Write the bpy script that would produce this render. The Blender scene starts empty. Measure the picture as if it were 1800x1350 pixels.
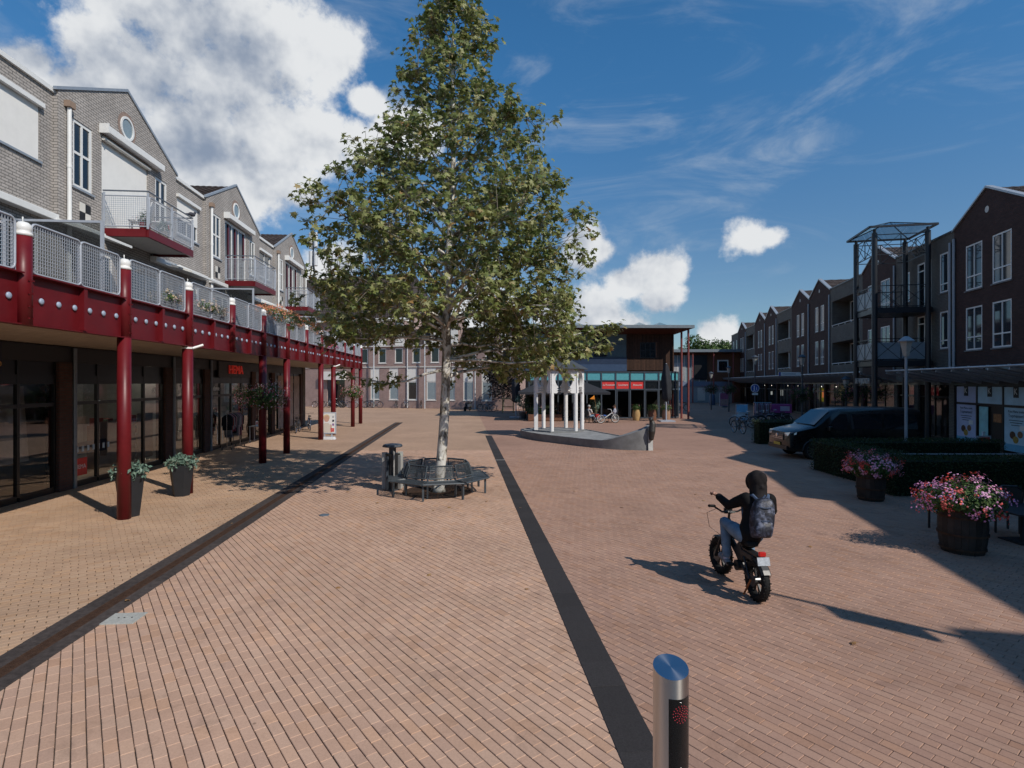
import bpy, math, random
import numpy as np
from mathutils import Vector, Matrix, Euler
random.seed(7)
S = bpy.context.scene
COL = S.collection
PI = math.pi
R = math.radians
# ------------------------------------------------------------------ camera
cam = bpy.data.cameras.new('camera'); camo = bpy.data.objects.new('camera', cam); COL.objects.link(camo)
camo.location = (0, 0, 3.0); camo.rotation_euler = (R(90), 0, 0)
cam.sensor_width = 36; cam.lens = 20.0; cam.shift_y = -3.0/1800
cam.clip_end = 5000; cam.clip_start = 0.05
S.camera = camo
# ------------------------------------------------------------------ light
SUN_EL = R(41.2); SHX, SHY = -0.757, 0.653            # ground direction in which shadows fall
sun = bpy.data.lights.new('sun', 'SUN'); suno = bpy.data.objects.new('sun', sun); COL.objects.link(suno)
sun.energy = 4.4; sun.angle = R(0.53); sun.color = (1.0, 0.93, 0.84)
sd = Vector((SHX*math.cos(SUN_EL), SHY*math.cos(SUN_EL), -math.sin(SUN_EL)))
suno.rotation_euler = sd.to_track_quat('-Z', 'Y').to_euler(); suno.location = (20, -20, 40)
S.view_settings.view_transform = 'Standard'; S.view_settings.look = 'None'
S.view_settings.exposure = -0.12; S.view_settings.gamma = 1.0; S.view_settings.use_curve_mapping = False
S.render.engine = 'CYCLES'
S.cycles.max_bounces = 6; S.cycles.diffuse_bounces = 2; S.cycles.glossy_bounces = 3
S.cycles.transmission_bounces = 4; S.cycles.transparent_max_bounces = 12
S.cycles.caustics_reflective = False; S.cycles.caustics_refractive = False
# ------------------------------------------------------------------ sky: Nishita + clouds by direction
W = bpy.data.worlds.new('World'); S.world = W; W.use_nodes = True
def build_world():
    nt = W.node_tree; nt.nodes.clear(); N = nt.nodes; L = nt.links
    def M(op, a, b=None, c=None):
        n = N.new('ShaderNodeMath'); n.operation = op
        for i, v in enumerate((a, b, c)):
            if v is None: continue
            if isinstance(v, (int, float)): n.inputs[i].default_value = v
            else: L.new(v, n.inputs[i])
        return n.outputs[0]
    def V(op, a, b=None):
        n = N.new('ShaderNodeVectorMath'); n.operation = op
        for i, v in enumerate((a, b)):
            if v is None: continue
            if isinstance(v, tuple): n.inputs[i].default_value = v
            else: L.new(v, n.inputs[i])
        return n
    def noise(vec, scale, detail=6, rough=.55, dist=0.0):
        n = N.new('ShaderNodeTexNoise'); n.inputs['Scale'].default_value = scale
        n.inputs['Detail'].default_value = detail; n.inputs['Roughness'].default_value = rough
        n.inputs['Distortion'].default_value = dist; L.new(vec, n.inputs['Vector']); return n.outputs['Fac']
    def smooth(v, a, b):
        n = N.new('ShaderNodeMapRange'); n.interpolation_type = 'SMOOTHSTEP'
        n.inputs['From Min'].default_value = a; n.inputs['From Max'].default_value = b
        L.new(v, n.inputs['Value']); return n.outputs[0]
    sky = N.new('ShaderNodeTexSky'); sky.sky_type = 'NISHITA'; sky.sun_disc = False
    sky.sun_elevation = SUN_EL; sky.sun_rotation = math.atan2(-SHX, -SHY)
    sky.air_density = 1.0; sky.dust_density = 0.3; sky.ozone_density = 3.0; sky.altitude = 0
    tc = N.new('ShaderNodeTexCoord'); d = tc.outputs['Generated']
    dn = V('NORMALIZE', d).outputs[0]
    K = 1.35
    ds = V('MULTIPLY', dn, (1, 1, K)).outputs[0]
    blobs = [(320,50,165),(430,130,165),(240,120,135),(480,225,120),(150,170,105),(50,105,62),(360,280,150),(570,100,80),(535,255,88),(652,178,42),(690,228,50),(735,215,60),(200,285,125),(470,310,90),(390,330,110),(560,250,80),(620,250,55),(520,330,55),
             (1028,436,56),(1312,421,52),(1348,418,32),(1150,480,58),(1105,494,44),(1165,525,46),(1040,560,72),(985,556,60),(1110,585,60),(1250,584,50),(585,462,54),(560,505,50),(860,560,80)]
    cs = []
    for x, y, r in blobs:
        v = Vector(((x-900)/1000, 1, (672-y)/1000)); l = v.length; v.normalize(); cs.append((v, r/1000/l))
    rb = random.Random(3)
    for _ in range(7):                                   # the same kind of cloud in the rest of the sky
        az = rb.uniform(R(52), R(308)); el = rb.uniform(R(6), R(42))
        for k in range(1):
            a2 = az+rb.uniform(-.1, .1); e2 = el+rb.uniform(-.04, .05)
            cs.append((Vector((math.sin(a2)*math.cos(e2), math.cos(a2)*math.cos(e2), math.sin(e2))), rb.uniform(.08, .16)))
    F = None
    for v, r in cs:
        dist = V('DISTANCE', ds, (v.x, v.y, v.z*K)).outputs['Value']
        f = M('MULTIPLY_ADD', dist, -1.0/r, 1.0)
        if F is None: F = f
        else:
            F = M('MAXIMUM', F, f)
    nz = noise(dn, 8.5, 7, .62, 0)
    sh = V('ADD', dn, (.018, -.012, .03)).outputs[0]
    nz2 = noise(sh, 8.5, 4, .62, 0)
    big = noise(dn, 4.2, 2, .5)
    dens = M('ADD', F, M('MULTIPLY_ADD', nz, 2.9, -1.42))
    a = smooth(dens, -.08, .46)
    lit = M('MULTIPLY_ADD', M('SUBTRACT', nz, nz2), 2.3, .72)
    lit = M('ADD', lit, M('MULTIPLY_ADD', big, 2.2, -1.05))
    lit = M('SUBTRACT', lit, M('MULTIPLY', smooth(dens, .3, 1.6), .22))
    lit = smooth(lit, -.15, 1.0)
    cc = N.new('ShaderNodeMix'); cc.data_type = 'RGBA'; L.new(lit, cc.inputs[0])
    ST = 0.095
    cc.inputs[6].default_value = (.27/ST, .335/ST, .45/ST, 1); cc.inputs[7].default_value = (.84/ST, .86/ST, .88/ST, 1)
    # cirrus
    cv = V('MULTIPLY', dn, (1.2, 1.0, 4.2)).outputs[0]
    c1 = noise(cv, 2.3, 6, .62, 1.4); c2 = noise(dn, 1.7, 2, .5)
    ci = M('MULTIPLY', smooth(c1, .46, .82), smooth(c2, .36, .62)); ci = M('MULTIPLY', ci, .50)
    # slight warm-to-deep tint of the clear sky as in the photograph's rendering
    tint = N.new('ShaderNodeMix'); tint.data_type = 'RGBA'; tint.blend_type = 'MULTIPLY'; tint.inputs[0].default_value = 1
    L.new(sky.outputs[0], tint.inputs[6])
    sepz = N.new('ShaderNodeSeparateXYZ'); L.new(dn, sepz.inputs[0])
    tg_ = N.new('ShaderNodeMix'); tg_.data_type = 'RGBA'; L.new(smooth(sepz.outputs[2], .10, .55), tg_.inputs[0])
    tg_.inputs[6].default_value = (.74, .90, 1.0, 1); tg_.inputs[7].default_value = (.49, 1.12, 1.42, 1); L.new(tg_.outputs[2], tint.inputs[7])
    m1 = N.new('ShaderNodeMix'); m1.data_type = 'RGBA'; L.new(ci, m1.inputs[0]); L.new(tint.outputs[2], m1.inputs[6])
    m1.inputs[7].default_value = (.55/ST, .62/ST, .70/ST, 1)
    m2 = N.new('ShaderNodeMix'); m2.data_type = 'RGBA'; L.new(a, m2.inputs[0]); L.new(m1.outputs[2], m2.inputs[6]); L.new(cc.outputs[2], m2.inputs[7])
    bg = N.new('ShaderNodeBackground'); bg.inputs['Strength'].default_value = ST; L.new(m2.outputs[2], bg.inputs['Color'])
    out = N.new('ShaderNodeOutputWorld'); L.new(bg.outputs[0], out.inputs['Surface'])
    try: W.cycles.sampling_method = 'MANUAL'; W.cycles.sample_map_resolution = 512
    except Exception: pass
build_world()
# ------------------------------------------------------------------ helpers: frames
H = 3.0
def gp(px, py, z=0.0):                 # a ground (or height z) point seen at a photo pixel
    Z = (H-z)*1000.0/(py-672.0); return ((px-900)/1000*Z, Z)
class Frame:
    def __init__(s, ang, ox=0.0, oy=0.0): s.a = ang; s.c = math.cos(ang); s.s = math.sin(ang); s.ox = ox; s.oy = oy
    def w(s, x, y): return (s.ox+x*s.c-y*s.s, s.oy+x*s.s+y*s.c)
    def l(s, X, Y):
        X -= s.ox; Y -= s.oy; return (X*s.c+Y*s.s, -X*s.s+Y*s.c)
FL = Frame(math.atan2(.0857, .9963))    # the left gallery: local x across the square, local y along it
FR = Frame(-math.atan2(.2083, .9781))   # the right row
# ------------------------------------------------------------------ helpers: meshes
class MB:
    def __init__(s): s.v = []; s.f = []; s.mi = []; s.m = 0
    def add(s, vs, fs):
        b = len(s.v); s.v.extend([tuple(p) for p in vs]); s.f.extend([tuple(i+b for i in f) for f in fs]); s.mi.extend([s.m]*len(fs)); return s
    def box(s, x0, y0, z0, x1, y1, z1):
        if x0 > x1: x0, x1 = x1, x0
        if y0 > y1: y0, y1 = y1, y0
        if z0 > z1: z0, z1 = z1, z0
        return s.add([(x0,y0,z0),(x1,y0,z0),(x1,y1,z0),(x0,y1,z0),(x0,y0,z1),(x1,y0,z1),(x1,y1,z1),(x0,y1,z1)],
              [(0,3,2,1),(4,5,6,7),(0,1,5,4),(1,2,6,5),(2,3,7,6),(3,0,4,7)])
    def bar(s, p, q, w, h=None, up=(0,0,1)):          # a box beam from p to q
        h = h or w; p = Vector(p); q = Vector(q); d = (q-p)
        if d.length < 1e-6: return s
        d.normalize(); up = Vector(up)
        if abs(d.dot(up)) > .98: up = Vector((1,0,0))
        sx = d.cross(up).normalized(); sy = sx.cross(d).normalized(); vs = []
        for c in (p, q):
            for a, b in ((-1,-1),(1,-1),(1,1),(-1,1)): vs.append(c+sx*a*w/2+sy*b*h/2)
        return s.add(vs, [(3,2,1,0),(4,5,6,7),(0,1,5,4),(1,2,6,5),(2,3,7,6),(3,0,4,7)])
    def cyl(s, p, q, r0, r1=None, n=10, caps=True):
        r1 = r0 if r1 is None else r1; p = Vector(p); q = Vector(q); d = (q-p).normalized()
        a = Vector((0,0,1)) if abs(d.z) < .9 else Vector((1,0,0)); sx = d.cross(a).normalized(); sy = d.cross(sx)
        vs = []
        for c, r in ((p, r0), (q, r1)):
            for i in range(n):
                t = 2*PI*i/n; vs.append(c+sx*math.cos(t)*r+sy*math.sin(t)*r)
        fs = [(i, n+i, n+(i+1) % n, (i+1) % n) for i in range(n)]
        if caps: fs += [tuple(range(n)), tuple(range(2*n-1, n-1, -1))]
        return s.add(vs, fs)
    def tube(s, pts, r, n=8, closed=False):
        pts = [Vector(p) for p in pts]; k = len(pts); rs = r if isinstance(r, (list, tuple)) else [r]*k
        vs = []; prev = None
        for i, p in enumerate(pts):
            a = pts[i-1] if (i > 0 or closed) else p; b = pts[(i+1) % k] if (i < k-1 or closed) else p
            d = (b-a).normalized()
            if prev is None:
                g = Vector((0,0,1)) if abs(d.z) < .9 else Vector((1,0,0)); sx = d.cross(g).normalized()
            else: sx = (prev-d*prev.dot(d)).normalized()
            prev = sx; sy = d.cross(sx)
            for j in range(n):
                t = 2*PI*j/n; vs.append(p+(sx*math.cos(t)+sy*math.sin(t))*rs[i])
        fs = []
        for i in range(k if closed else k-1):
            for j in range(n):
                a = i*n+j; b = i*n+(j+1) % n; c = ((i+1) % k)*n+(j+1) % n; e = ((i+1) % k)*n+j
                fs.append((a, b, c, e))
        if not closed: fs += [tuple(range(n-1, -1, -1)), tuple(range((k-1)*n, k*n))]
        return s.add(vs, fs)
    def lathe(s, prof, c=(0,0,0), n=16, sx=1, sy=1, caps=True):
        vs = []; k = len(prof)
        for r, z in prof:
            for i in range(n):
                t = 2*PI*i/n; vs.append((c[0]+r*math.cos(t)*sx, c[1]+r*math.sin(t)*sy, c[2]+z))
        fs = []
        for j in range(k-1):
            for i in range(n): fs.append((j*n+i, j*n+(i+1) % n, (j+1)*n+(i+1) % n, (j+1)*n+i))
        if caps: fs += [tuple(range(n-1, -1, -1)), tuple(range((k-1)*n, k*n))]
        return s.add(vs, fs)
    def ball(s, c, r, n=12, m=8, rot=None):
        rx, ry, rz = r if isinstance(r, (tuple, list)) else (r, r, r); vs = []
        rot = rot.to_matrix() if rot is not None else None
        for j in range(m+1):
            ph = PI*j/m
            for i in range(n):
                t = 2*PI*i/n; p = Vector((rx*math.sin(ph)*math.cos(t), ry*math.sin(ph)*math.sin(t), -rz*math.cos(ph)))
                if rot is not None: p = rot @ p
                vs.append((c[0]+p.x, c[1]+p.y, c[2]+p.z))
        fs = [(j*n+i, j*n+(i+1) % n, (j+1)*n+(i+1) % n, (j+1)*n+i) for j in range(m) for i in range(n)]
        return s.add(vs, fs)
    def prism(s, pts, f0, f1):                         # closed outline; f0 / f1 map a 2-D point to the two ends
        n = len(pts); vs = [f0(*p) for p in pts]+[f1(*p) for p in pts]
        fs = [tuple(range(n-1, -1, -1)), tuple(range(n, 2*n))]+[(i, (i+1) % n, n+(i+1) % n, n+i) for i in range(n)]
        return s.add(vs, fs)
    def quad(s, a, b, c, d): return s.add([a, b, c, d], [(0,1,2,3)])
    def poly(s, pts): return s.add(pts, [tuple(range(len(pts)))])
    def mesh(s, name, mats, smooth=False):
        me = bpy.data.meshes.new(name); me.from_pydata(s.v, [], s.f); me.update()
        for m in (mats if isinstance(mats, (list, tuple)) else [mats]): me.materials.append(m)
        if any(s.mi): me.polygons.foreach_set('material_index', s.mi)
        if smooth: me.polygons.foreach_set('use_smooth', [True]*len(me.polygons)); 
        return me
    def build(s, name, mat, parent=None, smooth=False, loc=None, rz=None, bevel=0):
        o = bpy.data.objects.new(name, s.mesh(name, mat, smooth)); COL.objects.link(o)
        if parent is not None: o.parent = parent
        if loc is not None: o.location = loc
        if rz is not None: o.rotation_euler = (0, 0, rz)
        if bevel:
            b = o.modifiers.new('bevel', 'BEVEL'); b.width = bevel; b.segments = 2; b.limit_method = 'ANGLE'; b.angle_limit = R(35)
        if smooth and smooth != 'full':
            e = o.modifiers.new('edges', 'EDGE_SPLIT'); e.split_angle = R(38)
        return o
def inst(o, parent=None, loc=None, rz=None, name=None):
    c = o.copy(); COL.objects.link(c); c.parent = parent
    if name: c.name = name
    if loc is not None: c.location = loc
    if rz is not None: c.rotation_euler = (0, 0, rz)
    return c
def empty(name, loc, rz=0):
    o = bpy.data.objects.new(name, None); COL.objects.link(o); o.location = loc; o.rotation_euler = (0, 0, rz); o.empty_display_size = .1; return o
def tag(o, label=None, cat=None, group=None, kind=None):
    if label: o['label'] = label
    if cat: o['category'] = cat
    if group: o['group'] = group
    if kind: o['kind'] = kind
    return o
KIDS = {}
def copy_tree(o, parent=None, level=0):
    c = o.copy(); COL.objects.link(c); c.parent = parent
    for ch in [x for x in o.children]: copy_tree(ch, c, level+1)
    return c
def dup(root, loc, rz, label=None, group=None, scale=None):
    c = copy_tree(root); c.location = loc; c.rotation_euler = (0, 0, rz)
    if scale: c.scale = (scale, scale, scale)
    if label: c['label'] = label
    if group: c['group'] = group
    return c
def text(name, body, size, mat, parent, loc, rot, extrude=.004, align='CENTER', shear=0, font_w=1.0):
    cu = bpy.data.curves.new(name, 'FONT'); cu.body = body; cu.size = size; cu.extrude = extrude; cu.align_x = align; cu.align_y = 'CENTER'
    cu.shear = shear; cu.resolution_u = 3; cu.offset = .0
    t = bpy.data.objects.new(name, cu); COL.objects.link(t)
    dg = bpy.context.evaluated_depsgraph_get(); dg.update()
    me = bpy.data.meshes.new_from_object(t.evaluated_get(dg)); bpy.data.objects.remove(t)
    me.materials.clear(); me.materials.append(mat)
    o = bpy.data.objects.new(name, me); COL.objects.link(o); o.parent = parent; o.location = loc; o.rotation_euler = rot
    o.scale = (font_w, 1, 1); return o
# ------------------------------------------------------------------ helpers: materials
MATS = {}
def mat(name, col, rough=.6, metal=0.0, var=.12, scale=6.0, bump=0.0, bscale=60.0, spec=.5, rnd=0.0, emit=None, coat=0.0, dirt=0.0):
    if name in MATS: return MATS[name]
    m = bpy.data.materials.new(name); m.use_nodes = True; nt = m.node_tree; N = nt.nodes; L = nt.links; b = N['Principled BSDF']
    b.inputs['Roughness'].default_value = rough; b.inputs['Metallic'].default_value = metal
    b.inputs['Specular IOR Level'].default_value = spec if (rough < .6 or spec != .5) else .22
    if coat: b.inputs['Coat Weight'].default_value = coat; b.inputs['Coat Roughness'].default_value = .05
    tc = N.new('ShaderNodeTexCoord'); n = N.new('ShaderNodeTexNoise'); n.inputs['Scale'].default_value = scale; n.inputs['Detail'].default_value = 6
    n.inputs['Roughness'].default_value = .65
    L.new(tc.outputs['Object'], n.inputs['Vector'])
    mr = N.new('ShaderNodeMapRange'); mr.inputs['From Min'].default_value = .25; mr.inputs['From Max'].default_value = .75
    mr.inputs['To Min'].default_value = 1-var; mr.inputs['To Max'].default_value = 1+var; L.new(n.outputs['Fac'], mr.inputs['Value'])
    val = mr.outputs[0]
    if rnd:
        oi = N.new('ShaderNodeObjectInfo'); ge = N.new('ShaderNodeNewGeometry')
        ad = N.new('ShaderNodeMath'); ad.operation = 'ADD'; L.new(oi.outputs['Random'], ad.inputs[0]); L.new(ge.outputs['Random Per Island'], ad.inputs[1])
        fr = N.new('ShaderNodeMath'); fr.operation = 'FRACT'; L.new(ad.outputs[0], fr.inputs[0])
        m2 = N.new('ShaderNodeMapRange'); m2.inputs['To Min'].default_value = 1-rnd; m2.inputs['To Max'].default_value = 1+rnd; L.new(fr.outputs[0], m2.inputs['Value'])
        mu = N.new('ShaderNodeMath'); mu.operation = 'MULTIPLY'; L.new(val, mu.inputs[0]); L.new(m2.outputs[0], mu.inputs[1]); val = mu.outputs[0]
    mx = N.new('ShaderNodeVectorMath'); mx.operation = 'SCALE'; mx.inputs[0].default_value = col[:3]; L.new(val, mx.inputs['Scale'])
    colout = mx.outputs[0]
    if dirt:
        n3 = N.new('ShaderNodeTexNoise'); n3.inputs['Scale'].default_value = scale*.35; n3.inputs['Detail'].default_value = 9; n3.inputs['Roughness'].default_value = .7
        L.new(tc.outputs['Object'], n3.inputs['Vector'])
        r3 = N.new('ShaderNodeMapRange'); r3.inputs['From Min'].default_value = .55; r3.inputs['From Max'].default_value = .72; r3.inputs['To Max'].default_value = dirt; L.new(n3.outputs['Fac'], r3.inputs['Value'])
        mm = N.new('ShaderNodeMix'); mm.data_type = 'RGBA'; L.new(r3.outputs[0], mm.inputs[0]); L.new(colout, mm.inputs[6]); mm.inputs[7].default_value = (.05, .045, .04, 1); colout = mm.outputs[2]
    L.new(colout, b.inputs['Base Color'])
    if rough > .12:
        rr = N.new('ShaderNodeMapRange'); rr.inputs['To Min'].default_value = max(0, rough-.12); rr.inputs['To Max'].default_value = min(1, rough+.12); L.new(n.outputs['Fac'], rr.inputs['Value']); L.new(rr.outputs[0], b.inputs['Roughness'])
    if bump:
        n2 = N.new('ShaderNodeTexNoise'); n2.inputs['Scale'].default_value = bscale; n2.inputs['Detail'].default_value = 3; L.new(tc.outputs['Object'], n2.inputs['Vector'])
        bp = N.new('ShaderNodeBump'); bp.inputs['Strength'].default_value = bump; bp.inputs['Distance'].default_value = .01; L.new(n2.outputs['Fac'], bp.inputs['Height']); L.new(bp.outputs[0], b.inputs['Normal'])
    if emit: b.inputs['Emission Color'].default_value = (*emit[0], 1); b.inputs['Emission Strength'].default_value = emit[1]
    MATS[name] = m; return m
def brick_mat(name, c1, c2, mortar, bw=.22, bh=.075, mort=.012, bump=.5, stain=.0, mix=.5):
    m = bpy.data.materials.new(name); m.use_nodes = True; nt = m.node_tree; N = nt.nodes; L = nt.links; b = N['Principled BSDF']
    b.inputs['Roughness'].default_value = .85; b.inputs['Specular IOR Level'].default_value = .25
    tc = N.new('ShaderNodeTexCoord'); sp = N.new('ShaderNodeSeparateXYZ'); L.new(tc.outputs['Object'], sp.inputs[0])
    ad = N.new('ShaderNodeMath'); ad.operation = 'ADD'; L.new(sp.outputs[0], ad.inputs[0]); L.new(sp.outputs[1], ad.inputs[1])
    cb = N.new('ShaderNodeCombineXYZ'); L.new(ad.outputs[0], cb.inputs[0]); L.new(sp.outputs[2], cb.inputs[1])
    bt = N.new('ShaderNodeTexBrick'); L.new(cb.outputs[0], bt.inputs['Vector']); bt.inputs['Scale'].default_value = 1
    bt.inputs['Brick Width'].default_value = bw; bt.inputs['Row Height'].default_value = bh; bt.inputs['Mortar Size'].default_value = mort
    bt.inputs['Color1'].default_value = (*c1, 1); bt.inputs['Color2'].default_value = (*c2, 1); bt.inputs['Mortar'].default_value = (*mortar, 1); bt.inputs['Mortar Smooth'].default_value = .3
    n = N.new('ShaderNodeTexNoise'); n.inputs['Scale'].default_value = 1.3; n.inputs['Detail'].default_value = 8; n.inputs['Roughness'].default_value = .7; L.new(tc.outputs['Object'], n.inputs['Vector'])
    mr = N.new('ShaderNodeMapRange'); mr.inputs['From Min'].default_value = .3; mr.inputs['From Max'].default_value = .7; mr.inputs['To Min'].default_value = .80; mr.inputs['To Max'].default_value = 1.15; L.new(n.outputs['Fac'], mr.inputs['Value'])
    sc = N.new('ShaderNodeVectorMath'); sc.operation = 'SCALE'; L.new(bt.outputs['Color'], sc.inputs[0]); L.new(mr.outputs[0], sc.inputs['Scale'])
    L.new(sc.outputs[0], b.inputs['Base Color'])
    bp = N.new('ShaderNodeBump'); bp.invert = True; bp.inputs['Strength'].default_value = bump; bp.inputs['Distance'].default_value = .008; L.new(bt.outputs['Fac'], bp.inputs['Height']); L.new(bp.outputs[0], b.inputs['Normal'])
    MATS[name] = m; return m
def glass_mat(name, tint=(.9, .95, .95), refl=1.0, rough=.02):
    m = bpy.data.materials.new(name); m.use_nodes = True; nt = m.node_tree; N = nt.nodes; L = nt.links; N.remove(N['Principled BSDF'])
    tr = N.new('ShaderNodeBsdfTransparent'); tr.inputs[0].default_value = (*tint, 1); gl = N.new('ShaderNodeBsdfGlossy'); gl.inputs['Roughness'].default_value = rough
    fr = N.new('ShaderNodeFresnel'); fr.inputs['IOR'].default_value = 1.5
    mu = N.new('ShaderNodeMath'); mu.operation = 'MULTIPLY_ADD'; mu.inputs[1].default_value = 1.5*refl; mu.inputs[2].default_value = .02; L.new(fr.outputs[0], mu.inputs[0]); mu.use_clamp = True
    mx = N.new('ShaderNodeMixShader'); L.new(mu.outputs[0], mx.inputs[0]); L.new(tr.outputs[0], mx.inputs[1]); L.new(gl.outputs[0], mx.inputs[2]); L.new(mx.outputs[0], N['Material Output'].inputs['Surface'])
    MATS[name] = m; return m
def leaf_mat(name, cols, trans=.35, rough=.5):
    m = bpy.data.materials.new(name); m.use_nodes = True; nt = m.node_tree; N = nt.nodes; L = nt.links; b = N['Principled BSDF']
    ge = N.new('ShaderNodeNewGeometry'); oi = N.new('ShaderNodeObjectInfo')
    ad = N.new('ShaderNodeMath'); ad.operation = 'ADD'; L.new(oi.outputs['Random'], ad.inputs[0]); L.new(ge.outputs['Random Per Island'], ad.inputs[1])
    fr = N.new('ShaderNodeMath'); fr.operation = 'FRACT'; L.new(ad.outputs[0], fr.inputs[0])
    cr = N.new('ShaderNodeValToRGB'); L.new(fr.outputs[0], cr.inputs[0]); e = cr.color_ramp.elements
    while len(e) < len(cols): e.new(.5)
    for i, (p, c) in enumerate(cols): e[i].position = p; e[i].color = (*c, 1)
    L.new(cr.outputs[0], b.inputs['Base Color']); b.inputs['Roughness'].default_value = rough; b.inputs['Specular IOR Level'].default_value = .35
    tl = N.new('ShaderNodeBsdfTranslucent'); L.new(cr.outputs[0], tl.inputs[0]); mx = N.new('ShaderNodeMixShader'); mx.inputs[0].default_value = trans
    L.new(b.outputs[0], mx.inputs[1]); L.new(tl.outputs[0], mx.inputs[2]); L.new(mx.outputs[0], N['Material Output'].inputs['Surface'])
    MATS[name] = m; return m
# ================================================================== materials
white = mat('white paint', (.72, .72, .70), .45, var=.06)
offwhite = mat('cream panel', (.62, .60, .55), .6, var=.05, scale=2)
greym = mat('grey painted steel', (.36, .39, .44), .42, var=.08)
dgrey = mat('dark grey steel', (.045, .055, .07), .42, var=.15)
black = mat('black metal', (.012, .012, .013), .45, var=.2)
red = mat('dark red painted steel', (.118, .0065, .010), .42, var=.22, scale=2.2, spec=.35, dirt=.12)
rivetm = mat('blue grey cap', (.30, .36, .46), .4)
soffitm = mat('timber soffit', (.36, .30, .24), .7, var=.2, scale=3)
brickL = brick_mat('pale grey brick', (.42, .385, .355), (.36, .33, .305), (.16, .15, .14), .23, .077, .012)
brickR = brick_mat('dark red brick', (.085, .042, .036), (.060, .030, .027), (.045, .040, .038))
brickG = brick_mat('grey yellow brick', (.175, .165, .145), (.145, .135, .118), (.08, .075, .07))
brickO = brick_mat('pink brown brick', (.36, .235, .205), (.30, .195, .17), (.36, .32, .30), .22, .08, .011)
brickD = brick_mat('brown pier brick', (.10, .048, .038), (.075, .038, .03), (.06, .05, .045))
tilem = mat('dark roof tile', (.060, .047, .043), .75, var=.25, scale=3, rnd=.18)
zinc = mat('zinc trim', (.36, .39, .42), .4, metal=.4, var=.1)
pane = mat('dark window glass', (.012, .016, .02), .04, spec=.9, var=.1)
panel_l = mat('pale blind glass', (.22, .28, .31), .2, spec=.6, var=.1)
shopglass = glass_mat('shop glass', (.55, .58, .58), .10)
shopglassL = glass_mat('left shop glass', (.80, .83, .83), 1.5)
clearglass = glass_mat('clear glass', (.88, .95, .98), .35)
roofglass = glass_mat('canopy glass', (.50, .60, .64), 1.1, .06)
screenm = mat('pale fabric screen', (.74, .73, .70), .85, var=.05, scale=3)
wood = mat('brown timber', (.16, .075, .045), .7, var=.35, scale=8)
woodl = mat('light wood', (.42, .27, .12), .6, var=.2)
blackrub = mat('black rubber', (.012, .012, .012), .75, var=.2, bump=.4, bscale=150)
steel = mat('brushed steel', (.50, .48, .46), .26, metal=1.0, var=.06, scale=40)
chrome = mat('bright steel', (.65, .65, .66), .2, metal=1.0, var=.05)
concrete = mat('grey concrete', (.20, .20, .20), .85, var=.25, scale=3, bump=.2, dirt=.45)
leafg = leaf_mat('plane leaf', [(0, (.085, .12, .03)), (.25, (.165, .205, .058)), (.5, (.235, .265, .088)), (.74, (.31, .325, .125)), (.95, (.42, .41, .21)), (1, (.34, .19, .06))], .36)
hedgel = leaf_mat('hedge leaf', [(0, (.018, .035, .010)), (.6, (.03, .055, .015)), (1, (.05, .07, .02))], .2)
greenl = leaf_mat('green leaf', [(0, (.04, .08, .02)), (.6, (.07, .13, .03)), (1, (.12, .17, .05))], .3)
silverl = leaf_mat('silver green leaf', [(0, (.10, .17, .13)), (.6, (.17, .26, .20)), (1, (.25, .33, .26))], .25)
flow_p = leaf_mat('pink petals', [(0, (.55, .18, .40)), (.45, (.62, .25, .50)), (.5, (.75, .06, .05)), (.8, (.80, .10, .07)), (1, (.72, .35, .55))], .3)
flow_m = leaf_mat('mixed petals', [(0, (.70, .08, .10)), (.3, (.72, .20, .30)), (.55, (.75, .60, .62)), (.8, (.70, .66, .62)), (1, (.70, .18, .10))], .3)
flow_o = leaf_mat('orange petals', [(0, (.55, .16, .06)), (.4, (.62, .30, .12)), (.7, (.6, .12, .10)), (1, (.65, .42, .25))], .3)
flow_d = leaf_mat('deep pink petals', [(0, (.30, .05, .12)), (.5, (.42, .12, .24)), (1, (.30, .04, .06))], .3)
redsign = mat('red sign', (.55, .02, .018), .45)
paper = mat('white board', (.75, .75, .74), .5)
skin = mat('skin', (.36, .19, .13), .5)
blueglassm = mat('turquoise panel', (.10, .34, .38), .3, spec=.6)
navy = mat('navy panel', (.02, .035, .07), .4)
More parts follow.
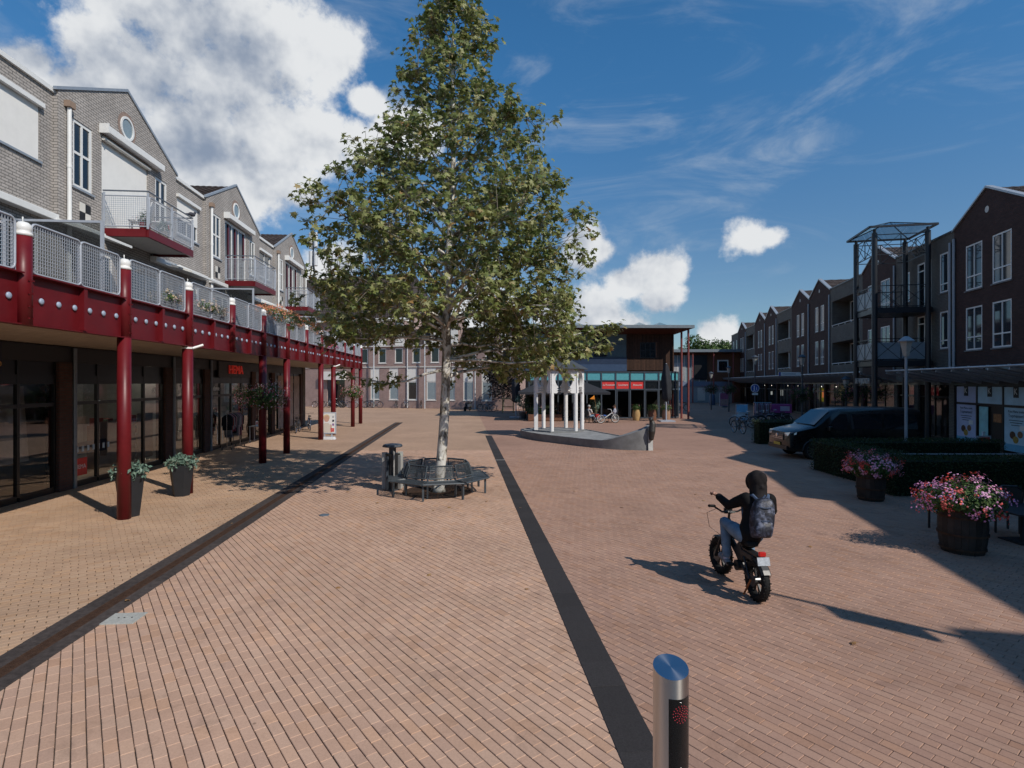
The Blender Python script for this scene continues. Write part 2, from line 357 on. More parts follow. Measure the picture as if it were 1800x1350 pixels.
# ================================================================== ground and paving
def paver_mat(name, col, dark):
    m = bpy.data.materials.new(name); m.use_nodes = True; nt = m.node_tree; N = nt.nodes; L = nt.links; b = N['Principled BSDF']
    b.inputs['Roughness'].default_value = .88; b.inputs['Specular IOR Level'].default_value = .08
    ge = N.new('ShaderNodeNewGeometry'); oi = N.new('ShaderNodeObjectInfo'); tc = N.new('ShaderNodeTexCoord')
    ad = N.new('ShaderNodeMath'); ad.operation = 'ADD'; L.new(oi.outputs['Random'], ad.inputs[0]); L.new(ge.outputs['Random Per Island'], ad.inputs[1])
    fr = N.new('ShaderNodeMath'); fr.operation = 'FRACT'; L.new(ad.outputs[0], fr.inputs[0])
    cr = N.new('ShaderNodeValToRGB'); L.new(fr.outputs[0], cr.inputs[0]); e = cr.color_ramp.elements
    for _ in range(4): e.new(.5)
    for i, (p, k, t) in enumerate(((0, .93, (1, 1, 1.02)), (.15, .96, (1, .98, .96)), (.5, 1.0, (1, 1, 1)), (.8, 1.03, (1, 1.02, 1.02)), (.93, 1.04, (1.02, .97, .9)), (1, .89, (1, .95, .9)))):
        e[i].position = p; e[i].color = (col[0]*k*t[0], col[1]*k*t[1], col[2]*k*t[2], 1)
    wp = N.new('ShaderNodeNewGeometry').outputs['Position']
    n = N.new('ShaderNodeTexNoise'); n.inputs['Scale'].default_value = .55; n.inputs['Detail'].default_value = 9; n.inputs['Roughness'].default_value = .68; L.new(wp, n.inputs['Vector'])
    mr = N.new('ShaderNodeMapRange'); mr.inputs['From Min'].default_value = .3; mr.inputs['From Max'].default_value = .7; mr.inputs['To Min'].default_value = .84; mr.inputs['To Max'].default_value = 1.12; L.new(n.outputs['Fac'], mr.inputs['Value'])
    n2 = N.new('ShaderNodeTexNoise'); n2.inputs['Scale'].default_value = 45; n2.inputs['Detail'].default_value = 4; n2.inputs['Roughness'].default_value = .7; L.new(wp, n2.inputs['Vector'])
    m2 = N.new('ShaderNodeMapRange'); m2.inputs['From Min'].default_value = .3; m2.inputs['From Max'].default_value = .7; m2.inputs['To Min'].default_value = .90; m2.inputs['To Max'].default_value = 1.08; L.new(n2.outputs['Fac'], m2.inputs['Value'])
    mu = N.new('ShaderNodeMath'); mu.operation = 'MULTIPLY'; L.new(mr.outputs[0], mu.inputs[0]); L.new(m2.outputs[0], mu.inputs[1])
    # worn dark smears and gum spots with their own shapes
    n4 = N.new('ShaderNodeTexNoise'); n4.inputs['Scale'].default_value = 1.7; n4.inputs['Detail'].default_value = 10; n4.inputs['Roughness'].default_value = .75; n4.inputs['Distortion'].default_value = .8; L.new(wp, n4.inputs['Vector'])
    m4 = N.new('ShaderNodeMapRange'); m4.inputs['From Min'].default_value = .54; m4.inputs['From Max'].default_value = .74; m4.inputs['To Min'].default_value = 1; m4.inputs['To Max'].default_value = .68; L.new(n4.outputs['Fac'], m4.inputs['Value'])
    mu2 = N.new('ShaderNodeMath'); mu2.operation = 'MULTIPLY'; L.new(mu.outputs[0], mu2.inputs[0]); L.new(m4.outputs[0], mu2.inputs[1])
    vo = N.new('ShaderNodeTexVoronoi'); vo.inputs['Scale'].default_value = 1.5; L.new(wp, vo.inputs['Vector'])
    m5 = N.new('ShaderNodeMapRange'); m5.inputs['From Min'].default_value = .018; m5.inputs['From Max'].default_value = .032; m5.inputs['To Min'].default_value = .55; m5.inputs['To Max'].default_value = 1; L.new(vo.outputs['Distance'], m5.inputs['Value'])
    mu3 = N.new('ShaderNodeMath'); mu3.operation = 'MULTIPLY'; L.new(mu2.outputs[0], mu3.inputs[0]); L.new(m5.outputs[0], mu3.inputs[1])
    sc = N.new('ShaderNodeVectorMath'); sc.operation = 'SCALE'; L.new(cr.outputs[0], sc.inputs[0]); L.new(mu3.outputs[0], sc.inputs['Scale']); L.new(sc.outputs[0], b.inputs['Base Color'])
    bp = N.new('ShaderNodeBump'); bp.inputs['Strength'].default_value = .25; bp.inputs['Distance'].default_value = .003; L.new(n2.outputs['Fac'], bp.inputs['Height']); L.new(bp.outputs[0], b.inputs['Normal'])
    return m
PV = [paver_mat('ochre clay paver', (.425, .285, .192), 0), paver_mat('salmon clay paver', (.480, .314, .228), 0), paver_mat('red clay paver', (.368, .230, .172), 0)]
sandm = mat('dark joint sand', (.075, .055, .042), .95, var=.3, scale=20)
def far_paving():
    m = bpy.data.materials.new('distant clay paving'); m.use_nodes = True; nt = m.node_tree; N = nt.nodes; L = nt.links; b = N['Principled BSDF']
    b.inputs['Roughness'].default_value = .88; b.inputs['Specular IOR Level'].default_value = .08
    wp = N.new('ShaderNodeNewGeometry').outputs['Position']
    mp = N.new('ShaderNodeMapping'); mp.inputs['Rotation'].default_value = (0, 0, -R(37.3+90)); L.new(wp, mp.inputs['Vector'])
    bt = N.new('ShaderNodeTexBrick'); L.new(mp.outputs[0], bt.inputs['Vector']); bt.inputs['Scale'].default_value = 1; bt.inputs['Brick Width'].default_value = .21; bt.inputs['Row Height'].default_value = .104
    bt.inputs['Mortar Size'].default_value = .006; bt.inputs['Color1'].default_value = (.40, .26, .188, 1); bt.inputs['Color2'].default_value = (.36, .23, .165, 1); bt.inputs['Mortar'].default_value = (.16, .11, .085, 1)
    n = N.new('ShaderNodeTexNoise'); n.inputs['Scale'].default_value = .3; n.inputs['Detail'].default_value = 9; n.inputs['Roughness'].default_value = .68; L.new(wp, n.inputs['Vector'])
    mr = N.new('ShaderNodeMapRange'); mr.inputs['From Min'].default_value = .3; mr.inputs['From Max'].default_value = .7; mr.inputs['To Min'].default_value = .82; mr.inputs['To Max'].default_value = 1.1; L.new(n.outputs['Fac'], mr.inputs['Value'])
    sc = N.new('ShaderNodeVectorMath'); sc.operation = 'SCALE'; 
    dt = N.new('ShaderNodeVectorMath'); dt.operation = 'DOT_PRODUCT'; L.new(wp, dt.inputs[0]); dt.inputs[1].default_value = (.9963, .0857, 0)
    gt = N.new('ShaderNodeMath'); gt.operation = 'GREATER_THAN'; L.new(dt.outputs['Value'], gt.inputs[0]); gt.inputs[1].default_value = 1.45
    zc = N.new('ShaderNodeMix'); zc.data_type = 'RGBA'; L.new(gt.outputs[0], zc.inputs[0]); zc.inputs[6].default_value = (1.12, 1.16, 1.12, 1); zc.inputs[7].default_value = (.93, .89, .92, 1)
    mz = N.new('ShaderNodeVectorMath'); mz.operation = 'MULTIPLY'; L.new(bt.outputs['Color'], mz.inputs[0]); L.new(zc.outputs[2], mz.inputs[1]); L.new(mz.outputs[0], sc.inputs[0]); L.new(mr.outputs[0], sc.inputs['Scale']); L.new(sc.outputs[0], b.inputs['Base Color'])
    return m
YF = 25.0
gb = MB()
gb.quad((-20, -6, -.014), (20, -6, -.014), (20, YF, -.014), (-20, YF, -.014)); gb.m = 1
for x0, y0, x1, y1 in ((-900, -500, -20, 1500), (20, -500, 900, 1500), (-20, YF, 20, 1500), (-20, -500, 20, -6)):
    gb.quad((x0, y0, 0), (x1, y0, 0), (x1, y1, 0), (x0, y1, 0))
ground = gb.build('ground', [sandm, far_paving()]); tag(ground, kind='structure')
EU = np.array([.9963, .0857]); RD = np.array([-.606, .7954]); CD = np.array([.7954, .606])
BL, BW = .212, .1045
DR0, DR1 = -5.044, -4.472; ST0, ST1 = 1.25, 1.60
def brick_geo(hl, hw):
    c = .004
    v = [(-hl+c, -hw+c, 0), (hl-c, -hw+c, 0), (hl-c, hw-c, 0), (-hl+c, hw-c, 0), (-hl, -hw, -c), (hl, -hw, -c), (hl, hw, -c), (-hl, hw, -c), (-hl, -hw, -.02), (hl, -hw, -.02), (hl, hw, -.02), (-hl, hw, -.02)]
    f = [(0,1,2,3)]+[(4+i, 4+(i+1) % 4, (i+1) % 4, i) for i in range(4)]+[(8+i, 8+(i+1) % 4, 4+(i+1) % 4, 4+i) for i in range(4)]
    return np.array(v), np.array(f)
def pave():
    rg = np.random.default_rng(5); near = []
    for zi, (lo, hi, along, across, gl, gw, wob) in enumerate(((-11.3, DR0+.11, CD, RD, .008, .0025, 0), (DR1-.11, ST0+.11, RD, CD, .0028, .0075, 1), (ST1-.11, 24.0, RD, CD, .0035, .0055, 1))):
        ii = np.arange(-240, 300); jj = np.arange(-420, 480)
        I, J = np.meshgrid(ii, jj, indexing='ij')
        off = (J % 2)*.5+rg.uniform(-.06, .06, (1, len(jj)))+(0 if zi != 1 else rg.uniform(-.25, .25, (1, len(jj))))
        A = (I+off)*BL; B = J*BW
        X = A*along[0]+B*across[0]; Y = A*along[1]+B*across[1]
        U = X*EU[0]+Y*EU[1]
        ok = (U > lo) & (U < hi) & (Y > 2.2) & (Y < YF+.1) & (np.abs(X) < 1.0*Y+3.5) & (np.abs(X) < 20.1)
        X = X[ok]; Y = Y[ok]; n = len(X)
        ang = math.atan2(along[1], along[0])+rg.normal(0, .006, n); X = X+rg.normal(0, .0008, n); Y = Y+rg.normal(0, .0008, n)
        dz = rg.normal(0, .0007, n)+.002
        bv, bf = brick_geo((BL-gl)/2, (BW-gw)/2)
        vis = (np.abs(X/Y) < .90) & (Y > 4.45)
        near.append((zi, X, Y, ang, dz, vis, bv, bf))
    ally = np.concatenate([np.where(v, Y, 99) for _, X, Y, a, d, v, bv, bf in near])
    cut = np.sort(ally)[300]
    for zi, X, Y, ang, dz, vis, bv, bf in near:
        own = vis & (Y < cut); rest = ~own
        x = X[rest]; y = Y[rest]; a = ang[rest]; d = dz[rest]; n = len(x)
        c = np.cos(a)[:, None]; s = np.sin(a)[:, None]
        tx = rg.normal(0, .0022, n)[:, None]; ty = rg.normal(0, .004, n)[:, None]
        V = np.empty((n, 12, 3)); V[:, :, 0] = x[:, None]+bv[None, :, 0]*c-bv[None, :, 1]*s; V[:, :, 1] = y[:, None]+bv[None, :, 0]*s+bv[None, :, 1]*c
        V[:, :, 2] = d[:, None]+bv[None, :, 2]+bv[None, :, 0]*tx+bv[None, :, 1]*ty
        Fc = (bf[None, :, :]+(np.arange(n)*12)[:, None, None]).reshape(-1, 4)
        me = bpy.data.meshes.new('brick_field'); me.vertices.add(n*12); me.vertices.foreach_set('co', V.reshape(-1))
        me.loops.add(Fc.size); me.loops.foreach_set('vertex_index', Fc.reshape(-1).astype(np.int32))
        me.polygons.add(len(Fc)); me.polygons.foreach_set('loop_start', np.arange(0, Fc.size, 4, dtype=np.int32)); me.polygons.foreach_set('loop_total', np.full(len(Fc), 4, dtype=np.int32))
        me.polygons.foreach_set('use_smooth', np.zeros(len(Fc), dtype=bool)); me.update(calc_edges=True); me.materials.append(PV[zi])
        o = bpy.data.objects.new('brick_field', me); COL.objects.link(o); o.parent = ground; o['kind'] = 'stuff'
        bm = bpy.data.meshes.new('brick'); bm.from_pydata([tuple(p) for p in bv], [], [tuple(int(i) for i in f) for f in bf]); bm.materials.append(PV[zi])
        for x, y, a, d in zip(X[own], Y[own], ang[own], dz[own]):
            o = bpy.data.objects.new('brick', bm); COL.objects.link(o); o.parent = ground; o.location = (float(x), float(y), float(d)); o.rotation_euler = (float(rg.normal(0, .004)), float(rg.normal(0, .004)), float(a))
rg = np.random.default_rng(11)
pave()
# dark strip of slabs down the square
asph = mat('charcoal slab', (.040, .037, .038), .88, var=.35, scale=70, bump=.35, bscale=220, rnd=.10, spec=.12)
rustm = mat('rusty iron', (.075, .042, .028), .8, metal=.3, var=.45, scale=9, bump=.3)
strip = empty('paving_strip', (*FL.w(ST0, 2), 0), FL.a); tag(strip, kind='structure')
sm = MB().box(0, 0, -.03, ST1-ST0, .497, .009)
first = sm.build('slab', asph, strip, bevel=.003)
first.location = (0, 0, 0)
for k in range(1, 60): inst(first, strip, (random.uniform(-.002, .002), k*.5, random.uniform(-.002, .002)))
seam = MB().box(-.01, 19.82, .0, .36, 19.90, .0135).build('seam', mat('pale seam', (.3, .29, .28), .8), strip)
drain = empty('drain_channel', (*FL.w(DR0, 2), 0), FL.a); tag(drain, kind='structure')
dslab = mat('brown charcoal slab', (.062, .051, .047), .88, var=.45, scale=14, bump=.35, bscale=220, rnd=.12, spec=.12)
a = MB().box(0, 0, -.03, .215, .997, .010).build('slab', dslab, drain, bevel=.003); b = MB().box(.382, 0, -.03, .572, .997, .010).build('slab', dslab, drain, bevel=.003)
g = MB(); g.box(0, 0, -.02, .012, .495, .007); g.box(.155, 0, -.02, .167, .495, .007); g.box(.0125, .0, -.02, .1545, .01, .006)
for i in range(16): g.box(.0125, .02+i*.03, -.02, .1545, .034+i*.03, .005)
g.box(.078, .0105, -.018, .088, .4945, .0035)
gr = g.build('grate', rustm, drain, loc=(.2155, 0, 0))
MB().box(.2152, 0, -.10, .3818, 41, -.030).build('gutter_bed', black, drain)
for k in range(1, 41): inst(a, drain, (random.uniform(-.002, .002), k, random.uniform(-.0015, .0015))); inst(b, drain, (random.uniform(-.002, .002), k, random.uniform(-.0015, .0015)))
for k in range(1, 82): inst(gr, drain, (.2155, k*.5, random.uniform(-.001, .001)))
# concrete utility cover beside the drain, small iron lid
x, y = gp(218, 1088)
cv = empty('utility_cover', (x, y, .0), FL.a); tag(cv, 'square pale concrete utility cover beside the drain channel', 'cover')
MB().box(-.2, -.17, -.02, .2, .17, .013).build('plate', mat('pale concrete', (.36, .36, .33), .9, var=.2, scale=25, bump=.4), cv, bevel=.004)
for q in (-.07, .0, .09): MB().lathe([(.012, .0135), (.012, .0155)], (q, .01, 0), 10).build('hole', black, cv)
x, y = gp(570, 906)
lid = MB().lathe([(.11, 0), (.11, .016), (.10, .02)], (0, 0, 0), 20).build('water_valve_lid', mat('blue grey iron', (.10, .13, .16), .6, var=.3), loc=(x, y, 0)); tag(lid, 'small blue grey oval valve lid in the pavers before the bench', 'lid')
# ================================================================== facade tools
def facade(mb, fm, a0, a1, b0, b1, holes, rev=.12):
    """wall face with rectangular openings and their reveals; fm(a, b, d) -> point, d outward"""
    xs = sorted({a0, a1, *[h[0] for h in holes], *[h[1] for h in holes]}); ys = sorted({b0, b1, *[h[2] for h in holes], *[h[3] for h in holes]})
    xs = [x for x in xs if a0 <= x <= a1]; ys = [y for y in ys if b0 <= y <= b1]
    for i in range(len(xs)-1):
        for j in range(len(ys)-1):
            cx = (xs[i]+xs[i+1])/2; cy = (ys[j]+ys[j+1])/2
            if any(h[0] < cx < h[1] and h[2] < cy < h[3] for h in holes): continue
            mb.quad(fm(xs[i], ys[j], 0), fm(xs[i+1], ys[j], 0), fm(xs[i+1], ys[j+1], 0), fm(xs[i], ys[j+1], 0))
    for h in holes:
        p = [(h[0], h[2]), (h[1], h[2]), (h[1], h[3]), (h[0], h[3])]
        for k in range(4):
            q0 = p[k]; q1 = p[(k+1) % 4]
            mb.quad(fm(*q0, 0), fm(*q1, 0), fm(*q1, -rev), fm(*q0, -rev))
def fbox(mb, fm, a0, a1, b0, b1, d0, d1):
    mb.prism([(a0, b0), (a1, b0), (a1, b1), (a0, b1)], lambda a, b: fm(a, b, d0), lambda a, b: fm(a, b, d1))
def window(parent, fm, a0, a1, b0, b1, cols=1, rows=1, fr=.06, d=-.09, framem=None, panem=None, sill=True, rowsplit=None, name='window', sillm=None, bar=None):
    framem = framem or white; panem = panem or pane; bar = bar or fr*.8
    mb = MB(); t = .05
    fbox(mb, fm, a0, a0+fr, b0, b1, d, d+t); fbox(mb, fm, a1-fr, a1, b0, b1, d, d+t)
    fbox(mb, fm, a0+fr, a1-fr, b0, b0+fr, d+.001, d+t-.001); fbox(mb, fm, a0+fr, a1-fr, b1-fr, b1, d+.001, d+t-.001)
    ca = [a0+fr+(a1-a0-2*fr)*k/cols for k in range(cols+1)]
    for c in ca[1:-1]: fbox(mb, fm, c-bar/2, c+bar/2, b0+fr, b1-fr, d+.002, d+t-.003)
    rb = [b0+fr]+([b0+(b1-b0)*r for r in rowsplit] if rowsplit else [b0+fr+(b1-b0-2*fr)*k/rows for k in range(1, rows)])+[b1-fr]
    for r in rb[1:-1]: fbox(mb, fm, a0+fr, a1-fr, r-bar/2, r+bar/2, d+.004, d+t-.005)
    o = mb.build(name, framem, parent)
    for i in range(cols):
        for j in range(len(rb)-1):
            MB().quad(fm(ca[i], rb[j], d+.02), fm(ca[i+1], rb[j], d+.02), fm(ca[i+1], rb[j+1], d+.02), fm(ca[i], rb[j+1], d+.02)).build('pane', panem, o)
    if sill:
        m = MB(); fbox(m, fm, a0-.05, a1+.05, b0-.06, b0-.002, -.08, .05); m.build('sill', sillm or zinc, o)
    return o
def roof_tiles(mb, p00, p10, p01, p11, nx, ny, th=.03):
    """courses of tiles over a roof plane given by its four corners"""
    p00, p10, p01, p11 = map(Vector, (p00, p10, p01, p11)); nrm = (p10-p00).cross(p01-p00).normalized()
    for j in range(ny):
        for i in range(nx):
            u0, u1 = i/nx+.02/nx, (i+1)/nx-.02/nx; w0, w1 = j/ny-.10/ny, (j+1)/ny
            P = lambda u, w: (p00*(1-u)+p10*u)*(1-w)+(p01*(1-u)+p11*u)*w
            a, b, c, d = P(u0, w0), P(u1, w0), P(u1, w1), P(u0, w1); um = (u0+u1)/2
            e, f = P(um, w0), P(um, w1)
            mb.add([a+nrm*th*.7, e+nrm*th*1.7, b+nrm*th*.7, c, f+nrm*th*.9, d, a-nrm*.02, e-nrm*.02, b-nrm*.02], [(0,1,4,5), (1,2,3,4), (6,7,1,0), (7,8,2,1)])
# ================================================================== left apartment row over shops
UW = -11.0
lb = empty('apartment_building', (*FL.w(UW, 20), 0), FL.a); tag(lb, 'pale grey brick apartment row with three gables above the shops, left of the square', 'building')
fl = lambda a, b, d: (d, a-20, b)                 # along the facade, height, outward -> local
ZT = 4.72                                        # terrace level
EA, PK = 10.9, 12.42
gables = [(7.4, 13.7), (16.3, 22.6), (25.2, 31.5), (34.1, 40.4)]
flats = [(4.0, 7.4), (13.7, 16.3), (22.6, 25.2), (31.5, 34.1)]
for gi, (v0, v1) in enumerate(gables):
    c = (v0+v1)/2; pr = .14; fg = lambda a, b, d, pr=pr: fl(a, b, d+pr)
    w1 = (v0+.58, v0+1.42, 8.5, 10.4); dr = (v0+1.85, v0+4.4, 7.66, 10.45); w2 = (v0+4.85, v0+5.65, 8.5, 10.3)
    tl = (v0+.95, v0+2.4, 4.9, 6.9); tr = (v0+3.2, v0+5.4, 4.75, 6.95)
    m = MB(); facade(m, fg, v0, v1, ZT, EA, [w1, dr, w2, tl, tr])
    m.poly([fg(v0, EA, 0), fg(v1, EA, 0), fg(c, PK, 0)])
    for e, s_ in ((v0, 1), (v1, -1)): m.quad(fl(e, ZT, 0), fl(e, ZT, pr), fl(e, EA, pr), fl(e, EA, 0))
    gw = m.build('gable_wall', brickL, lb)
    # coping of zinc along both slopes
    m = MB()
    for e in (v0, v1):
        m.prism([(0, 0), (.10, 0), (.10, .09), (0, .09)], lambda x, y, e=e: fg(e+(-.1 if e == v0 else .1), EA-.06+y, x-.06), lambda x, y, e=e: fg(c, PK+y+.0, x-.06))
    m.build('coping', zinc, gw)
    # roof behind the gable
    m = MB(); n = 16
    roof_tiles(m, fl(v0, EA, .02), fl(v0, EA, -6), fl(c, PK-.02, .02), fl(c, PK-.02, -6), 22, 9)
    roof_tiles(m, fl(v1, EA, -6), fl(v1, EA, .02), fl(c, PK-.02, -6), fl(c, PK-.02, .02), 22, 9)
    m.build('roof', tilem, lb, smooth=False)
    window(lb, fg, *w1, cols=2, rowsplit=[.52], fr=.09, d=-.07, panem=pane)
    window(lb, fg, *w2, cols=2, rowsplit=[.5], fr=.09, d=-.07, panem=pane)
    window(lb, fg, *tl, cols=2, fr=.08, d=-.07); window(lb, fg, *tr, cols=2, fr=.08, d=-.07, sill=False)
    # round window
    m = MB(); rr = .37; cz = 11.22; ns = 28
    ring = lambda r, d: [fg(c+r*math.cos(2*PI*i/ns), cz+r*math.sin(2*PI*i/ns), d) for i in range(ns)]
    def band(mb, A, B):
        for i in range(ns): mb.quad(A[i], A[(i+1) % ns], B[(i+1) % ns], B[i])
    band(m, ring(rr, .003), ring(rr, .035)); band(m, ring(rr, .035), ring(rr-.07, .035)); band(m, ring(rr-.07, .035), ring(rr-.07, .006))
    rw = m.build('round_window', white, lb); m = MB(); m.poly(ring(rr-.07, .008)); m.build('pane', panel_l, rw)
    m = MB(); band(m, ring(rr+.005, .006), ring(rr+.13, .006)); m.build('brick_ring', brickD if False else mat('rose brick', (.26, .19, .16), .85, var=.3, scale=14), rw)
    # awning cassette over the balcony door and, at two, the lowered screen
    m = MB(); fbox(m, fg, v0+1.78, v0+5.05, 10.52, 10.74, .003, .24); aw = m.build('awning_cassette', white, lb, bevel=.02)
    m = MB(); fbox(m, fg, v0+1.74, v0+1.779, 10.49, 10.77, .0, .27); m.build('end_cap', white, aw)
    if gi == 1:
        m = MB(); fbox(m, fg, *dr[:2], dr[2], dr[3]-.02, -.06, -.05); m.build('screen', screenm, lb)
        m = MB(); m.cyl(fg(dr[0], 10.36, .05), fg(dr[1], 10.36, .05), .055, n=12); m.build('roller', offwhite, lb)
    else:
        dd = window(lb, fg, dr[0], dr[1], dr[2], dr[3], cols=3, fr=.1, d=-.08, sill=False, name='balcony_door')
        m = MB(); fbox(m, fg, dr[0]+.45, dr[0]+.58, dr[2]+.05, dr[3]-.1, -.05, -.02); fbox(m, fg, dr[0]+1.25, dr[0]+1.36, dr[2]+.05, dr[3]-.1, -.05, -.02); fbox(m, fg, dr[0]+2.3, dr[0]+2.4, dr[2]+1.4, dr[3]-.1, -.05, -.02); m.build('red_frame', mat('maroon frame', (.10, .015, .025), .4), dd)
    # downpipe and chequer tile
    m = MB(); m.cyl(fg(v0+.33, ZT+.1, .075), fg(v0+.33, 10.55, .075), .055, n=12); m.cyl(fg(v0+.33, 8.9, .075), fg(v0+.33, 9.0, .075), .064, n=12); m.cyl(fg(v0+.33, 7.0, .075), fg(v0+.33, 7.08, .075), .064, n=12)
    dp = m.build('downpipe', white, lb, smooth=True); m = MB(); fbox(m, fg, v0+.22, v0+.46, 10.55, 10.72, .002, .16); m.build('hopper', mat('terracotta hopper', (.28, .2, .15), .8), dp)
    for q in range(4):
        i, j = q % 2, q//2; m = MB(); fbox(m, fg, v0+.86+i*.24, v0+1.095+i*.24, 7.62+j*.26, 7.875+j*.26, .001, .012); m.build('tile', black if (i+j) % 2 == 0 else offwhite, lb)
    # awnings above the terrace doors
    m = MB(); fbox(m, fg, v0+.2, v0+1.7, 7.28, 7.44, .003, .22); m.build('awning_cassette', white, lb, bevel=.015)
    m = MB(); fbox(m, fg, v0+4.5, v0+6.2, 7.22, 7.40, .003, .22); m.build('awning_cassette', white, lb, bevel=.015)
for fi, (v0, v1) in enumerate(flats):
    w = (v0+.38, v0+2.12, 8.76, 10.2); t = (v0+.5, v0+2.1, 4.8, 6.9)
    m = MB(); facade(m, fl, v0, v1, ZT, EA-.12, [w, t]); fw = m.build('flat_wall', brickL, lb)
    m = MB(); fbox(m, fl, v0, v1, EA-.12, EA, -.2, .07); m.build('coping', white, fw)
    wd = window(lb, fl, *w, cols=2, rowsplit=[.55], fr=.08, d=-.08)
    window(lb, fl, *t, cols=2, fr=.08, d=-.07)
    m = MB(); fbox(m, fl, w[0]-.06, w[1]+.06, w[3]-.04, w[3]+.08, .002, .11); m.build('screen_box', white, wd)
    if fi == 1:
        m = MB(); fbox(m, fl, w[0]+.02, w[1]-.02, w[2]+.02, w[3]-.03, -.02, -.01); m.build('screen', screenm, wd)
    elif fi == 2:
        m = MB(); fbox(m, fl, w[0]+.02, w[1]-.02, w[2]+.62, w[3]-.03, -.02, -.01); m.build('screen', screenm, wd)
    m = MB(); fbox(m, fl, v0+.1, v1-.1, 7.30, 7.48, .003, .24); m.build('awning_cassette', white, lb, bevel=.015)
# half opened awning arms on the terrace
for v, l in ((16.1, 1.9), (21.8, 2.3), (31.3, 2.3)):
    m = MB(); m.prism([(0, 0), (.9, -.28), (.9, -.21), (0, .09)], lambda x, y, v=v: fl(v, 7.3+y, .2+x), lambda x, y, v=v, l=l: fl(v+l, 7.3+y, .2+x)); m.build('awning', white, lb)
# end wall, back, core
m = MB(); m.quad(fl(40.4, 0, .14), fl(40.4, 0, -8), fl(40.4, EA, -8), fl(40.4, EA, .14)); m.poly([fl(40.4, EA, -8), fl(40.4, EA, .14), fl(40.4, EA, -4)]); m.build('end_wall', brickL, lb)
m = MB(); m.quad(fl(4, 0, -8), fl(40.4, 0, -8), fl(40.4, EA, -8), fl(4, EA, -8)); m.quad(fl(4, EA-.15, -.2), fl(40.4, EA-.15, -.2), fl(40.4, EA-.15, -8), fl(4, EA-.15, -8)); m.quad(fl(4, 0, .0), fl(4, EA, 0), fl(4, EA, -8), fl(4, 0, -8)); m.build('back_wall', brickL, lb)
MB().cyl(fl(40.3, 4.7, .2), fl(40.3, 10.6, .2), .05, n=10).build('downpipe', white, lb, smooth=True)
# balconies
def rail_panel(w, h, sp=.062):
    fr = MB(); r = .10; pts = []
    for cx, cy, a0 in ((w-r, r, -90), (w-r, h-r, 0), (r, h-r, 90), (r, r, 180)):
        for k in range(4): a = R(a0+k*30); pts.append((0, cx+r*math.cos(a), cy+r*math.sin(a)))
    fr.tube(pts, .021, 6, closed=True)
    g = MB(); n = int((w-.06)/sp); k = int((h-.06)/sp)
    for i in range(1, n+1): g.box(-.004, .02+i*(w-.04)/(n+1)-.004, .03, .004, .02+i*(w-.04)/(n+1)+.004, h-.03)
    for j in range(1, k+1): g.box(-.0055, .03, .02+j*(h-.04)/(k+1)-.004, .0055, w-.03, .02+j*(h-.04)/(k+1)+.004)
    return fr.mesh('railing_frame', greym, True), g.mesh('railing_mesh', greym)
def put_rail(meshes, parent, loc, rz, name='railing_panel', sub=True):
    o = bpy.data.objects.new(name, meshes[0]); COL.objects.link(o); o.parent = parent; o.location = loc; o.rotation_euler = (0, 0, rz)
    g = bpy.data.objects.new('railing_mesh', meshes[1]); COL.objects.link(g)
    if sub: g.parent = o
    else: g.parent = parent; g.location = loc; g.rotation_euler = (0, 0, rz)
    return o
BP = rail_panel(1.30, .92); BP2 = rail_panel(1.36, .92)
for gi in (1, 2, 3):
    v0 = gables[gi][0]+1.9; v1 = v0+2.85; D = 1.45
    bal = MB(); fbox(bal, fl, v0+.04, v1-.04, 7.50, 7.62, .145, D-.05); o = bal.build('balcony', mat('balcony slab', (.45, .44, .42), .8), lb)
    e = MB(); fbox(e, fl, v0, v1, 7.42, 7.66, D-.049, D+.03); fbox(e, fl, v0-.04, v0+.039, 7.42, 7.66, .145, D-.05); fbox(e, fl, v1-.039, v1+.04, 7.42, 7.66, .145, D-.05); e.build('edge_beam', red, o)
    for v in (v0, (v0+v1)/2, v1): b = MB(); fbox(b, fl, v-.025, v+.025, 7.662, 8.76, D-.03, D+.02); b.build('post', greym, o)
    b = MB(); fbox(b, fl, v0-.025, v0+.025, 7.5, 8.76, .16, .20); b.build('post', greym, o)
    b = MB(); b.tube([fl(v0, 8.81, .15), fl(v0, 8.81, D), fl(v1, 8.81, D), fl(v1, 8.81, .15)], .024, 8); b.build('handrail', mat('slate rail', (.10, .12, .15), .45), o)
    for k in (0, 1): put_rail(BP, o, fl(v0+.06+k*1.41, 7.74, D), 0)
    put_rail((BP2[0], BP2[1]), o, fl(v0, 7.74, .12), -PI/2); put_rail(BP2, o, fl(v1, 7.74, .12), -PI/2)
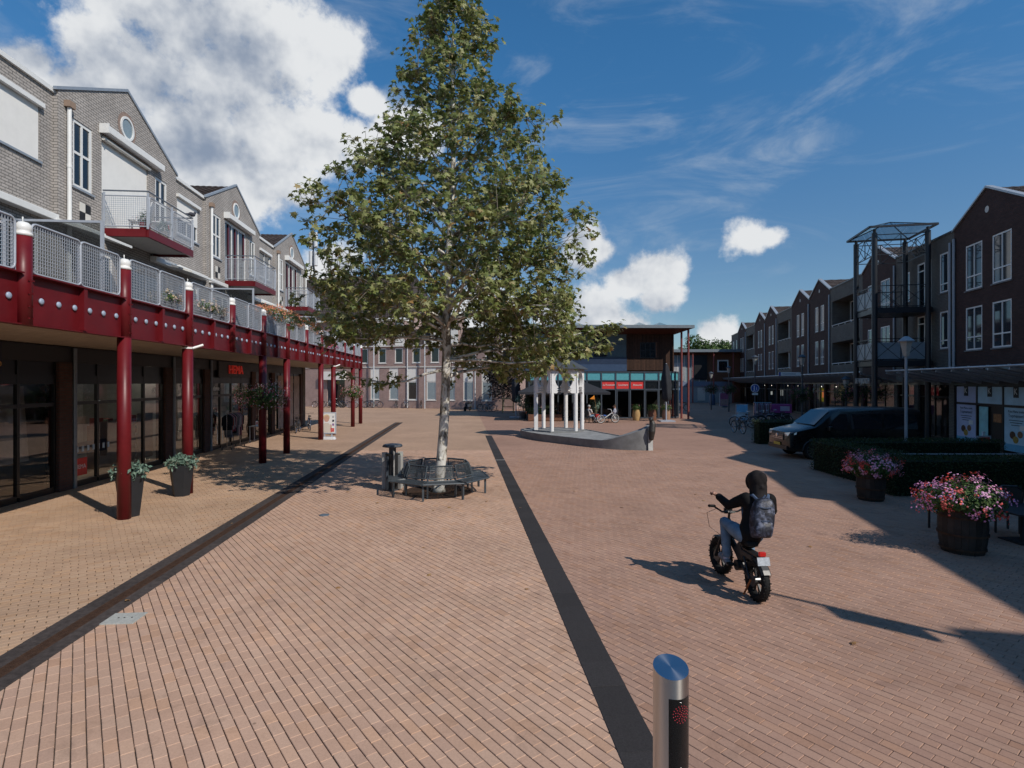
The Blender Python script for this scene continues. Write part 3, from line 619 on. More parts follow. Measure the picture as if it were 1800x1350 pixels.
# ------------------------------------------------------------------ shop fronts under the gallery
SFT = 3.55
piers = [v for v in (5.2, 10.95, 16.75, 22.3, 25.5, 31.0, 34.1, 39.9)]
m = MB(); fbox(m, fl, 4, 40.4, SFT, 3.985, -.2, .0); m.build('shop_lintel', mat('charcoal panel', (.02, .02, .021), .5, var=.2, scale=2), lb)
for v in piers:
    m = MB(); fbox(m, fl, v-.26, v+.26, 0, SFT, -.3, .05); pr_ = m.build('pier', brickD, lb)
    if v > 15 and v < 30: m = MB(); m.cyl(fl(v+.36, 0, .05), fl(v+.36, 3.96, .05), .055, n=10); m.build('downpipe', mat('galvanised pipe', (.20, .23, .26), .4, metal=.6, var=.2), lb, smooth=True)
def shopfront(v0, v1, doors=()):
    n = max(2, round((v1-v0)/1.32)); fr = MB(); e = [v0+(v1-v0)*k/n for k in range(n+1)]
    for x in e: fbox(fr, fl, x-.045, x+.045, .12, SFT, -.12, -.03)
    for a, b in zip(e[:-1], e[1:]):
        for z0, z1 in ((.0, .16), (2.35, 2.45), (2.95, 3.2)): fbox(fr, fl, a+.0452, b-.0452, z0, z1, -.115, -.035)
        fbox(fr, fl, a+.0452, b-.0452, 3.2005, SFT-.005, -.11, -.06)
    o = fr.build('shop_front', mat('black aluminium', (.010, .010, .011), .35), lb)
    for a, b in zip(e[:-1], e[1:]):
        for z0, z1 in ((.16, 2.35), (2.45, 2.95)):
            MB().quad(fl(a+.04, z0, -.075), fl(b-.04, z0, -.075), fl(b-.04, z1, -.075), fl(a+.04, z1, -.075)).build('pane', shopglassL, o)
    return o
for a, b in zip(piers[:-1], piers[1:]): shopfront(a+.27, b-.27)
# shop interior: floor, back wall, ceiling, shelving and goods, lit spots
m = MB(); m.quad(fl(4, .005, -5), fl(40.3, .005, -5), fl(40.3, .005, -.05), fl(4, .005, -.05)); m.build('shop_floor', mat('shop floor', (.42, .38, .33), .3), lb)
m = MB(); m.quad(fl(4, 0, -5), fl(40.3, 0, -5), fl(40.3, 3.6, -5), fl(4, 3.6, -5)); m.quad(fl(4, 3.56, -5), fl(40.3, 3.56, -5), fl(40.3, 3.56, -.25), fl(4, 3.56, -.25)); m.build('shop_inner_wall', mat('shop wall', (.42, .40, .38), .8, var=.3, scale=1.5), lb)
for v in (16.7, 25.5, 34.1): m = MB(); m.quad(fl(v, 0, -5), fl(v, 3.56, -5), fl(v, 3.56, -.3), fl(v, 0, -.3)); m.build('party_wall', mat('party wall', (.35, .34, .32), .8), lb)
rs = random.Random(4)
spotm = mat('lit spot', (1, 1, 1), .5, emit=((1, .93, .8), 60))
for k in range(16):
    v = 17.5+k*.95; m = MB(); m.cyl(fl(v, 3.40, -1.2-.6*(k % 3)), fl(v, 3.46, -1.2-.6*(k % 3)), .055, n=8); m.build('ceiling_spot', spotm, lb)
goods = [mat('goods %d' % i, c, .7) for i, c in enumerate([(.4, .32, .24), (.15, .2, .28), (.5, .48, .45), (.3, .08, .07), (.08, .1, .12), (.45, .36, .22), (.2, .28, .22)])]
ORD = ['first', 'second', 'third', 'fourth', 'fifth', 'sixth', 'seventh', 'eighth', 'ninth']
for k, v in enumerate((17.9, 19.6, 21.3, 23.5, 26.6, 28.2, 29.8, 32.2, 33.2)):
    o = empty('shop_shelf', (*FL.w(UW-1.1-rs.random()*1.6, v), 0.01), FL.a)
    tag(o, ORD[k]+' goods shelf from the left, dim behind the shop windows', 'shelf', 'goods shelves in the shops')
    f = MB()
    for y in (-.55, .55): f.box(-.2, y-.02, 0, .2, y+.02, 1.5)
    for z in (.12, .55, .98, 1.42): f.box(-.2, -.529, z, .2, .529, z+.03)
    f.build('frame', [white, greym, wood][k % 3], o)
    for z in (.15, .58, 1.01, 1.45):
        y = -.5
        while y < .42:
            w_ = rs.uniform(.1, .28); h_ = rs.uniform(.1, .3)
            MB().box(-.16, y, z+.001, .16, min(.52, y+w_), z+h_).build('goods', rs.choice(goods), o); y += w_+.03
# tall white display panel inside the first window, cardboard boards in the second
o = MB().box(-.02, -1.1, .9, .02, 1.1, 2.9).build('leaning_board', mat('white panel', (.72, .71, .69), .7), loc=(*FL.w(UW-.55, 15.2), 0)); o.rotation_euler = (0, R(-4), FL.a); tag(o, 'large plain white panel leaning behind the leftmost shop window', 'panel')
for k, (v, z) in enumerate(((19.3, 1.15), (20.4, .95), (21.5, 1.3))):
    o = MB().box(-.015, -.5, .3, .015, .5, z+.6).build('display_board', mat('tan board', (.42, .32, .24), .8), loc=(*FL.w(UW-.4, v), 0), rz=FL.a); tag(o, ['tan display board behind the glass nearest the downpipe', 'tan display board in the middle of the shop window', 'tan display board behind the glass beside the red column'][k], 'board')
# signs
def lsign(v, z): return fl(v, z, .03)
mtxt = mat('white letter', (.75, .75, .75), .5)
bl = MB(); fbox(bl, fl, 26.6, 30.4, 3.22, 3.96, .003, .06); sb = bl.build('shop_sign', mat('sign board black', (.016, .016, .017), .5), lb)
text('letters', 'HEMA', .58, mat('lit red letter', (.65, .04, .03), .5, emit=((1, .06, .04), .10)), sb, fl(28.5, 3.58, .085), (R(90), 0, R(90)), .03, font_w=1.1)
text('window_letters', 'dames', .30, mtxt, lb, fl(26.7, 2.72, -.06), (R(90), 0, R(90)), .002)
text('window_letters', 'oi', .34, mtxt, lb, fl(21.45, 2.74, -.06), (R(90), 0, R(90)), .002)
sq = MB(); fbox(sq, fl, 17.25, 17.82, .30, .80, -.072, -.066); sq = sq.build('window_sticker', redsign, lb); text('letters', 'HEMA', .17, mtxt, sq, fl(17.53, .55, -.062), (R(90), 0, R(90)), .001)
for k in range(7):                                # small paper motifs hung low in the window
    z = .98; v = 17.35+k*.24; mm_ = MB(); fbox(mm_, fl, v, v+.10, z, z+.16, -.072, -.068); mm_.build('paper_motif', mat('pale motif', (.45, .55, .6), .6), lb)
mm_ = MB(); fbox(mm_, fl, 17.2, 19.1, .86, 1.22, -.30, -.29); mm_.build('paper_band', mat('dusk blue paper', (.05, .08, .12), .7), lb)
# scissors sign of the hairdresser
sc_ = MB(); fbox(sc_, fl, 13.2, 14.55, 3.2, 3.97, .003, .05); so = sc_.build('shop_sign', mat('sign navy', (.008, .01, .025), .5), lb)
gold = mat('gold paint', (.5, .30, .10), .4); m = MB()
m.bar(fl(14.05, 3.90, .055), fl(14.12, 3.42, .055), .035, .01, (1, 0, 0)); m.bar(fl(13.85, 3.70, .055), fl(14.38, 3.48, .055), .035, .01, (1, 0, 0))
for c in ((14.12, 3.36), (14.45, 3.44)): m.tube([fl(c[0]+.06*math.cos(t*PI/5), c[1]+.06*math.sin(t*PI/5), .06) for t in range(10)], .013, 6, closed=True)
m.build('scissors_emblem', gold, so)
# large photo panels on the last shop windows
for v0, v1 in ((35.1, 36.5), (36.7, 38.1), (38.3, 39.5)):
    m = MB(); fbox(m, fl, v0, v1, .2, 3.4, -.028, -.018); m.build('photo_panel', mat('weathered photo print', (.36, .29, .25), .7, var=.5, scale=1.6), lb)
# ================================================================== red steel gallery with terrace railing
UG = -7.42; SP = 2.88*1.004; V0 = 9.62*1.02+.65
def colv(k): return Lv[k]
Lv = []
for k in range(12):
    Z = 9.62+2.88*k; t = (-7.42/Z-.0857)/.9963; Lv.append(Z*(.9963-.0857*t))
Lv = [Lv[0]-(Lv[1]-Lv[0])]+Lv      # one more bay towards the camera, index 0 is out of frame
ga = empty('steel_gallery', (*FL.w(UG, Lv[1]), 0), FL.a); tag(ga, 'dark red steel gallery with columns, fascia and mesh railing before the shops', 'gallery')
g0 = Lv[1]; fg2 = lambda a, b, d: (d, a-g0, b)
FB, FT = 3.99, 4.84
colm = MB(); colm.cyl((0, 0, FB-.02), (0, 0, 5.47), .135, n=20)
flm = MB(); flm.cyl((0, 0, 0.0), (0, 0, FB+.01), .135, n=20)
plm = MB(); plm.box(-.155, -.012, FB, .155, .012, FT)
cap = MB(); cap.lathe([(.140, 5.47), (.142, 5.52), (.125, 5.53), (.105, 5.54), (.122, 5.57), (.128, 5.61), (.118, 5.66), (.085, 5.70), (.035, 5.715)], (0, 0, 0), 20)
for i in range(3): cap.cyl((0, 0, 5.70), (0, 0, 5.80), .012, n=6)
bolt = MB()
for z in (4.08, 4.28, 4.5, 4.72):
    for a in (-1, 1): bolt.lathe([(.014, 0), (.014, .012), (.006, .018)], (0, 0, 0), 6) if False else bolt.box(.13, a*.05-.012, z-.012, .148, a*.05+.012, z+.012)
cm, fm_, cpm, bm_ = colm.mesh('column_head', red, True), flm.mesh('column', red, True), cap.mesh('finial', white, True), bolt.mesh('bolts', red)
def lo(name, me, parent, loc, rz=0):
    o = bpy.data.objects.new(name, me); COL.objects.link(o); o.parent = parent; o.location = loc; o.rotation_euler = (0, 0, rz); return o
RP = rail_panel(1.27, .86)
stm = MB().box(-.004, -.05, FB+.012, .11, .05, FT-.022).mesh('stiffener', red)
rvm = MB().ball((0, 0, 0), (.030, .058, .058), 12, 8).mesh('rivet_cap', rivetm, True)
for k, v in enumerate(Lv):
    c = lo('column', fm_, ga, fg2(v, 0, 0)) if (k-1) % 3 else lo('column_head', cm, ga, fg2(v, 0, 0))
    if (k-1) % 3: lo('column_head', cm, c, (0, 0, 0))
    lo('finial', cpm, c, (0, 0, 0)); lo('bolts', bm_, c, (0, 0, 0)); 
    if k+1 < len(Lv):
        v1 = Lv[k+1]; mid = (v+v1)/2
        for h, (a, b) in enumerate(((v, mid), (mid, v1))):
            m = MB(); fbox(m, fg2, a+(.13 if h == 0 else .0), b-(.0 if h == 0 else .13), FB, FT-.02, -.02, .012); p = m.build('fascia_panel', red, ga)
            for j in range(3):
                q = a+(b-a)*(j+.72)/3.35+(.08 if h == 0 else -.06); lo('rivet_cap', rvm, p, fg2(q, 4.42, .028))
        lo('stiffener', stm, ga, fg2(mid, 0, 0))
        m = MB(); fbox(m, fg2, v+.13, v1-.13, FT-.0195, FT+.005, -.10, .13); fbox(m, fg2, v+.13, v1-.13, FB-.02, FB-.0005, -.10, .08); m.build('flange', red, ga)
        for q in (v+.16, mid, v1-.16): b = MB(); fbox(b, fg2, q-.022, q+.022, FT+.006, 5.66, -.045, -.005); b.build('railing_post', greym, ga)
        put_rail(RP, ga, fg2(v+.18, 4.88, .012), 0); put_rail(RP, ga, fg2(mid-.01, 4.88, .012), 0)
b = MB(); b.cyl(fg2(Lv[0], 5.70, -.03), fg2(Lv[-1], 5.70, -.03), .026, n=10); b.build('handrail', mat('slate rail', (.10, .12, .15), .45), ga, smooth=True)
# soffit boards and deck
ub = UW-UG
k = 0; y = Lv[0]
nb = 26
for i in range(nb):
    d0 = -.03-(abs(ub)-.1)*i/nb; d1 = -.03-(abs(ub)-.1)*(i+1)/nb+.008
    m = MB(); fbox(m, fg2, Lv[0], Lv[-1]-.02, FB+.01+(.002 if i % 2 else 0), FB+.05, d1, d0); m.build('soffit_board', soffitm, ga)
m = MB(); fbox(m, fg2, Lv[0], Lv[-1], 4.6, 4.72, ub+.16, -.05); m.build('deck', concrete, ga)
m = MB(); fbox(m, fg2, Lv[-1]-.03, Lv[-1]+.02, FB-.01, FT, ub, -.14); m.build('end_beam', red, ga)
# terrace partition screens
dv = glass_mat('frosted screen', (.6, .62, .62), .8, .25)
for i, v in enumerate((Lv[2]-.55, Lv[5]-.6, Lv[8]-.5)):
    o = empty('terrace_screen', (*FL.w(UG-.1, v), FT), FL.a); tag(o, ['frosted terrace screen behind the first railing panels at the left edge', 'frosted terrace screen beside the long orange flower box', 'frosted terrace screen on the far end of the terrace'][i], 'screen')
    f = MB(); f.box(-.05, -.03, -.1, 0, .03, 1.55); f.box(-1.9, -.025, 1.5, -.051, .025, 1.548); f.box(-1.95, -.03, -.1, -1.901, .03, 1.55); f.build('frame', greym, o); MB().box(-1.9, -.006, 0, -.051, .006, 1.499).build('pane', dv, o)
# small lamps / cameras clamped on columns
for k in (3, 9):
    o = empty('spot_lamp', (*FL.w(UG, Lv[k]), 0), FL.a); tag(o, 'small white spot clamped under the fascia on the %s red column' % ('second full' if k == 3 else 'sixth full'), 'lamp')
    m = MB(); m.cyl((0, 0, 3.90), (0, 0, 3.95), .15, n=16); m.build('clamp', white, o); m = MB(); m.cyl((.14, -.02, 3.92), (.34, .14, 4.02), .035, n=10); m.build('lamp_body', white, o)
# ================================================================== right row of apartments over shops
WR = 15.4
rb = empty('terraced_apartments', (*FR.w(WR, 45), 0), FR.a); tag(rb, 'long dark red and grey brick apartment row with gables, right side in shade', 'building')
fr = lambda a, b, d: (-d, a-45, b)
RE, RPK = 10.4, 11.65
RG = [(14.5, 20.3), (26.5, 31.8), (38.1, 43.2), (49.7, 55.2), (55.2, 61.0), (66.9, 72.5), (72.5, 78.5), (84.4, 90.5)]
RS = [(20.3, 26.5, 'plain'), (31.8, 38.1, 'tower'), (43.2, 49.7, 'loggia'), (61.0, 66.9, 'loggia'), (78.5, 84.4, 'loggia'), (90.5, 96.4, 'plain2')]
Z1 = 3.0
def coping(fm, v0, v1, c, e, pk, par):
    m = MB()
    for s_ in (v0, v1): m.prism([(-.05, 0), (.22, 0), (.22, .09), (-.05, .09)], lambda x, y, s_=s_: fm(s_+(-.08 if s_ == v0 else .08), e-.04+y, -x+.03), lambda x, y: fm(c, pk+y+.02, -x+.03))
    m.build('coping', zinc, par)
wpane = mat('paler window glass', (.03, .04, .05), .05, spec=.9)  # glossy pane with a slightly lighter base than the dark glass
for gi, (v0, v1) in enumerate(RG):
    c = (v0+v1)/2; big = gi < 3; hw = .65 if big else .42
    ws = []
    for cc in (c-1.02, c+1.02) if big else (c-.75, c+.75): ws += [(cc-hw, cc+hw, 4.5, 6.5), (cc-hw, cc+hw, 7.3, 9.42)]
    m = MB(); facade(m, fr, v0, v1, Z1, RE, ws); m.poly([fr(v0, RE, 0), fr(v1, RE, 0), fr(c, RPK, 0)]); gw = m.build('gable_wall', brickR, rb); coping(fr, v0, v1, c, RE, RPK, gw)
    m = MB(); nx = 14 if gi in (1, 2) else 8
    roof_tiles(m, fr(v0, RE, -6), fr(v0, RE, -.15), fr(c, RPK, -6), fr(c, RPK, -.15), nx, 7); roof_tiles(m, fr(v1, RE, -.15), fr(v1, RE, -6), fr(c, RPK, -.15), fr(c, RPK, -6), nx, 7)
    m.build('roof', tilem, rb)
    m = MB(); m.poly([fr(v0, RE, -9), fr(v1, RE, -9), fr(c, RPK, -9)]); m.quad(fr(v0, RE, -6), fr(c, RPK, -6), fr(c, RPK, -9), fr(v0, RE, -9)); m.quad(fr(v1, RE, -6), fr(c, RPK, -6), fr(c, RPK, -9), fr(v1, RE, -9)); m.build('rear_roof', tilem, rb)
    for w in ws: window(rb, fr, *w, cols=2, rowsplit=[.30], fr=.07, d=-.06, panem=wpane, sillm=concrete, bar=.06)
    m = MB(); m.poly([fr(c+.15*math.cos(t*PI/8), RPK-.95+.15*math.sin(t*PI/8), .012) for t in range(16)]); m.build('roundel', offwhite, gw)
    for q in ((v0+.12,) if gi not in (1,) else (v1-.1,)):
        pass
    m = MB(); m.cyl(fr(v1-.1 if gi == 1 else v0+.1, Z1+.5, .07), fr(v1-.1 if gi == 1 else v0+.1, RE-.4, .07), .06, n=10); m.build('downpipe', mat('pale pipe', (.32, .36, .40), .4), rb, smooth=True)
    if gi == 1: m = MB(); m.cyl(fr(v1+.25, Z1+.5, .07), fr(v1+.25, RE-.5, .07), .06, n=10); m.build('downpipe', MATS['pale pipe'], rb, smooth=True)
for v0, v1, kind in RS:
    holes = []
    if kind == 'loggia': holes = [(v0+.5, v1-.4, 4.35, 6.1), (v0+.5, v1-.4, 7.35, 9.35)]
    elif kind == 'tower': holes = [(v0+.55, v0+1.35, 4.7, 6.6), (v0+.55, v0+1.35, 7.55, 9.55), (v0+2.2, v0+3.7, 4.25, 6.6), (v0+2.2, v0+3.7, 7.05, 9.5), (v0+4.6, v0+5.2, 7.6, 9.3)]
    elif kind == 'plain2': holes = [(v0+1, v0+1.9, 4.5, 6.5), (v0+3.6, v0+4.5, 4.5, 6.5), (v0+1, v0+1.9, 7.3, 9.4), (v0+3.6, v0+4.5, 7.3, 9.4)]
    m = MB(); facade(m, fr, v0, v1, Z1, RE, holes, rev=1.2 if kind == 'loggia' else .12); fw = m.build('flat_wall', brickG, rb)
    m = MB(); fbox(m, fr, v0, v1, RE, RE+.09, -.3, .05); m.build('coping', dgrey, fw)
    for h in holes:
        if kind == 'loggia':
            m = MB(); m.quad(fr(h[0], h[2], -1.2), fr(h[1], h[2], -1.2), fr(h[1], h[3], -1.2), fr(h[0], h[3], -1.2)); lg = m.build('loggia_wall', brickG, rb)
            w = window(rb, lambda a, b, d: fr(a, b, d-1.1), h[0]+.4, h[1]-.8, h[2]+.02, h[3]-.1, cols=2, fr=.07, d=0, sill=False)
            m = MB(); m.cyl(fr(h[0]-.02, h[2]+.12, .0), fr(h[1]+.02, h[2]+.12, .0), .03, n=8); m.build('rail', white, lg)
            for q in range(5): x = h[0]+.1+(h[1]-h[0]-.2)*q/4; m = MB(); fbox(m, fr, x-.02, x+.02, h[2]-.02, h[2]+.1, -.02, .02); m.build('rail_post', white, lg)
            x = h[0]+1.0; m = MB(); fbox(m, fr, x-.06, x+.06, h[2], h[3], -.2, -.1); m.build('post', offwhite, lg)
        elif kind == 'tower' and h[1]-h[0] > 1.2: window(rb, fr, *h, cols=2, rowsplit=[.82], fr=.08, d=-.06, sill=False, name='balcony_door')
        else: window(rb, fr, *h, cols=1, rowsplit=[.22], fr=.08, d=-.06, panem=wpane, sillm=concrete)
# flat roof, back, ends, near part beside the camera (only its shadow is in the picture)
m = MB(); m.quad(fr(14.5, RE-.1, -.3), fr(96.4, RE-.1, -.3), fr(96.4, RE-.1, -9), fr(14.5, RE-.1, -9)); m.quad(fr(14.5, 0, -9), fr(96.4, 0, -9), fr(96.4, RE, -9), fr(14.5, RE, -9)); m.quad(fr(96.4, 0, 0), fr(96.4, RE, 0), fr(96.4, RE, -9), fr(96.4, 0, -9)); m.build('back_wall', brickG, rb)
def near_block(a0, a1, h, label, d0=0.0):
    o = empty('corner_block', (*FR.w(WR, (a0+a1)/2), 0), FR.a); tag(o, label, 'building'); c = (a0+a1)/2
    f2 = lambda a, b, d: (-d, a-c, b)
    hs = [(a0+1.2+k*2.4, a0+2.3+k*2.4, z, z+1.9) for k in range(int((a1-a0-1)/2.4)) for z in (4.5, 7.4)]
    m = MB(); facade(m, f2, a0, a1, 0, h, hs); m.quad(f2(a0, 0, 0), f2(a0, h, 0), f2(a0, h, -9), f2(a0, 0, -9)); m.quad(f2(a1, 0, 0), f2(a1, h, 0), f2(a1, h, -9), f2(a1, 0, -9)); m.quad(f2(a0, 0, -9), f2(a0, h, -9), f2(a1, h, -9), f2(a1, 0, -9)); m.build('wall', brickG, o)
    m = MB(); fbox(m, f2, a0, a1, h-.05, h+.06, -9, .04); m.build('roof', dgrey, o)
    for h_ in hs: window(o, f2, *h_, cols=2, fr=.07, d=-.06)
near_block(10.0, 14.45, 11.1, 'narrow grey brick block just outside the picture at the right')
near_block(1.6, 9.95, 10.4, 'lower flat roofed brick block outside the picture at the right, casting the foreground shade')
near_block(-16, 1.55, 11.55, 'long flat roofed brick block beside the camera, out of the picture')
# ------------------------------------------------------------------ shop level of the right row
dk = mat('shop void', (.012, .012, .014), .5, var=.3)
rpiers = [14.9, 17.6, 21.2, 24.4, 32.0, 35.6, 38.1, 43.2, 47, 51, 55.2, 61, 66.9, 72.5, 78.5, 84.4, 90.5, 96.2]
alum = mat('black aluminium', (.010, .010, .011), .35)
m = MB(); fbox(m, fr, 14.6, 96.3, 2.86, 3.05, -.3, .02); m.build('shop_lintel', alum, rb)
for v in rpiers:
    m = MB(); fbox(m, fr, v-.22, v+.22, 0, 2.858, -.3, .03); m.build('pier', brickG if v < 40 else brickR, rb)
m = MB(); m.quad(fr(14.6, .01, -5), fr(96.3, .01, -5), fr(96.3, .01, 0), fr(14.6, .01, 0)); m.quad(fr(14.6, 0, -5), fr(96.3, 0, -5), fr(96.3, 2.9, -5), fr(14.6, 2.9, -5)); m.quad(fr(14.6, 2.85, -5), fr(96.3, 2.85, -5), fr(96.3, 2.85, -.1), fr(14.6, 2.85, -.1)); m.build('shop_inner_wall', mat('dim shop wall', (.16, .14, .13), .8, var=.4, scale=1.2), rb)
for a, b in zip(rpiers[:-1], rpiers[1:]):
    a += .221; b -= .221
    if 23 < a < 32: continue
    n = max(2, round((b-a)/1.5)); e = [a+(b-a)*k/n for k in range(n+1)]; f = MB()
    for x in e: fbox(f, fr, x-.04, x+.04, 0, 2.855, -.14, -.06)
    for p, q in zip(e[:-1], e[1:]):
        for z0, z1 in ((.0, .2), (2.2, 2.28)): fbox(f, fr, p+.041, q-.041, z0, z1, -.135, -.065)
    o = f.build('shop_front', alum, rb)
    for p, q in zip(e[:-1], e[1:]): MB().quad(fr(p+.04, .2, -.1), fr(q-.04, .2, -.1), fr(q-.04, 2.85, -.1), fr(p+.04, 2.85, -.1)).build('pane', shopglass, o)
# lit and coloured things inside / outside those shops
def lamp_panel(a0, a1, b0, b1, col, st, d=-.6, name='shop_panel', lab=None):
    m = MB(); fbox(m, fr, a0, a1, b0, b1, d, d+.04); return m.build(name, mat('panel %.2f %.2f %.2f %.1f' % (*col, st), col, .5, emit=(col, st) if st else None), rb)
lamp_panel(46.0, 47.6, 2.0, 2.75, (.5, .28, .02), 0, .05); lamp_panel(46.1, 47.3, 1.2, 1.9, (.5, .28, .02), 0, -1)
lamp_panel(44.3, 45.6, 1.6, 2.6, (.42, .10, .02), 0, .03)
lamp_panel(52.5, 53.3, 1.7, 2.3, (.8, .15, .08), .8, -.5); lamp_panel(56.5, 58.3, 1.2, 2.4, (.40, .42, .03), .12, -2); lamp_panel(62, 63, 1.2, 2.5, (.4, .4, .05), .1, -2)
lamp_panel(68.5, 69.5, 1.5, 2.2, (.8, .8, .75), .4, -1); lamp_panel(73.5, 74.2, 1.5, 1.9, (.8, .8, .75), .7, -1)
lamp_panel(34.3, 37.4, 2.30, 2.72, (.35, .02, .03), .12, -.5); lamp_panel(30.5, 33.0, 2.30, 2.72, (.35, .02, .03), .12, -.5)
lamp_panel(79.5, 81.0, .9, 2.2, (.35, .3, .1), 0, -.5); lamp_panel(86, 88, 1.0, 2.3, (.5, .5, .48), .1, -.5)
for k in range(14): lamp_panel(40+k*3.7, 40.12+k*3.7, 2.6, 2.66, (1, .9, .75), 5, -.9, 'ceiling_spot')
# the poster shop front at the near end
KM = [(24.65, 26.4), (26.5, 28.05), (28.15, 29.95), (30.05, 31.7)]
f = MB(); fbox(f, fr, 24.5, 31.78, 2.842, 2.856, -.12, -.02); ks = f.build('poster_shop_front', alum, rb)
for x in (24.6, 26.45, 28.1, 30.0, 31.74): f = MB(); fbox(f, fr, x-.05, x+.05, 0, 2.84, -.12, -.02); f.build('mullion', alum, ks)
film = mat('pale blue film', (.42, .62, .74), .35, var=.25, scale=1.2); film2 = mat('lilac film', (.46, .52, .74), .35, var=.2, scale=1.2); txtd = mat('slate text', (.03, .05, .08), .6)
rotR = (R(90), 0, R(-90))
for i, (a, b) in enumerate(KM):
    m = MB(); fbox(m, fr, a, b, 2.05, 2.80, -.07, -.05); p = m.build('top_film', [film, film, film, film2][i], ks)
    c = (a+b)/2; m = MB(); fbox(m, fr, c-.16, c+.16, 2.36, 2.84, -.048, -.035); kb = m.build('logo_plate', black, p); text('logo_letter', 'K', .36, white, kb, fr(c, 2.60, -.025), rotR, .002)
    m = MB(); fbox(m, fr, a, b, 1.95, 2.04, -.09, -.03); m.build('transom', alum, ks)
    if i != 2:
        m = MB(); fbox(m, fr, a, b, .12, 1.94, -.07, -.05); q = m.build('poster', [film, film, film, film2][i], ks)
        text('poster_text', 'Kies-Menu zoekt', .15, txtd, q, fr(c, 1.78, -.045), rotR, .001); text('poster_text', 'Topmensen!', .20, txtd, q, fr(c, 1.60, -.045), rotR, .001)
        for j in range(3): m = MB(); fbox(m, fr, c-.45+j*.07, c+.45-j*.07, 1.40-j*.10, 1.43-j*.10, -.047, -.044); m.build('text_line', txtd, q)
        m = MB(); fbox(m, fr, a+.02, b-.02, .13, .42, -.047, -.044); m.build('wave', mat('sky blue print', (.12, .40, .58), .4), q)
        for j, (dx, z, r_, cl) in enumerate(((-.25, .85, .17, (.22, .12, .06)), (.22, .80, .19, (.10, .05, .03)), (.02, .62, .18, (.38, .26, .06)))):
            m = MB(); m.poly([fr(c+dx+r_*math.cos(t*PI/6), z+.85*r_*math.sin(t*PI/6), -.043+j*.001) for t in range(12)]); m.build('food_print', mat('food print %d' % j, cl, .6, var=.5, scale=12), q)
        m = MB(); fbox(m, fr, c-.55, c-.22, 1.03, 1.22, -.046, -.043); m.build('note', paper, q)
    else:
        m = MB(); fbox(m, fr, a+1.05, b-.1, .3, 1.9, -.07, -.05); m.build('door_film', mat('teal film', (.30, .62, .66), .35, var=.3, scale=2), ks)
        m = MB(); fbox(m, fr, a+.02, b-.02, 0, 1.94, -.15, -.12); m.build('door', alum, ks)
        m = MB(); fbox(m, fr, a+.2, a+.75, 1.25, 1.62, -.118, -.11); m.build('door_print', mat('orange print', (.36, .16, .07), .6, var=.6, scale=14), ks)
# glass canopies
def canopy(v0, v1, label):
    o = empty('glass_canopy', (*FR.w(WR-.05, (v0+v1)/2), 0), FR.a); tag(o, label, 'canopy'); c = (v0+v1)/2
    f2 = lambda a, b, d: (-d, a-c, b); n = max(2, round((v1-v0)/1.25))
    wi, wo, hi, ho = .02, 2.4, 3.02, 3.54
    m = MB(); m.cyl(f2(v0, ho+.05, wo), f2(v1, ho+.05, wo), .045, n=10); m.build('front_tube', mat('galvanised tube', (.38, .42, .46), .4, metal=.3), o, smooth=True)
    gm = MB().quad(f2(c+.02, hi, wi), f2(c+(v1-v0)/n-.02, hi, wi), f2(c+(v1-v0)/n-.02, ho, wo), f2(c+.02, ho, wo)).mesh('pane', roofglass)
    rm = MB(); rm.bar(f2(c, hi-.05, wi), f2(c, ho-.05, wo), .05, .08); rm = rm.mesh('rafter', greym)
    cmh = MB().box(-.035, -.035, -.035, .035, .035, .05).mesh('clamp', MATS['galvanised tube'])
    for k in range(n+1):
        q = v0+(v1-v0)*k/n-c; lo('rafter', rm, o, (0, q, 0)); lo('clamp', cmh, o, (-wo, q, ho+.06))
        if k < n: lo('pane', gm, o, (0, q, 0))
canopy(19.5, 33.2, 'near glass canopy with pale front tube above the poster shop')
canopy(36.6, 96.0, 'long glass canopy running along the far right shops beyond the tower')
# ------------------------------------------------------------------ steel balcony tower
tw = empty('balcony_tower', (*FR.w(13.72, 34.73), 0), FR.a); tag(tw, 'free standing dark steel balcony tower with glass pyramid roof before the right row', 'tower')
ft = lambda w, r, z: (w-13.72, r-34.73, z)
tsteel = mat('blue black steel', (.014, .017, .023), .4, var=.15)
TP = [(12.5, 33.46), (12.5, 36.0), (15.0, 33.46), (15.0, 36.0)]
for w, r in TP:
    m = MB(); m.cyl(ft(w, r, 0), ft(w, r, 10.9), .135, n=16); m.cyl(ft(w, r, 10.9), ft(w, r, 11.1), .08, n=12); m.build('post', tsteel, tw, smooth=True)
for z in (4.15, 6.95):
    m = MB(); m.box(*ft(12.5, 33.6, z-.28), *ft(15.3, 35.86, z-.02)); s_ = m.build('platform', tsteel, tw)
    MB().box(*ft(12.42, 33.4, z-.3), *ft(15.05, 33.59, z)).build('edge_beam', tsteel, s_); MB().box(*ft(12.42, 35.87, z-.3), *ft(15.05, 36.06, z)).build('edge_beam', tsteel, s_)
def xpanel(p, q, z0, z1, glass):
    m = MB(); P = lambda t, z: tuple(Vector(p).lerp(Vector(q), t)[:2])+(z,)
    for z in (z0, z1): m.bar(P(0, z), P(1, z), .04)
    m.bar(P(0, z0), P(0, z1), .035); m.bar(P(1, z0), P(1, z1), .035); m.bar(P(.02, z0), P(.98, z1), .025); m.bar(P(.02, z1), P(.98, z0), .025)
    o = m.build('railing', tsteel, tw)
    if glass: a = P(.02, z0+.04); b = P(.98, z0+.04); c = P(.98, z1-.2); d = P(.02, z1-.2); MB().quad(a, b, c, d).build('pane', mat('milk panel', (.20, .25, .29), .4), o)
    return o
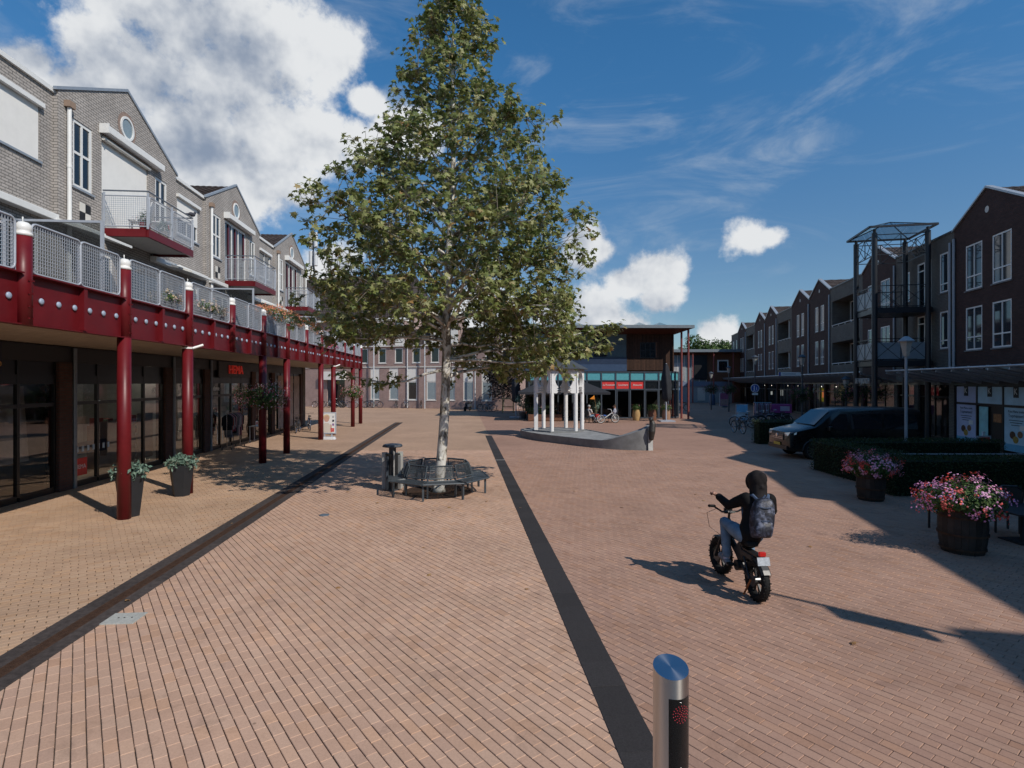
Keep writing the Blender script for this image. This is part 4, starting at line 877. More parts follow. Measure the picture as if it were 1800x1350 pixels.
sides = [((12.5, 33.46), (13.75, 33.46)), ((13.75, 33.46), (15.0, 33.46)), ((12.5, 33.46), (12.5, 34.73)), ((12.5, 34.73), (12.5, 36.0)), ((12.5, 36.0), (13.75, 36.0)), ((13.75, 36.0), (15, 36.0))]
for i, (p, q) in enumerate(sides):
    for z in (4.2, 7.0): xpanel(ft(*p, 0), ft(*q, 0), z, z+1.1, True if z < 5 or i in (2, 3) else False)
    xpanel(ft(*p, 0), ft(*q, 0), 9.75, 10.8, False)
xpanel(ft(15, 33.46, 0), ft(15, 34.73, 0), 9.75, 10.8, False); xpanel(ft(15, 34.73, 0), ft(15, 36, 0), 9.75, 10.8, False)
e = [(12.15, 33.1), (15.3, 33.1), (15.3, 36.35), (12.15, 36.35)]; ap = ft(13.72, 34.73, 11.75); RZ = 11.15
for k in range(4):
    a = ft(*e[k], RZ); b = ft(*e[(k+1) % 4], RZ); MB().add([a, b, ap], [(0, 1, 2)]).build('roof_pane', clearglass, tw)
    m = MB(); m.bar(a, b, .09, .10); m.bar(a, ap, .04); m.build('roof_frame', tsteel, tw)
text('letters', 'DE WIJBORGH', .42, mat('grey letter', (.4, .4, .38), .5), tw, ft(12.36, 34.73, 3.06), rotR, .02, font_w=.72)
m = MB(); m.bar(ft(12.5, 33.5, 2.84), ft(12.5, 36, 2.84), .04); m.build('letter_rail', tsteel, tw)
# ================================================================== office block at the far end
FO = Frame(math.atan2(-5.5, 17.0), -18.0, 68.0)
of = empty('office_building', (*FO.w(8, 0), 0), FO.a); tag(of, 'pink brown brick office block with pale window bays and steep tiled roof behind the tree', 'building')
fo = lambda a, b, d: (a-8, -d, b)
def osx(px):                       # facade coordinate seen at a photo column
    t = (px-900)/1000; c, s = FO.c, FO.s
    return (t*FO.oy-FO.ox)/(c-t*s)
bays = [osx(x) for x in (659, 692, 724.5, 758, 791, 823, 855.5)]
A0, A1 = osx(490), osx(905)
ent = (osx(575), osx(606), 0, 3.3)
holes = [(b-.60, b+.60, .95, 4.68) for b in bays]
up = [osx(x) for x in (640, 672, 701, 732, 764.5, 797, 829, 861, 890)]
holes2 = [(b-.52, b+.52, 5.25, 7.0) for b in up]
m = MB(); facade(m, fo, A0, A1, 0, 4.8, holes+[ent], .15); facade(m, fo, A0, A1, 4.8, 7.25, holes2, .15); m.build('wall', brickO, of)
m = MB(); fbox(m, fo, A0, A1, 4.72, 4.84, .002, .06); m.build('string_course', offwhite, of)
cream = mat('cream frame', (.76, .74, .69), .6, var=.05)
for i, b in enumerate(bays):
    w = window(of, fo, b-.60, b+.60, .95, 3.1, cols=1, fr=.11, d=-.10, framem=cream, panem=pane if i == 2 else panel_l, sillm=cream)
    m = MB(); fbox(m, fo, b-.60, b+.60, 3.101, 4.68, -.10, -.03); m.build('spandrel', cream, w)
    if i != 2:
        for k in range(16): m = MB(); fbox(m, fo, b-.48, b+.48, 1.1+k*.12, 1.19+k*.12, -.075, -.07); m.build('blind_slat', mat('blind slat', (.30, .36, .38), .5), w)
for b in up: window(of, fo, b-.52, b+.52, 5.25, 7.0, cols=1, fr=.10, d=-.08, framem=cream, panem=pane, sillm=cream)
# entrance recess with canopy
m = MB(); fbox(m, fo, ent[0], ent[1], 0, 3.3, -1.2, -1.1); m.build('entrance_glass', pane, of); m = MB(); fbox(m, fo, ent[0]-.5, ent[1]+.2, 3.3, 4.3, .003, .5); m.build('entrance_hood', cream, of)
# tiled slope with dormer bays, upper wall, main roof
m = MB(); roof_tiles(m, fo(A0, 7.25, .12), fo(A1, 7.25, .12), fo(A0, 9.3, -1.6), fo(A1, 9.3, -1.6), 80, 9); m.build('lower_roof', tilem, of)
m = MB(); fbox(m, fo, A0, A1, 7.18, 7.30, -.1, .17); m.build('gutter', cream, of)
for b0, b1 in ((osx(662), osx(712)), (osx(757), osx(806)), (osx(850), osx(900))):
    m = MB(); fbox(m, fo, b0, b1, 7.31, 10.2, -1.7, .06); d_ = m.build('dormer_bay', brickO, of)
    for c in (b0+.65, b1-.65): m = MB(); fbox(m, fo, c-.62, c+.62, 7.32, 8.9, .062, .09); m.build('spandrel', cream, d_)
    for c in (b0+.65, b1-.65): window(of, lambda a, b, d: fo(a, b, d+.16), c-.5, c+.5, 8.95, 10.1, fr=.09, d=-.09, framem=cream, panem=panel_l, sill=False)
    m = MB(); fbox(m, fo, b0-.06, b1+.06, 10.2, 10.34, -1.8, .15); m.build('cap', cream, d_)
w3 = [(osx(x)-.5, osx(x)+.5, 8.9, 10.1) for x in (580, 612, 640)]
m = MB(); facade(m, lambda a, b, d: fo(a, b, d-1.6), osx(440), osx(712), 7.3, 10.7, w3, .1); m.build('upper_wall', brickO, of)
for w in w3: window(of, lambda a, b, d: fo(a, b, d-1.6), *w, fr=.09, d=-.06, framem=cream, panem=panel_l)
a0, a1 = osx(440), osx(716)
m = MB(); roof_tiles(m, fo(a0, 10.7, -1.3), fo(a1, 10.7, -1.3), fo(a0+0, 17.0, -6.2), fo(a1-2.4, 17.0, -6.2), 84, 24, .04); m.build('main_roof', tilem, of)
m = MB(); m.quad(fo(a1, 10.7, -1.3), fo(a1, 10.7, -11), fo(a1-2.4, 17.0, -6.3), fo(a1-2.4, 17.0, -6.2)); m.quad(fo(a0, 10.7, -11), fo(a1, 10.7, -11), fo(a1-2.4, 17.0, -6.2), fo(a0, 17.0, -6.2)); m.build('rear_roof', tilem, of)
m = MB(); fbox(m, fo, a0, a1, 10.5, 10.72, -1.6, -1.2); m.build('eaves', cream, of)
m = MB(); m.quad(fo(A1, 0, 0), fo(A1, 0, -11), fo(A1, 9.3, -11), fo(A1, 9.3, 0)); m.quad(fo(A0, 9.2, -1.6), fo(A1, 9.2, -1.6), fo(A1, 9.2, -11), fo(A0, 9.2, -11)); m.quad(fo(a0, 0, -11), fo(A1, 0, -11), fo(A1, 9.3, -11), fo(a0, 9.3, -11)); m.quad(fo(a1, 9, -1.6), fo(a1, 9, -11), fo(a1, 10.7, -11), fo(a1, 10.7, -1.6)); m.build('rear_wall', brickO, of)
for x in (661, 716.5, 750, 838): m = MB(); q = osx(x); m.cyl(fo(q, 0, .5 if x in (661, 750, 838) else .07), fo(q, 4.7 if x > 800 else 9.2, .5 if x in (661, 750, 838) else .07), .07, n=8); m.build('downpipe', mat('pale grey pole', (.5, .52, .54), .5), of, smooth=True)
m = MB()
for k in range(24): q = a0+(a1-3.0-a0)*k/23; m.bar(fo(q, 17.0, -6.3), fo(q, 17.9, -6.3), .03)
for z in (17.4, 17.9): m.bar(fo(a0, z, -6.3), fo(a1-3.0, z, -6.3), .03)
m.build('roof_rail', greym, of)
# telecom mast on that roof
q = -11.8
am = empty('telecom_mast', (*FO.w(q, 6.6), 16.9), FO.a); tag(am, 'telecom mast with pale antenna drums on the tiled office roof', 'antenna')
m = MB()
for dx, dy in ((-.35, -.3), (.35, -.3), (0, .4)): m.bar((dx, dy, 0), (dx*.4, dy*.4, 2.0), .09)
m.cyl((0, 0, 1.6), (0, 0, 5.6), .10, n=8); m.build('mast_pole', dgrey, am)
for dx, z0, z1 in ((-.42, 2.0, 4.1), (.36, 2.0, 3.9), (-.42, 4.4, 6.6), (.36, 4.5, 6.6)): m = MB(); m.lathe([(.20, z0), (.27, z0+.05), (.27, z1-.05), (.20, z1)], (dx, 0, 0), 14); m.build('antenna_drum', mat('antenna shell', (.55, .57, .58), .5), am, smooth=True)
# ================================================================== cafe pavilion
FC = Frame(R(1.5), 9.0, 46.8)
cf = empty('cafe_building', (*FC.w(0, 0), 0), FC.a); tag(cf, 'two storey timber and glass cafe with turquoise glazing band and flat roof', 'building')
fc = lambda a, b, d: (a, -d, b)
cs = mat('cafe steel', (.055, .068, .085), .4)
x0, x1 = -7.6, 3.1; n = 9; step = (x1-x0)/n
pts = [(x0+k*step, 0.0) for k in range(n+1)]
cx, cy, rr = x1, 2.2, 2.2
pts += [(cx+rr*math.sin(a), cy-rr*math.cos(a)) for a in (R(22), R(45), R(68), R(90))]+[(cx+rr, 6.5)]
redp = mat('red sign panel', (.62, .035, .03), .5)
for k in range(len(pts)-1):
    p, q = Vector((*pts[k], 0)), Vector((*pts[k+1], 0)); d = (q-p).normalized(); nr = Vector((d.y, -d.x, 0))
    def Q(t, z, o=0): v = p.lerp(q, t)+nr*o; return (v.x, v.y, z)
    m = MB(); m.bar(Q(0, 0), Q(0, 3.9), .11)
    for z in (.08, 2.42, 3.14, 3.84): m.bar(Q(.0, z, .01), Q(1, z, .01), .09, .10)
    o = m.build('glazing_frame', cs, cf)
    MB().quad(Q(.03, .12), Q(.97, .12), Q(.97, 2.38), Q(.03, 2.38)).build('pane', shopglass, o)
    MB().quad(Q(.03, 3.19), Q(.97, 3.19), Q(.97, 3.79), Q(.03, 3.79)).build('turquoise_panel', blueglassm, o)
    sg = {5: 'La Promenade', 6: 'Lunchroom', 7: 'Restaurant'}.get(k)
    mid = MB().quad(Q(.03, 2.47), Q(.97, 2.47), Q(.97, 3.09), Q(.03, 3.09)).build('sign_panel' if sg else 'pane', redp if sg else pane, o)
    if sg: text('letters', sg, .22, white, o, Q(.5, 2.78, .02), (R(90), 0, 0), .003, shear=.35, font_w=.78)
    if k in (6, 8):
        m = MB(); a = (.08, .92) if k == 8 else (.1, .9)
        for t in a: m.bar(Q(t, .1, .03), Q(t, 2.38, .03), .09, .05)
        m.bar(Q(a[0], 2.3, .03), Q(a[1], 2.3, .03), .08, .05); m.build('door', cs, o)
m = MB(); m.poly([(x, y, 3.92) for x, y in pts]+[(x0, 6.5, 3.92)]); m.build('terrace_roof', dgrey, cf)
m = MB(); m.quad((x0, 5.8, 0), (cx+rr, 5.8, 0), (cx+rr, 5.8, 3.9), (x0, 5.8, 3.9)); m.quad((x0, .05, .01), (cx+rr, 2.2, .01), (cx+rr, 6, .01), (x0, 6, .01)); m.quad((x0, 0, 0), (x0, 6, 0), (x0, 6, 3.9), (x0, 0, 3.9)); m.build('inner_wall', mat('cafe interior', (.05, .045, .04), .7), cf)
# upper floor: navy band, glazing, dark boarding
U0, U1 = -8.6, 4.6
m = MB(); m.box(U0, .75, 3.93, .62, 6.4, 4.5); m.build('navy_band', mat('blue band', (.04, .07, .13), .4), cf)
m = MB(); m.box(U0, .77, 4.501, .62, 6.4, 5.05); m.build('navy_band', navy, cf)
gl = [U0, -6.9, -5.2, -3.6, -2.2, -1.0, .62]
for i, (a, b) in enumerate(zip(gl[:-1], gl[1:])):
    f = MB(); f.bar((a, .86, 5.05), (a, .86, 7.0), .09); f.bar((a, .86, 6.2), (b, .86, 6.2), .05); f.bar((a, .86, 5.1), (b, .86, 5.1), .08); o = f.build('upper_frame', cs, cf)
    MB().quad((a, .88, 5.05), (b, .88, 5.05), (b, .88, 7.01), (a, .88, 7.01)).build('pane', pane if i in (1, 2, 4) else mat('curtained glass', (.10, .14, .15), .1, spec=.8), o)
bd = mat('dark timber board', (.055, .028, .018), .75, var=.4, scale=5, rnd=.25)
nb = 28
for k in range(nb):
    a = .63+(U1-.63)*k/nb; b = .63+(U1-.63)*(k+1)/nb-.012
    if 1.75 < a < 3.05:
        MB().box(a, .80, 4.0, b, .83, 5.05).build('board', bd, cf); MB().box(a, .80, 6.35, b, .83, 7.01).build('board', bd, cf)
    else: MB().box(a, .80+(k % 2)*.006, 4.0, b, .83, 7.01).build('board', bd, cf)
window(cf, lambda a, b, d: (a, .82-d, b), 1.75, 3.05, 5.06, 6.34, cols=3, rows=2, fr=.05, framem=black, d=-.02, sill=False)
for k in range(16): z = 3.95+k*.19; MB().box(U1, .9, z, U1+.03, 6.4, z+.18).build('side_board', wood, cf)
m = MB(); m.box(.63, .835, 4.0, U1, .9, 7.37); m.box(U0, 6.3, 3.9, U1, 6.5, 7.37); m.box(U0, .9, 3.93, U0+.1, 6.4, 7.1); m.build('upper_wall', wood, cf)
m = MB(); m.prism([(-9.4, -1.1), (5.7, -1.1), (5.7, 7.4), (-9.4, 7.4)], lambda x, y: (x, y, 7.38), lambda x, y: (x, y, 7.62)); rf = m.build('roof', mat('roof edge grey', (.17, .20, .22), .5), cf)
m = MB(); m.add([(-9.3, -1.0, 7.36), (5.6, -1.0, 7.36), (4.7, .9, 7.02), (-8.7, .9, 7.02)], [(0, 3, 2, 1)]); m.add([(5.6, -1.0, 7.36), (5.6, 7.2, 7.36), (4.7, 6.4, 7.02), (4.7, .9, 7.02)], [(0, 3, 2, 1)]); m.build('soffit', mat('red brown soffit', (.11, .04, .025), .6, var=.25, scale=5), rf)
m = MB(); m.box(-9.36, -1.06, 7.37, 5.66, -.9, 7.379); m.build('drip_edge', dgrey, rf)
for k in range(7):
    a = -7.6+k*1.75
    if k == 3: continue
    m = MB(); m.add([(a, .6, 7.62), (a+1.55, .6, 7.62), (a+.45, .6, 8.0), (a, 2.4, 7.62), (a+1.55, 2.4, 7.62), (a+.45, 2.4, 8.0)], [(0,1,2), (3,5,4), (0,2,5,3), (1,4,5,2)]); m.build('rooflight', clearglass, rf)
redc = mat('red brown column', (.20, .05, .045), .5)
for px, y in ((5.05, .2), (5.35, -.6), (5.0, 2.4), (5.3, 4.2)): m = MB(); m.cyl((px, y, 0), (px, y, 7.37), .085, n=10); m.build('column', redc, cf, smooth=True)
# ================================================================== second timber building further on
FD = Frame(R(-3), 30.0, 84.0)
db = empty('timber_shop_building', (*FD.w(0, 0), 0), FD.a); tag(db, 'distant timber and glass shop building with flat roof beyond the cafe', 'building')
m = MB(); m.box(-8, 0, 0, 8, 8, 7.4); m.build('wall', wood, db)
m = MB(); m.prism([(-9, -1.6), (9, -1.6), (9, 9), (-9, 9)], lambda x, y: (x, y, 7.4), lambda x, y: (x, y, 7.8)); m.build('roof', MATS['roof edge grey'], db)
m = MB(); m.box(-7.6, -.05, 3.1, -1.4, -.004, 7.0); m.build('glazing', panel_l, db); m = MB(); m.box(-3.1, -.3, 3.4, -1.3, -.06, 7.0); m.build('dark_pier', black, db); m = MB(); m.box(-6.3, -.12, 3.2, -4.6, -.06, 5.9); m.build('stone_panel', mat('pale stone', (.4, .4, .4), .8, var=.4, scale=4), db)
m = MB(); m.box(-7.8, -.2, 2.4, 2.4, -.01, 3.1); m.build('blue_fascia', mat('grey blue fascia', (.16, .20, .28), .5), db)
m = MB(); m.box(-7.8, -.06, .0, 2.4, -.012, 2.39); m.build('shop_glass', mat('pale shop glass', (.30, .33, .35), .2), db)
m = MB(); m.box(.3, -.08, 4.5, 1.9, -.004, 6.3); w_ = m.build('window', white, db); MB().box(.5, -.10, 4.7, 1.7, -.081, 6.1).build('pane', pane, w_)
for k in range(7): m = MB(); m.bar((-7.6+k*1.05, -.1, 3.1), (-7.6+k*1.05, -.1, 7.0), .07); m.build('mullion', white, db)
for a in (-7.3, -3.6, -.6, 2.2): m = MB(); m.cyl((a, -1.3, 0), (a, -1.3, 7.4), .10, n=8); m.build('column', redc, db, smooth=True)
for k, (a, c_) in enumerate(((-7.7, (.6, .5, .05)), (-5.9, (.2, .35, .5)), (-2.6, (.6, .55, .5)))): MB().box(a, -.16, .3, a+1.1, -.062, 2.2).build('poster', mat('far poster %d' % k, c_, .6), db)
# ================================================================== foliage tools
def scatter_mesh(name, pos, size, tmpl, faces, mats, seed=0, up=.35, nrm=None, mat_idx=None, droop=0.0):
    """one mesh of many little leaf / petal faces (each its own island)"""
    rg = np.random.default_rng(seed); n = len(pos); pos = np.asarray(pos, float); size = np.asarray(size, float)
    N = rg.normal(size=(n, 3)); 
    if nrm is not None: N = N*.55+np.asarray(nrm)
    N[:, 2] += up; N /= np.linalg.norm(N, axis=1)[:, None]
    T = rg.normal(size=(n, 3)); T[:, 2] -= droop; T -= N*(T*N).sum(1)[:, None]; T /= np.linalg.norm(T, axis=1)[:, None]; B = np.cross(N, T)
    t = np.asarray(tmpl, float); k = len(t)
    V = pos[:, None, :]+size[:, None, None]*(t[None, :, 0, None]*T[:, None, :]+t[None, :, 1, None]*B[:, None, :]+t[None, :, 2, None]*N[:, None, :])
    vs = V.reshape(-1, 3); m = bpy.data.meshes.new(name)
    lt = np.array([len(f) for f in faces]); flat = np.concatenate([np.array(f) for f in faces])
    L = (flat[None, :]+(np.arange(n)*k)[:, None]).reshape(-1).astype(np.int32); LT = np.tile(lt, n).astype(np.int32); LS = np.concatenate([[0], np.cumsum(LT)[:-1]]).astype(np.int32)
    m.vertices.add(len(vs)); m.vertices.foreach_set('co', vs.reshape(-1)); m.loops.add(len(L)); m.loops.foreach_set('vertex_index', L)
    m.polygons.add(len(LT)); m.polygons.foreach_set('loop_start', LS); m.polygons.foreach_set('loop_total', LT)
    m.polygons.foreach_set('use_smooth', np.zeros(len(LT), dtype=bool))
    for mm in (mats if isinstance(mats, list) else [mats]): m.materials.append(mm)
    if mat_idx is not None: m.polygons.foreach_set('material_index', np.repeat(np.asarray(mat_idx), len(faces)).astype(np.int32))
    m.update(calc_edges=True); return m
# lobed plane leaf (stalk end at the origin), simple oval leaf, five lobed blossom
PL = [(0, 0, 0), (.22, -.12, .02), (.05, -.42, -.05), (.36, -.30, .0), (.50, -.52, -.08), (.60, -.20, .02), (1.0, 0, -.14), (.60, .20, .02), (.50, .52, -.08), (.36, .30, 0), (.05, .42, -.05), (.22, .12, .02), (.42, 0, .05)]
PLF = [(12, i, i+1) for i in range(0, 11)]+[(12, 11, 0)]
OV = [(0, 0, 0), (.45, -.24, .05), (1, 0, -.10), (.45, .24, .05)]; OVF = [(0, 1, 2), (0, 2, 3)]
FW = [(0, 0, .08)]+[(.5*math.cos(2*PI*i/10)*(1 if i % 2 == 0 else .55), .5*math.sin(2*PI*i/10)*(1 if i % 2 == 0 else .55), 0) for i in range(10)]
FWF = [(0, 1+i, 1+(i+1) % 10) for i in range(10)]
def mobj(name, me, parent=None, loc=None, rz=None):
    o = bpy.data.objects.new(name, me); COL.objects.link(o); o.parent = parent
    if loc is not None: o.location = loc
    if rz is not None: o.rotation_euler = (0, 0, rz)
    return o
# ================================================================== the plane tree
bark = None
def bark_mat():
    m = bpy.data.materials.new('plane bark'); m.use_nodes = True; nt = m.node_tree; N = nt.nodes; L = nt.links; b = N['Principled BSDF']; b.inputs['Roughness'].default_value = .85
    tc = N.new('ShaderNodeTexCoord'); mp = N.new('ShaderNodeMapping'); mp.inputs['Scale'].default_value = (1, 1, .45); L.new(tc.outputs['Object'], mp.inputs[0])
    n = N.new('ShaderNodeTexNoise'); n.inputs['Scale'].default_value = 6.5; n.inputs['Detail'].default_value = 7; n.inputs['Roughness'].default_value = .62; n.inputs['Distortion'].default_value = .7; L.new(mp.outputs[0], n.inputs['Vector'])
    cr = N.new('ShaderNodeValToRGB'); e = cr.color_ramp.elements; e[0].position = .38; e[0].color = (.10, .085, .065, 1); e[1].position = .44; e[1].color = (.27, .24, .19, 1)
    x = e.new(.50); x.color = (.54, .52, .47, 1); x = e.new(.62); x.color = (.66, .64, .59, 1); x = e.new(.70); x.color = (.36, .33, .25, 1)
    L.new(n.outputs['Fac'], cr.inputs[0]); L.new(cr.outputs[0], b.inputs['Base Color'])
    bp = N.new('ShaderNodeBump'); bp.inputs['Strength'].default_value = .4; bp.inputs['Distance'].default_value = .01; L.new(n.outputs['Fac'], bp.inputs['Height']); L.new(bp.outputs[0], b.inputs['Normal'])
    return m
barkm = bark_mat(); twigm = mat('twig bark', (.20, .17, .13), .8, var=.3)
TX, TY = -2.03, 15.6
tree = empty('plane_tree', (TX, TY, 0)); tag(tree, 'tall leafy plane tree with pale mottled trunk in the ring bench', 'tree')
rt = random.Random(12)
def trunk_pt(z):
    return Vector((.065*min(z, 4)+.022*max(0, z-4)+.04*math.sin(z*.9), .05*math.sin(z*.7+1), z))
tp = [trunk_pt(z) for z in (0, .12, .4, 1, 1.6, 2.2, 2.8, 3.4, 4, 4.8, 5.6, 6.4, 7.2, 8, 8.8, 9.6, 10.4, 11.2, 12, 12.8, 13.6, 14.2)]
tr_ = [.22, .17, .145, .138, .134, .13, .128, .125, .118, .108, .10, .094, .088, .08, .072, .064, .055, .046, .037, .028, .018, .008]
tk = MB(); tk.tube(tp, tr_, 14)
for k in range(16):                            # knots and pruned collars
    z = rt.uniform(.8, 4.6); a = rt.uniform(0, 6.28); c = trunk_pt(z); tk.ball((c.x+.115*math.cos(a), c.y+.115*math.sin(a), z), (rt.uniform(.025, .05), rt.uniform(.025, .05), rt.uniform(.04, .07)), 8, 6)
trunk = tk.build('trunk', barkm, tree, smooth='full')
def env(z, side):                              # crown half-width, right and left of the trunk
    hs = [2.6, 3.1, 4.1, 5.2, 6.5, 8.0, 9.6, 10.4, 11.9, 13.2, 14.6]
    rr_ = [2.0, 3.8, 4.1, 4.0, 3.7, 3.05, 2.7, 1.65, 1.35, .7, .2] if side > 0 else [.9, 1.3, 2.9, 3.8, 3.9, 3.2, 2.1, 1.5, 1.3, .75, .2]
    return float(np.interp(z, hs, rr_))
limbs = MB(); twigs = MB(); LP = []; LN = []
def spray(p, d, L_, n):
    """a leafy twig: leaves along it"""
    q = p+d*L_; twigs.tube([p, p.lerp(q, .5)+Vector((0, 0, .02)), q], [.009, .006, .003], 4)
    for i in range(n):
        t = rt.uniform(.15, 1.08); c = p+d*L_*t; o = Vector((rt.gauss(0, 1), rt.gauss(0, 1), rt.gauss(0, .8))).normalized()*rt.uniform(.03, .17); LP.append(tuple(c+o)); LN.append(tuple(o*3+d*.5))
def envc(z, az):
    c = math.cos(az); return (env(z, 1)*(1+c)+env(z, -1)*(1-c))/2*(.90+.10*abs(c))
SUNAZ = math.atan2(-SHY, -SHX)
def lump(z, az): return 1+.10*math.sin(3*az+z*1.1)+.09*math.sin(5*az-z*1.7+1)+.07*math.sin(2.1*z+az)
nl = 78; ga_ = 0; SEG = []
for i in range(nl):
    f = i/(nl-1); z0 = 2.95+f**1.12*10.4; ga_ += 2.39996+rt.uniform(-.35, .35); az = ga_
    dsun = abs((az-SUNAZ+PI) % (2*PI)-PI)
    if dsun < 1.0 and z0 < 4.3: z0 += 1.4
    elif math.cos(az) < -.1 and z0 < 3.9: z0 += 1.1
    reach = envc(z0+1.2, az)*rt.uniform(.70, .98)*lump(z0, az)
    rise = reach*rt.uniform(.36, .74) if z0 > 5.2 else reach*rt.uniform(.04, .30)*(1+max(0, z0-3.6))
    if z0 > 11: rise = reach*rt.uniform(.9, 1.6)
    b0 = trunk_pt(z0); pts_ = []; nseg = 6
    for k in range(nseg+1):
        t = k/nseg; pts_.append(b0+Vector((math.cos(az)*reach*t, math.sin(az)*reach*t, rise*(t**.8)+(-.25*t*t if z0 < 5 else 0)))+Vector((rt.gauss(0, .05), rt.gauss(0, .05), rt.gauss(0, .05)))*(k > 0)*reach*.35)
    r0 = max(.012, .013*reach+.007); limbs.tube(pts_, [r0*(1-.82*k/nseg) for k in range(nseg+1)], 6); SEG += pts_[1:]
    for j in range(int(3+reach*2.2)):
        t = rt.uniform(.25, 1.0)**.8; s_ = t*nseg; k = min(nseg-1, int(s_)); p = pts_[k].lerp(pts_[k+1], s_-k); main = (pts_[k+1]-pts_[k]).normalized()
        a2 = az+rt.choice((-1, 1))*rt.uniform(.3, 1.5); dd = (Vector((math.cos(a2), math.sin(a2), rt.uniform(-.25, .85)))+main*.5).normalized(); ll = rt.uniform(.35, .9)*(1.15-.5*t)*(1 if z0 < 10 else .75)
        mid = p+dd*ll; twigs.tube([p, p.lerp(mid, .5), mid], [.012, .008, .005], 4); SEG.append(mid)
        for q in range(2):
            d3 = (dd+Vector((rt.gauss(0, .6), rt.gauss(0, .6), rt.gauss(0, .5)))).normalized(); spray(p.lerp(mid, rt.uniform(.4, 1)), d3, rt.uniform(.2, .5), rt.randint(4, 8))
    for q in range(3):
        d3 = (main+Vector((rt.gauss(0, .4), rt.gauss(0, .4), rt.gauss(0, .4)))).normalized(); spray(pts_[-1], d3, rt.uniform(.25, .6), 8)
# twigs that fill the crown between the limbs
SA = np.array([tuple(p) for p in SEG])
zz = [float(z) for z in np.linspace(2.9, 14.2, 60)]; wts = [max(.05, envc(z, 0)+envc(z, PI))**1.75 for z in zz]
for n_ in range(1210):
    z = rt.choices(zz, wts)[0]+rt.uniform(-.1, .1); az = rt.uniform(0, 2*PI)
    if n_ > 1020: z = rt.uniform(3.15, 5.4); az = rt.uniform(-.38, 1.9)
    dsun = abs((az-SUNAZ+PI) % (2*PI)-PI)
    if dsun < 1.0 and z < 4.6-.3*dsun and n_ <= 1020: continue
    if z < 3.5 and n_ <= 1020 and rt.random() < .45: continue
    if math.cos(az) < -.1 and z < 4.0: continue
    rr = envc(z, az)*lump(z, az)*rt.uniform(.22, 1.02)**.62
    p = Vector((math.cos(az)*rr, math.sin(az)*rr, z))+Vector((trunk_pt(z).x, 0, 0))
    k = int(np.argmin(((SA-np.array((p.x, p.y, p.z-.25)))**2).sum(1))); s0 = SEG[k]; dv = p-s0
    if dv.length > 1.5: continue
    if dv.length > .08: twigs.tube([s0, s0.lerp(p, .5)+Vector((0, 0, .04)), p], [.010, .007, .005], 4)
    for q in range(2): spray(p, (Vector((math.cos(az), math.sin(az), .35))+Vector((rt.gauss(0, .7), rt.gauss(0, .7), rt.gauss(0, .6)))).normalized(), rt.uniform(.18, .42), rt.randint(5, 8))
# the low sprig on the left and the long low bough to the right
for az, L_, z0, up_ in ((PI*1.02, 2.7, 3.35, -.06), (-.05, 4.4, 3.6, .10), (.22, 4.9, 3.6, .20), (PI*.93, 3.9, 6.2, .33)):
    b0 = trunk_pt(z0); pts_ = [b0+Vector((math.cos(az)*L_*t, math.sin(az)*L_*t, L_*up_*t-.25*math.sin(t*3)*(up_ < .2)+.06*math.sin(t*9))) for t in (0, .2, .4, .6, .8, 1)]
    limbs.tube(pts_, [.05, .04, .03, .022, .015, .008], 6)
    for j in range(34 if abs(az) < .5 else 14):
        t = rt.uniform(.40, 1.0); s_ = t*5; k = min(4, int(s_)); p = pts_[k].lerp(pts_[k+1], s_-k)
        spray(p, Vector((math.cos(az)+rt.gauss(0, .5), math.sin(az)+rt.gauss(0, .6), rt.gauss(0, .4))).normalized(), rt.uniform(.2, .55), 7)
limbs.build('limbs', barkm, tree, smooth='full'); twigs.build('twigs', twigm, tree)
sz = np.random.default_rng(2).uniform(.115, .215, len(LP))
crown = mobj('crown', scatter_mesh('crown', LP, sz, PL, PLF, leafg, 3, up=.75, nrm=LN, droop=.5), tree); crown['kind'] = 'stuff'
# a few fallen leaves
rf_ = random.Random(5); P_ = []
for _ in range(24): P_.append((TX+rf_.gauss(0, 3.4), TY+rf_.gauss(-.5, 3.0), .012))
for _ in range(7): P_.append((rf_.uniform(-6, 8), rf_.uniform(6, 15), .012))
fl_ = mobj('fallen_leaves', scatter_mesh('fallen_leaves', P_, np.full(len(P_), .10), PL, PLF, leaf_mat('dry leaf', [(0, (.30, .15, .05)), (1, (.40, .24, .10))], .1), 5, up=6.0)); tag(fl_, 'dry brown leaves scattered on the paving round the bench', 'leaves', kind='stuff')
# tree grate and planting hole
tg = empty('tree_grate', (TX, TY, 0)); tag(tg, 'round rusty iron grate round the plane trunk under the bench', 'grate')
m = MB(); m.lathe([(.28, .006), (.28, .016), (.36, .016), (.36, .006)], n=32, caps=False); m.lathe([(.88, .004), (.88, .018), (.96, .018), (.96, .004)], n=40, caps=False); m.build('rim', rustm, tg)
m = MB(); m.lathe([(.0, .0065), (.879, .0065)], n=36, caps=False); m.build('soil', mat('damp soil', (.045, .033, .026), .95, var=.4, scale=20), tg)
for k in range(30):
    a = 2*PI*k/30; MB().bar((.37*math.cos(a), .37*math.sin(a), .011), (.875*math.cos(a), .875*math.sin(a), .011), .035, .009).build('bar', rustm, tg)
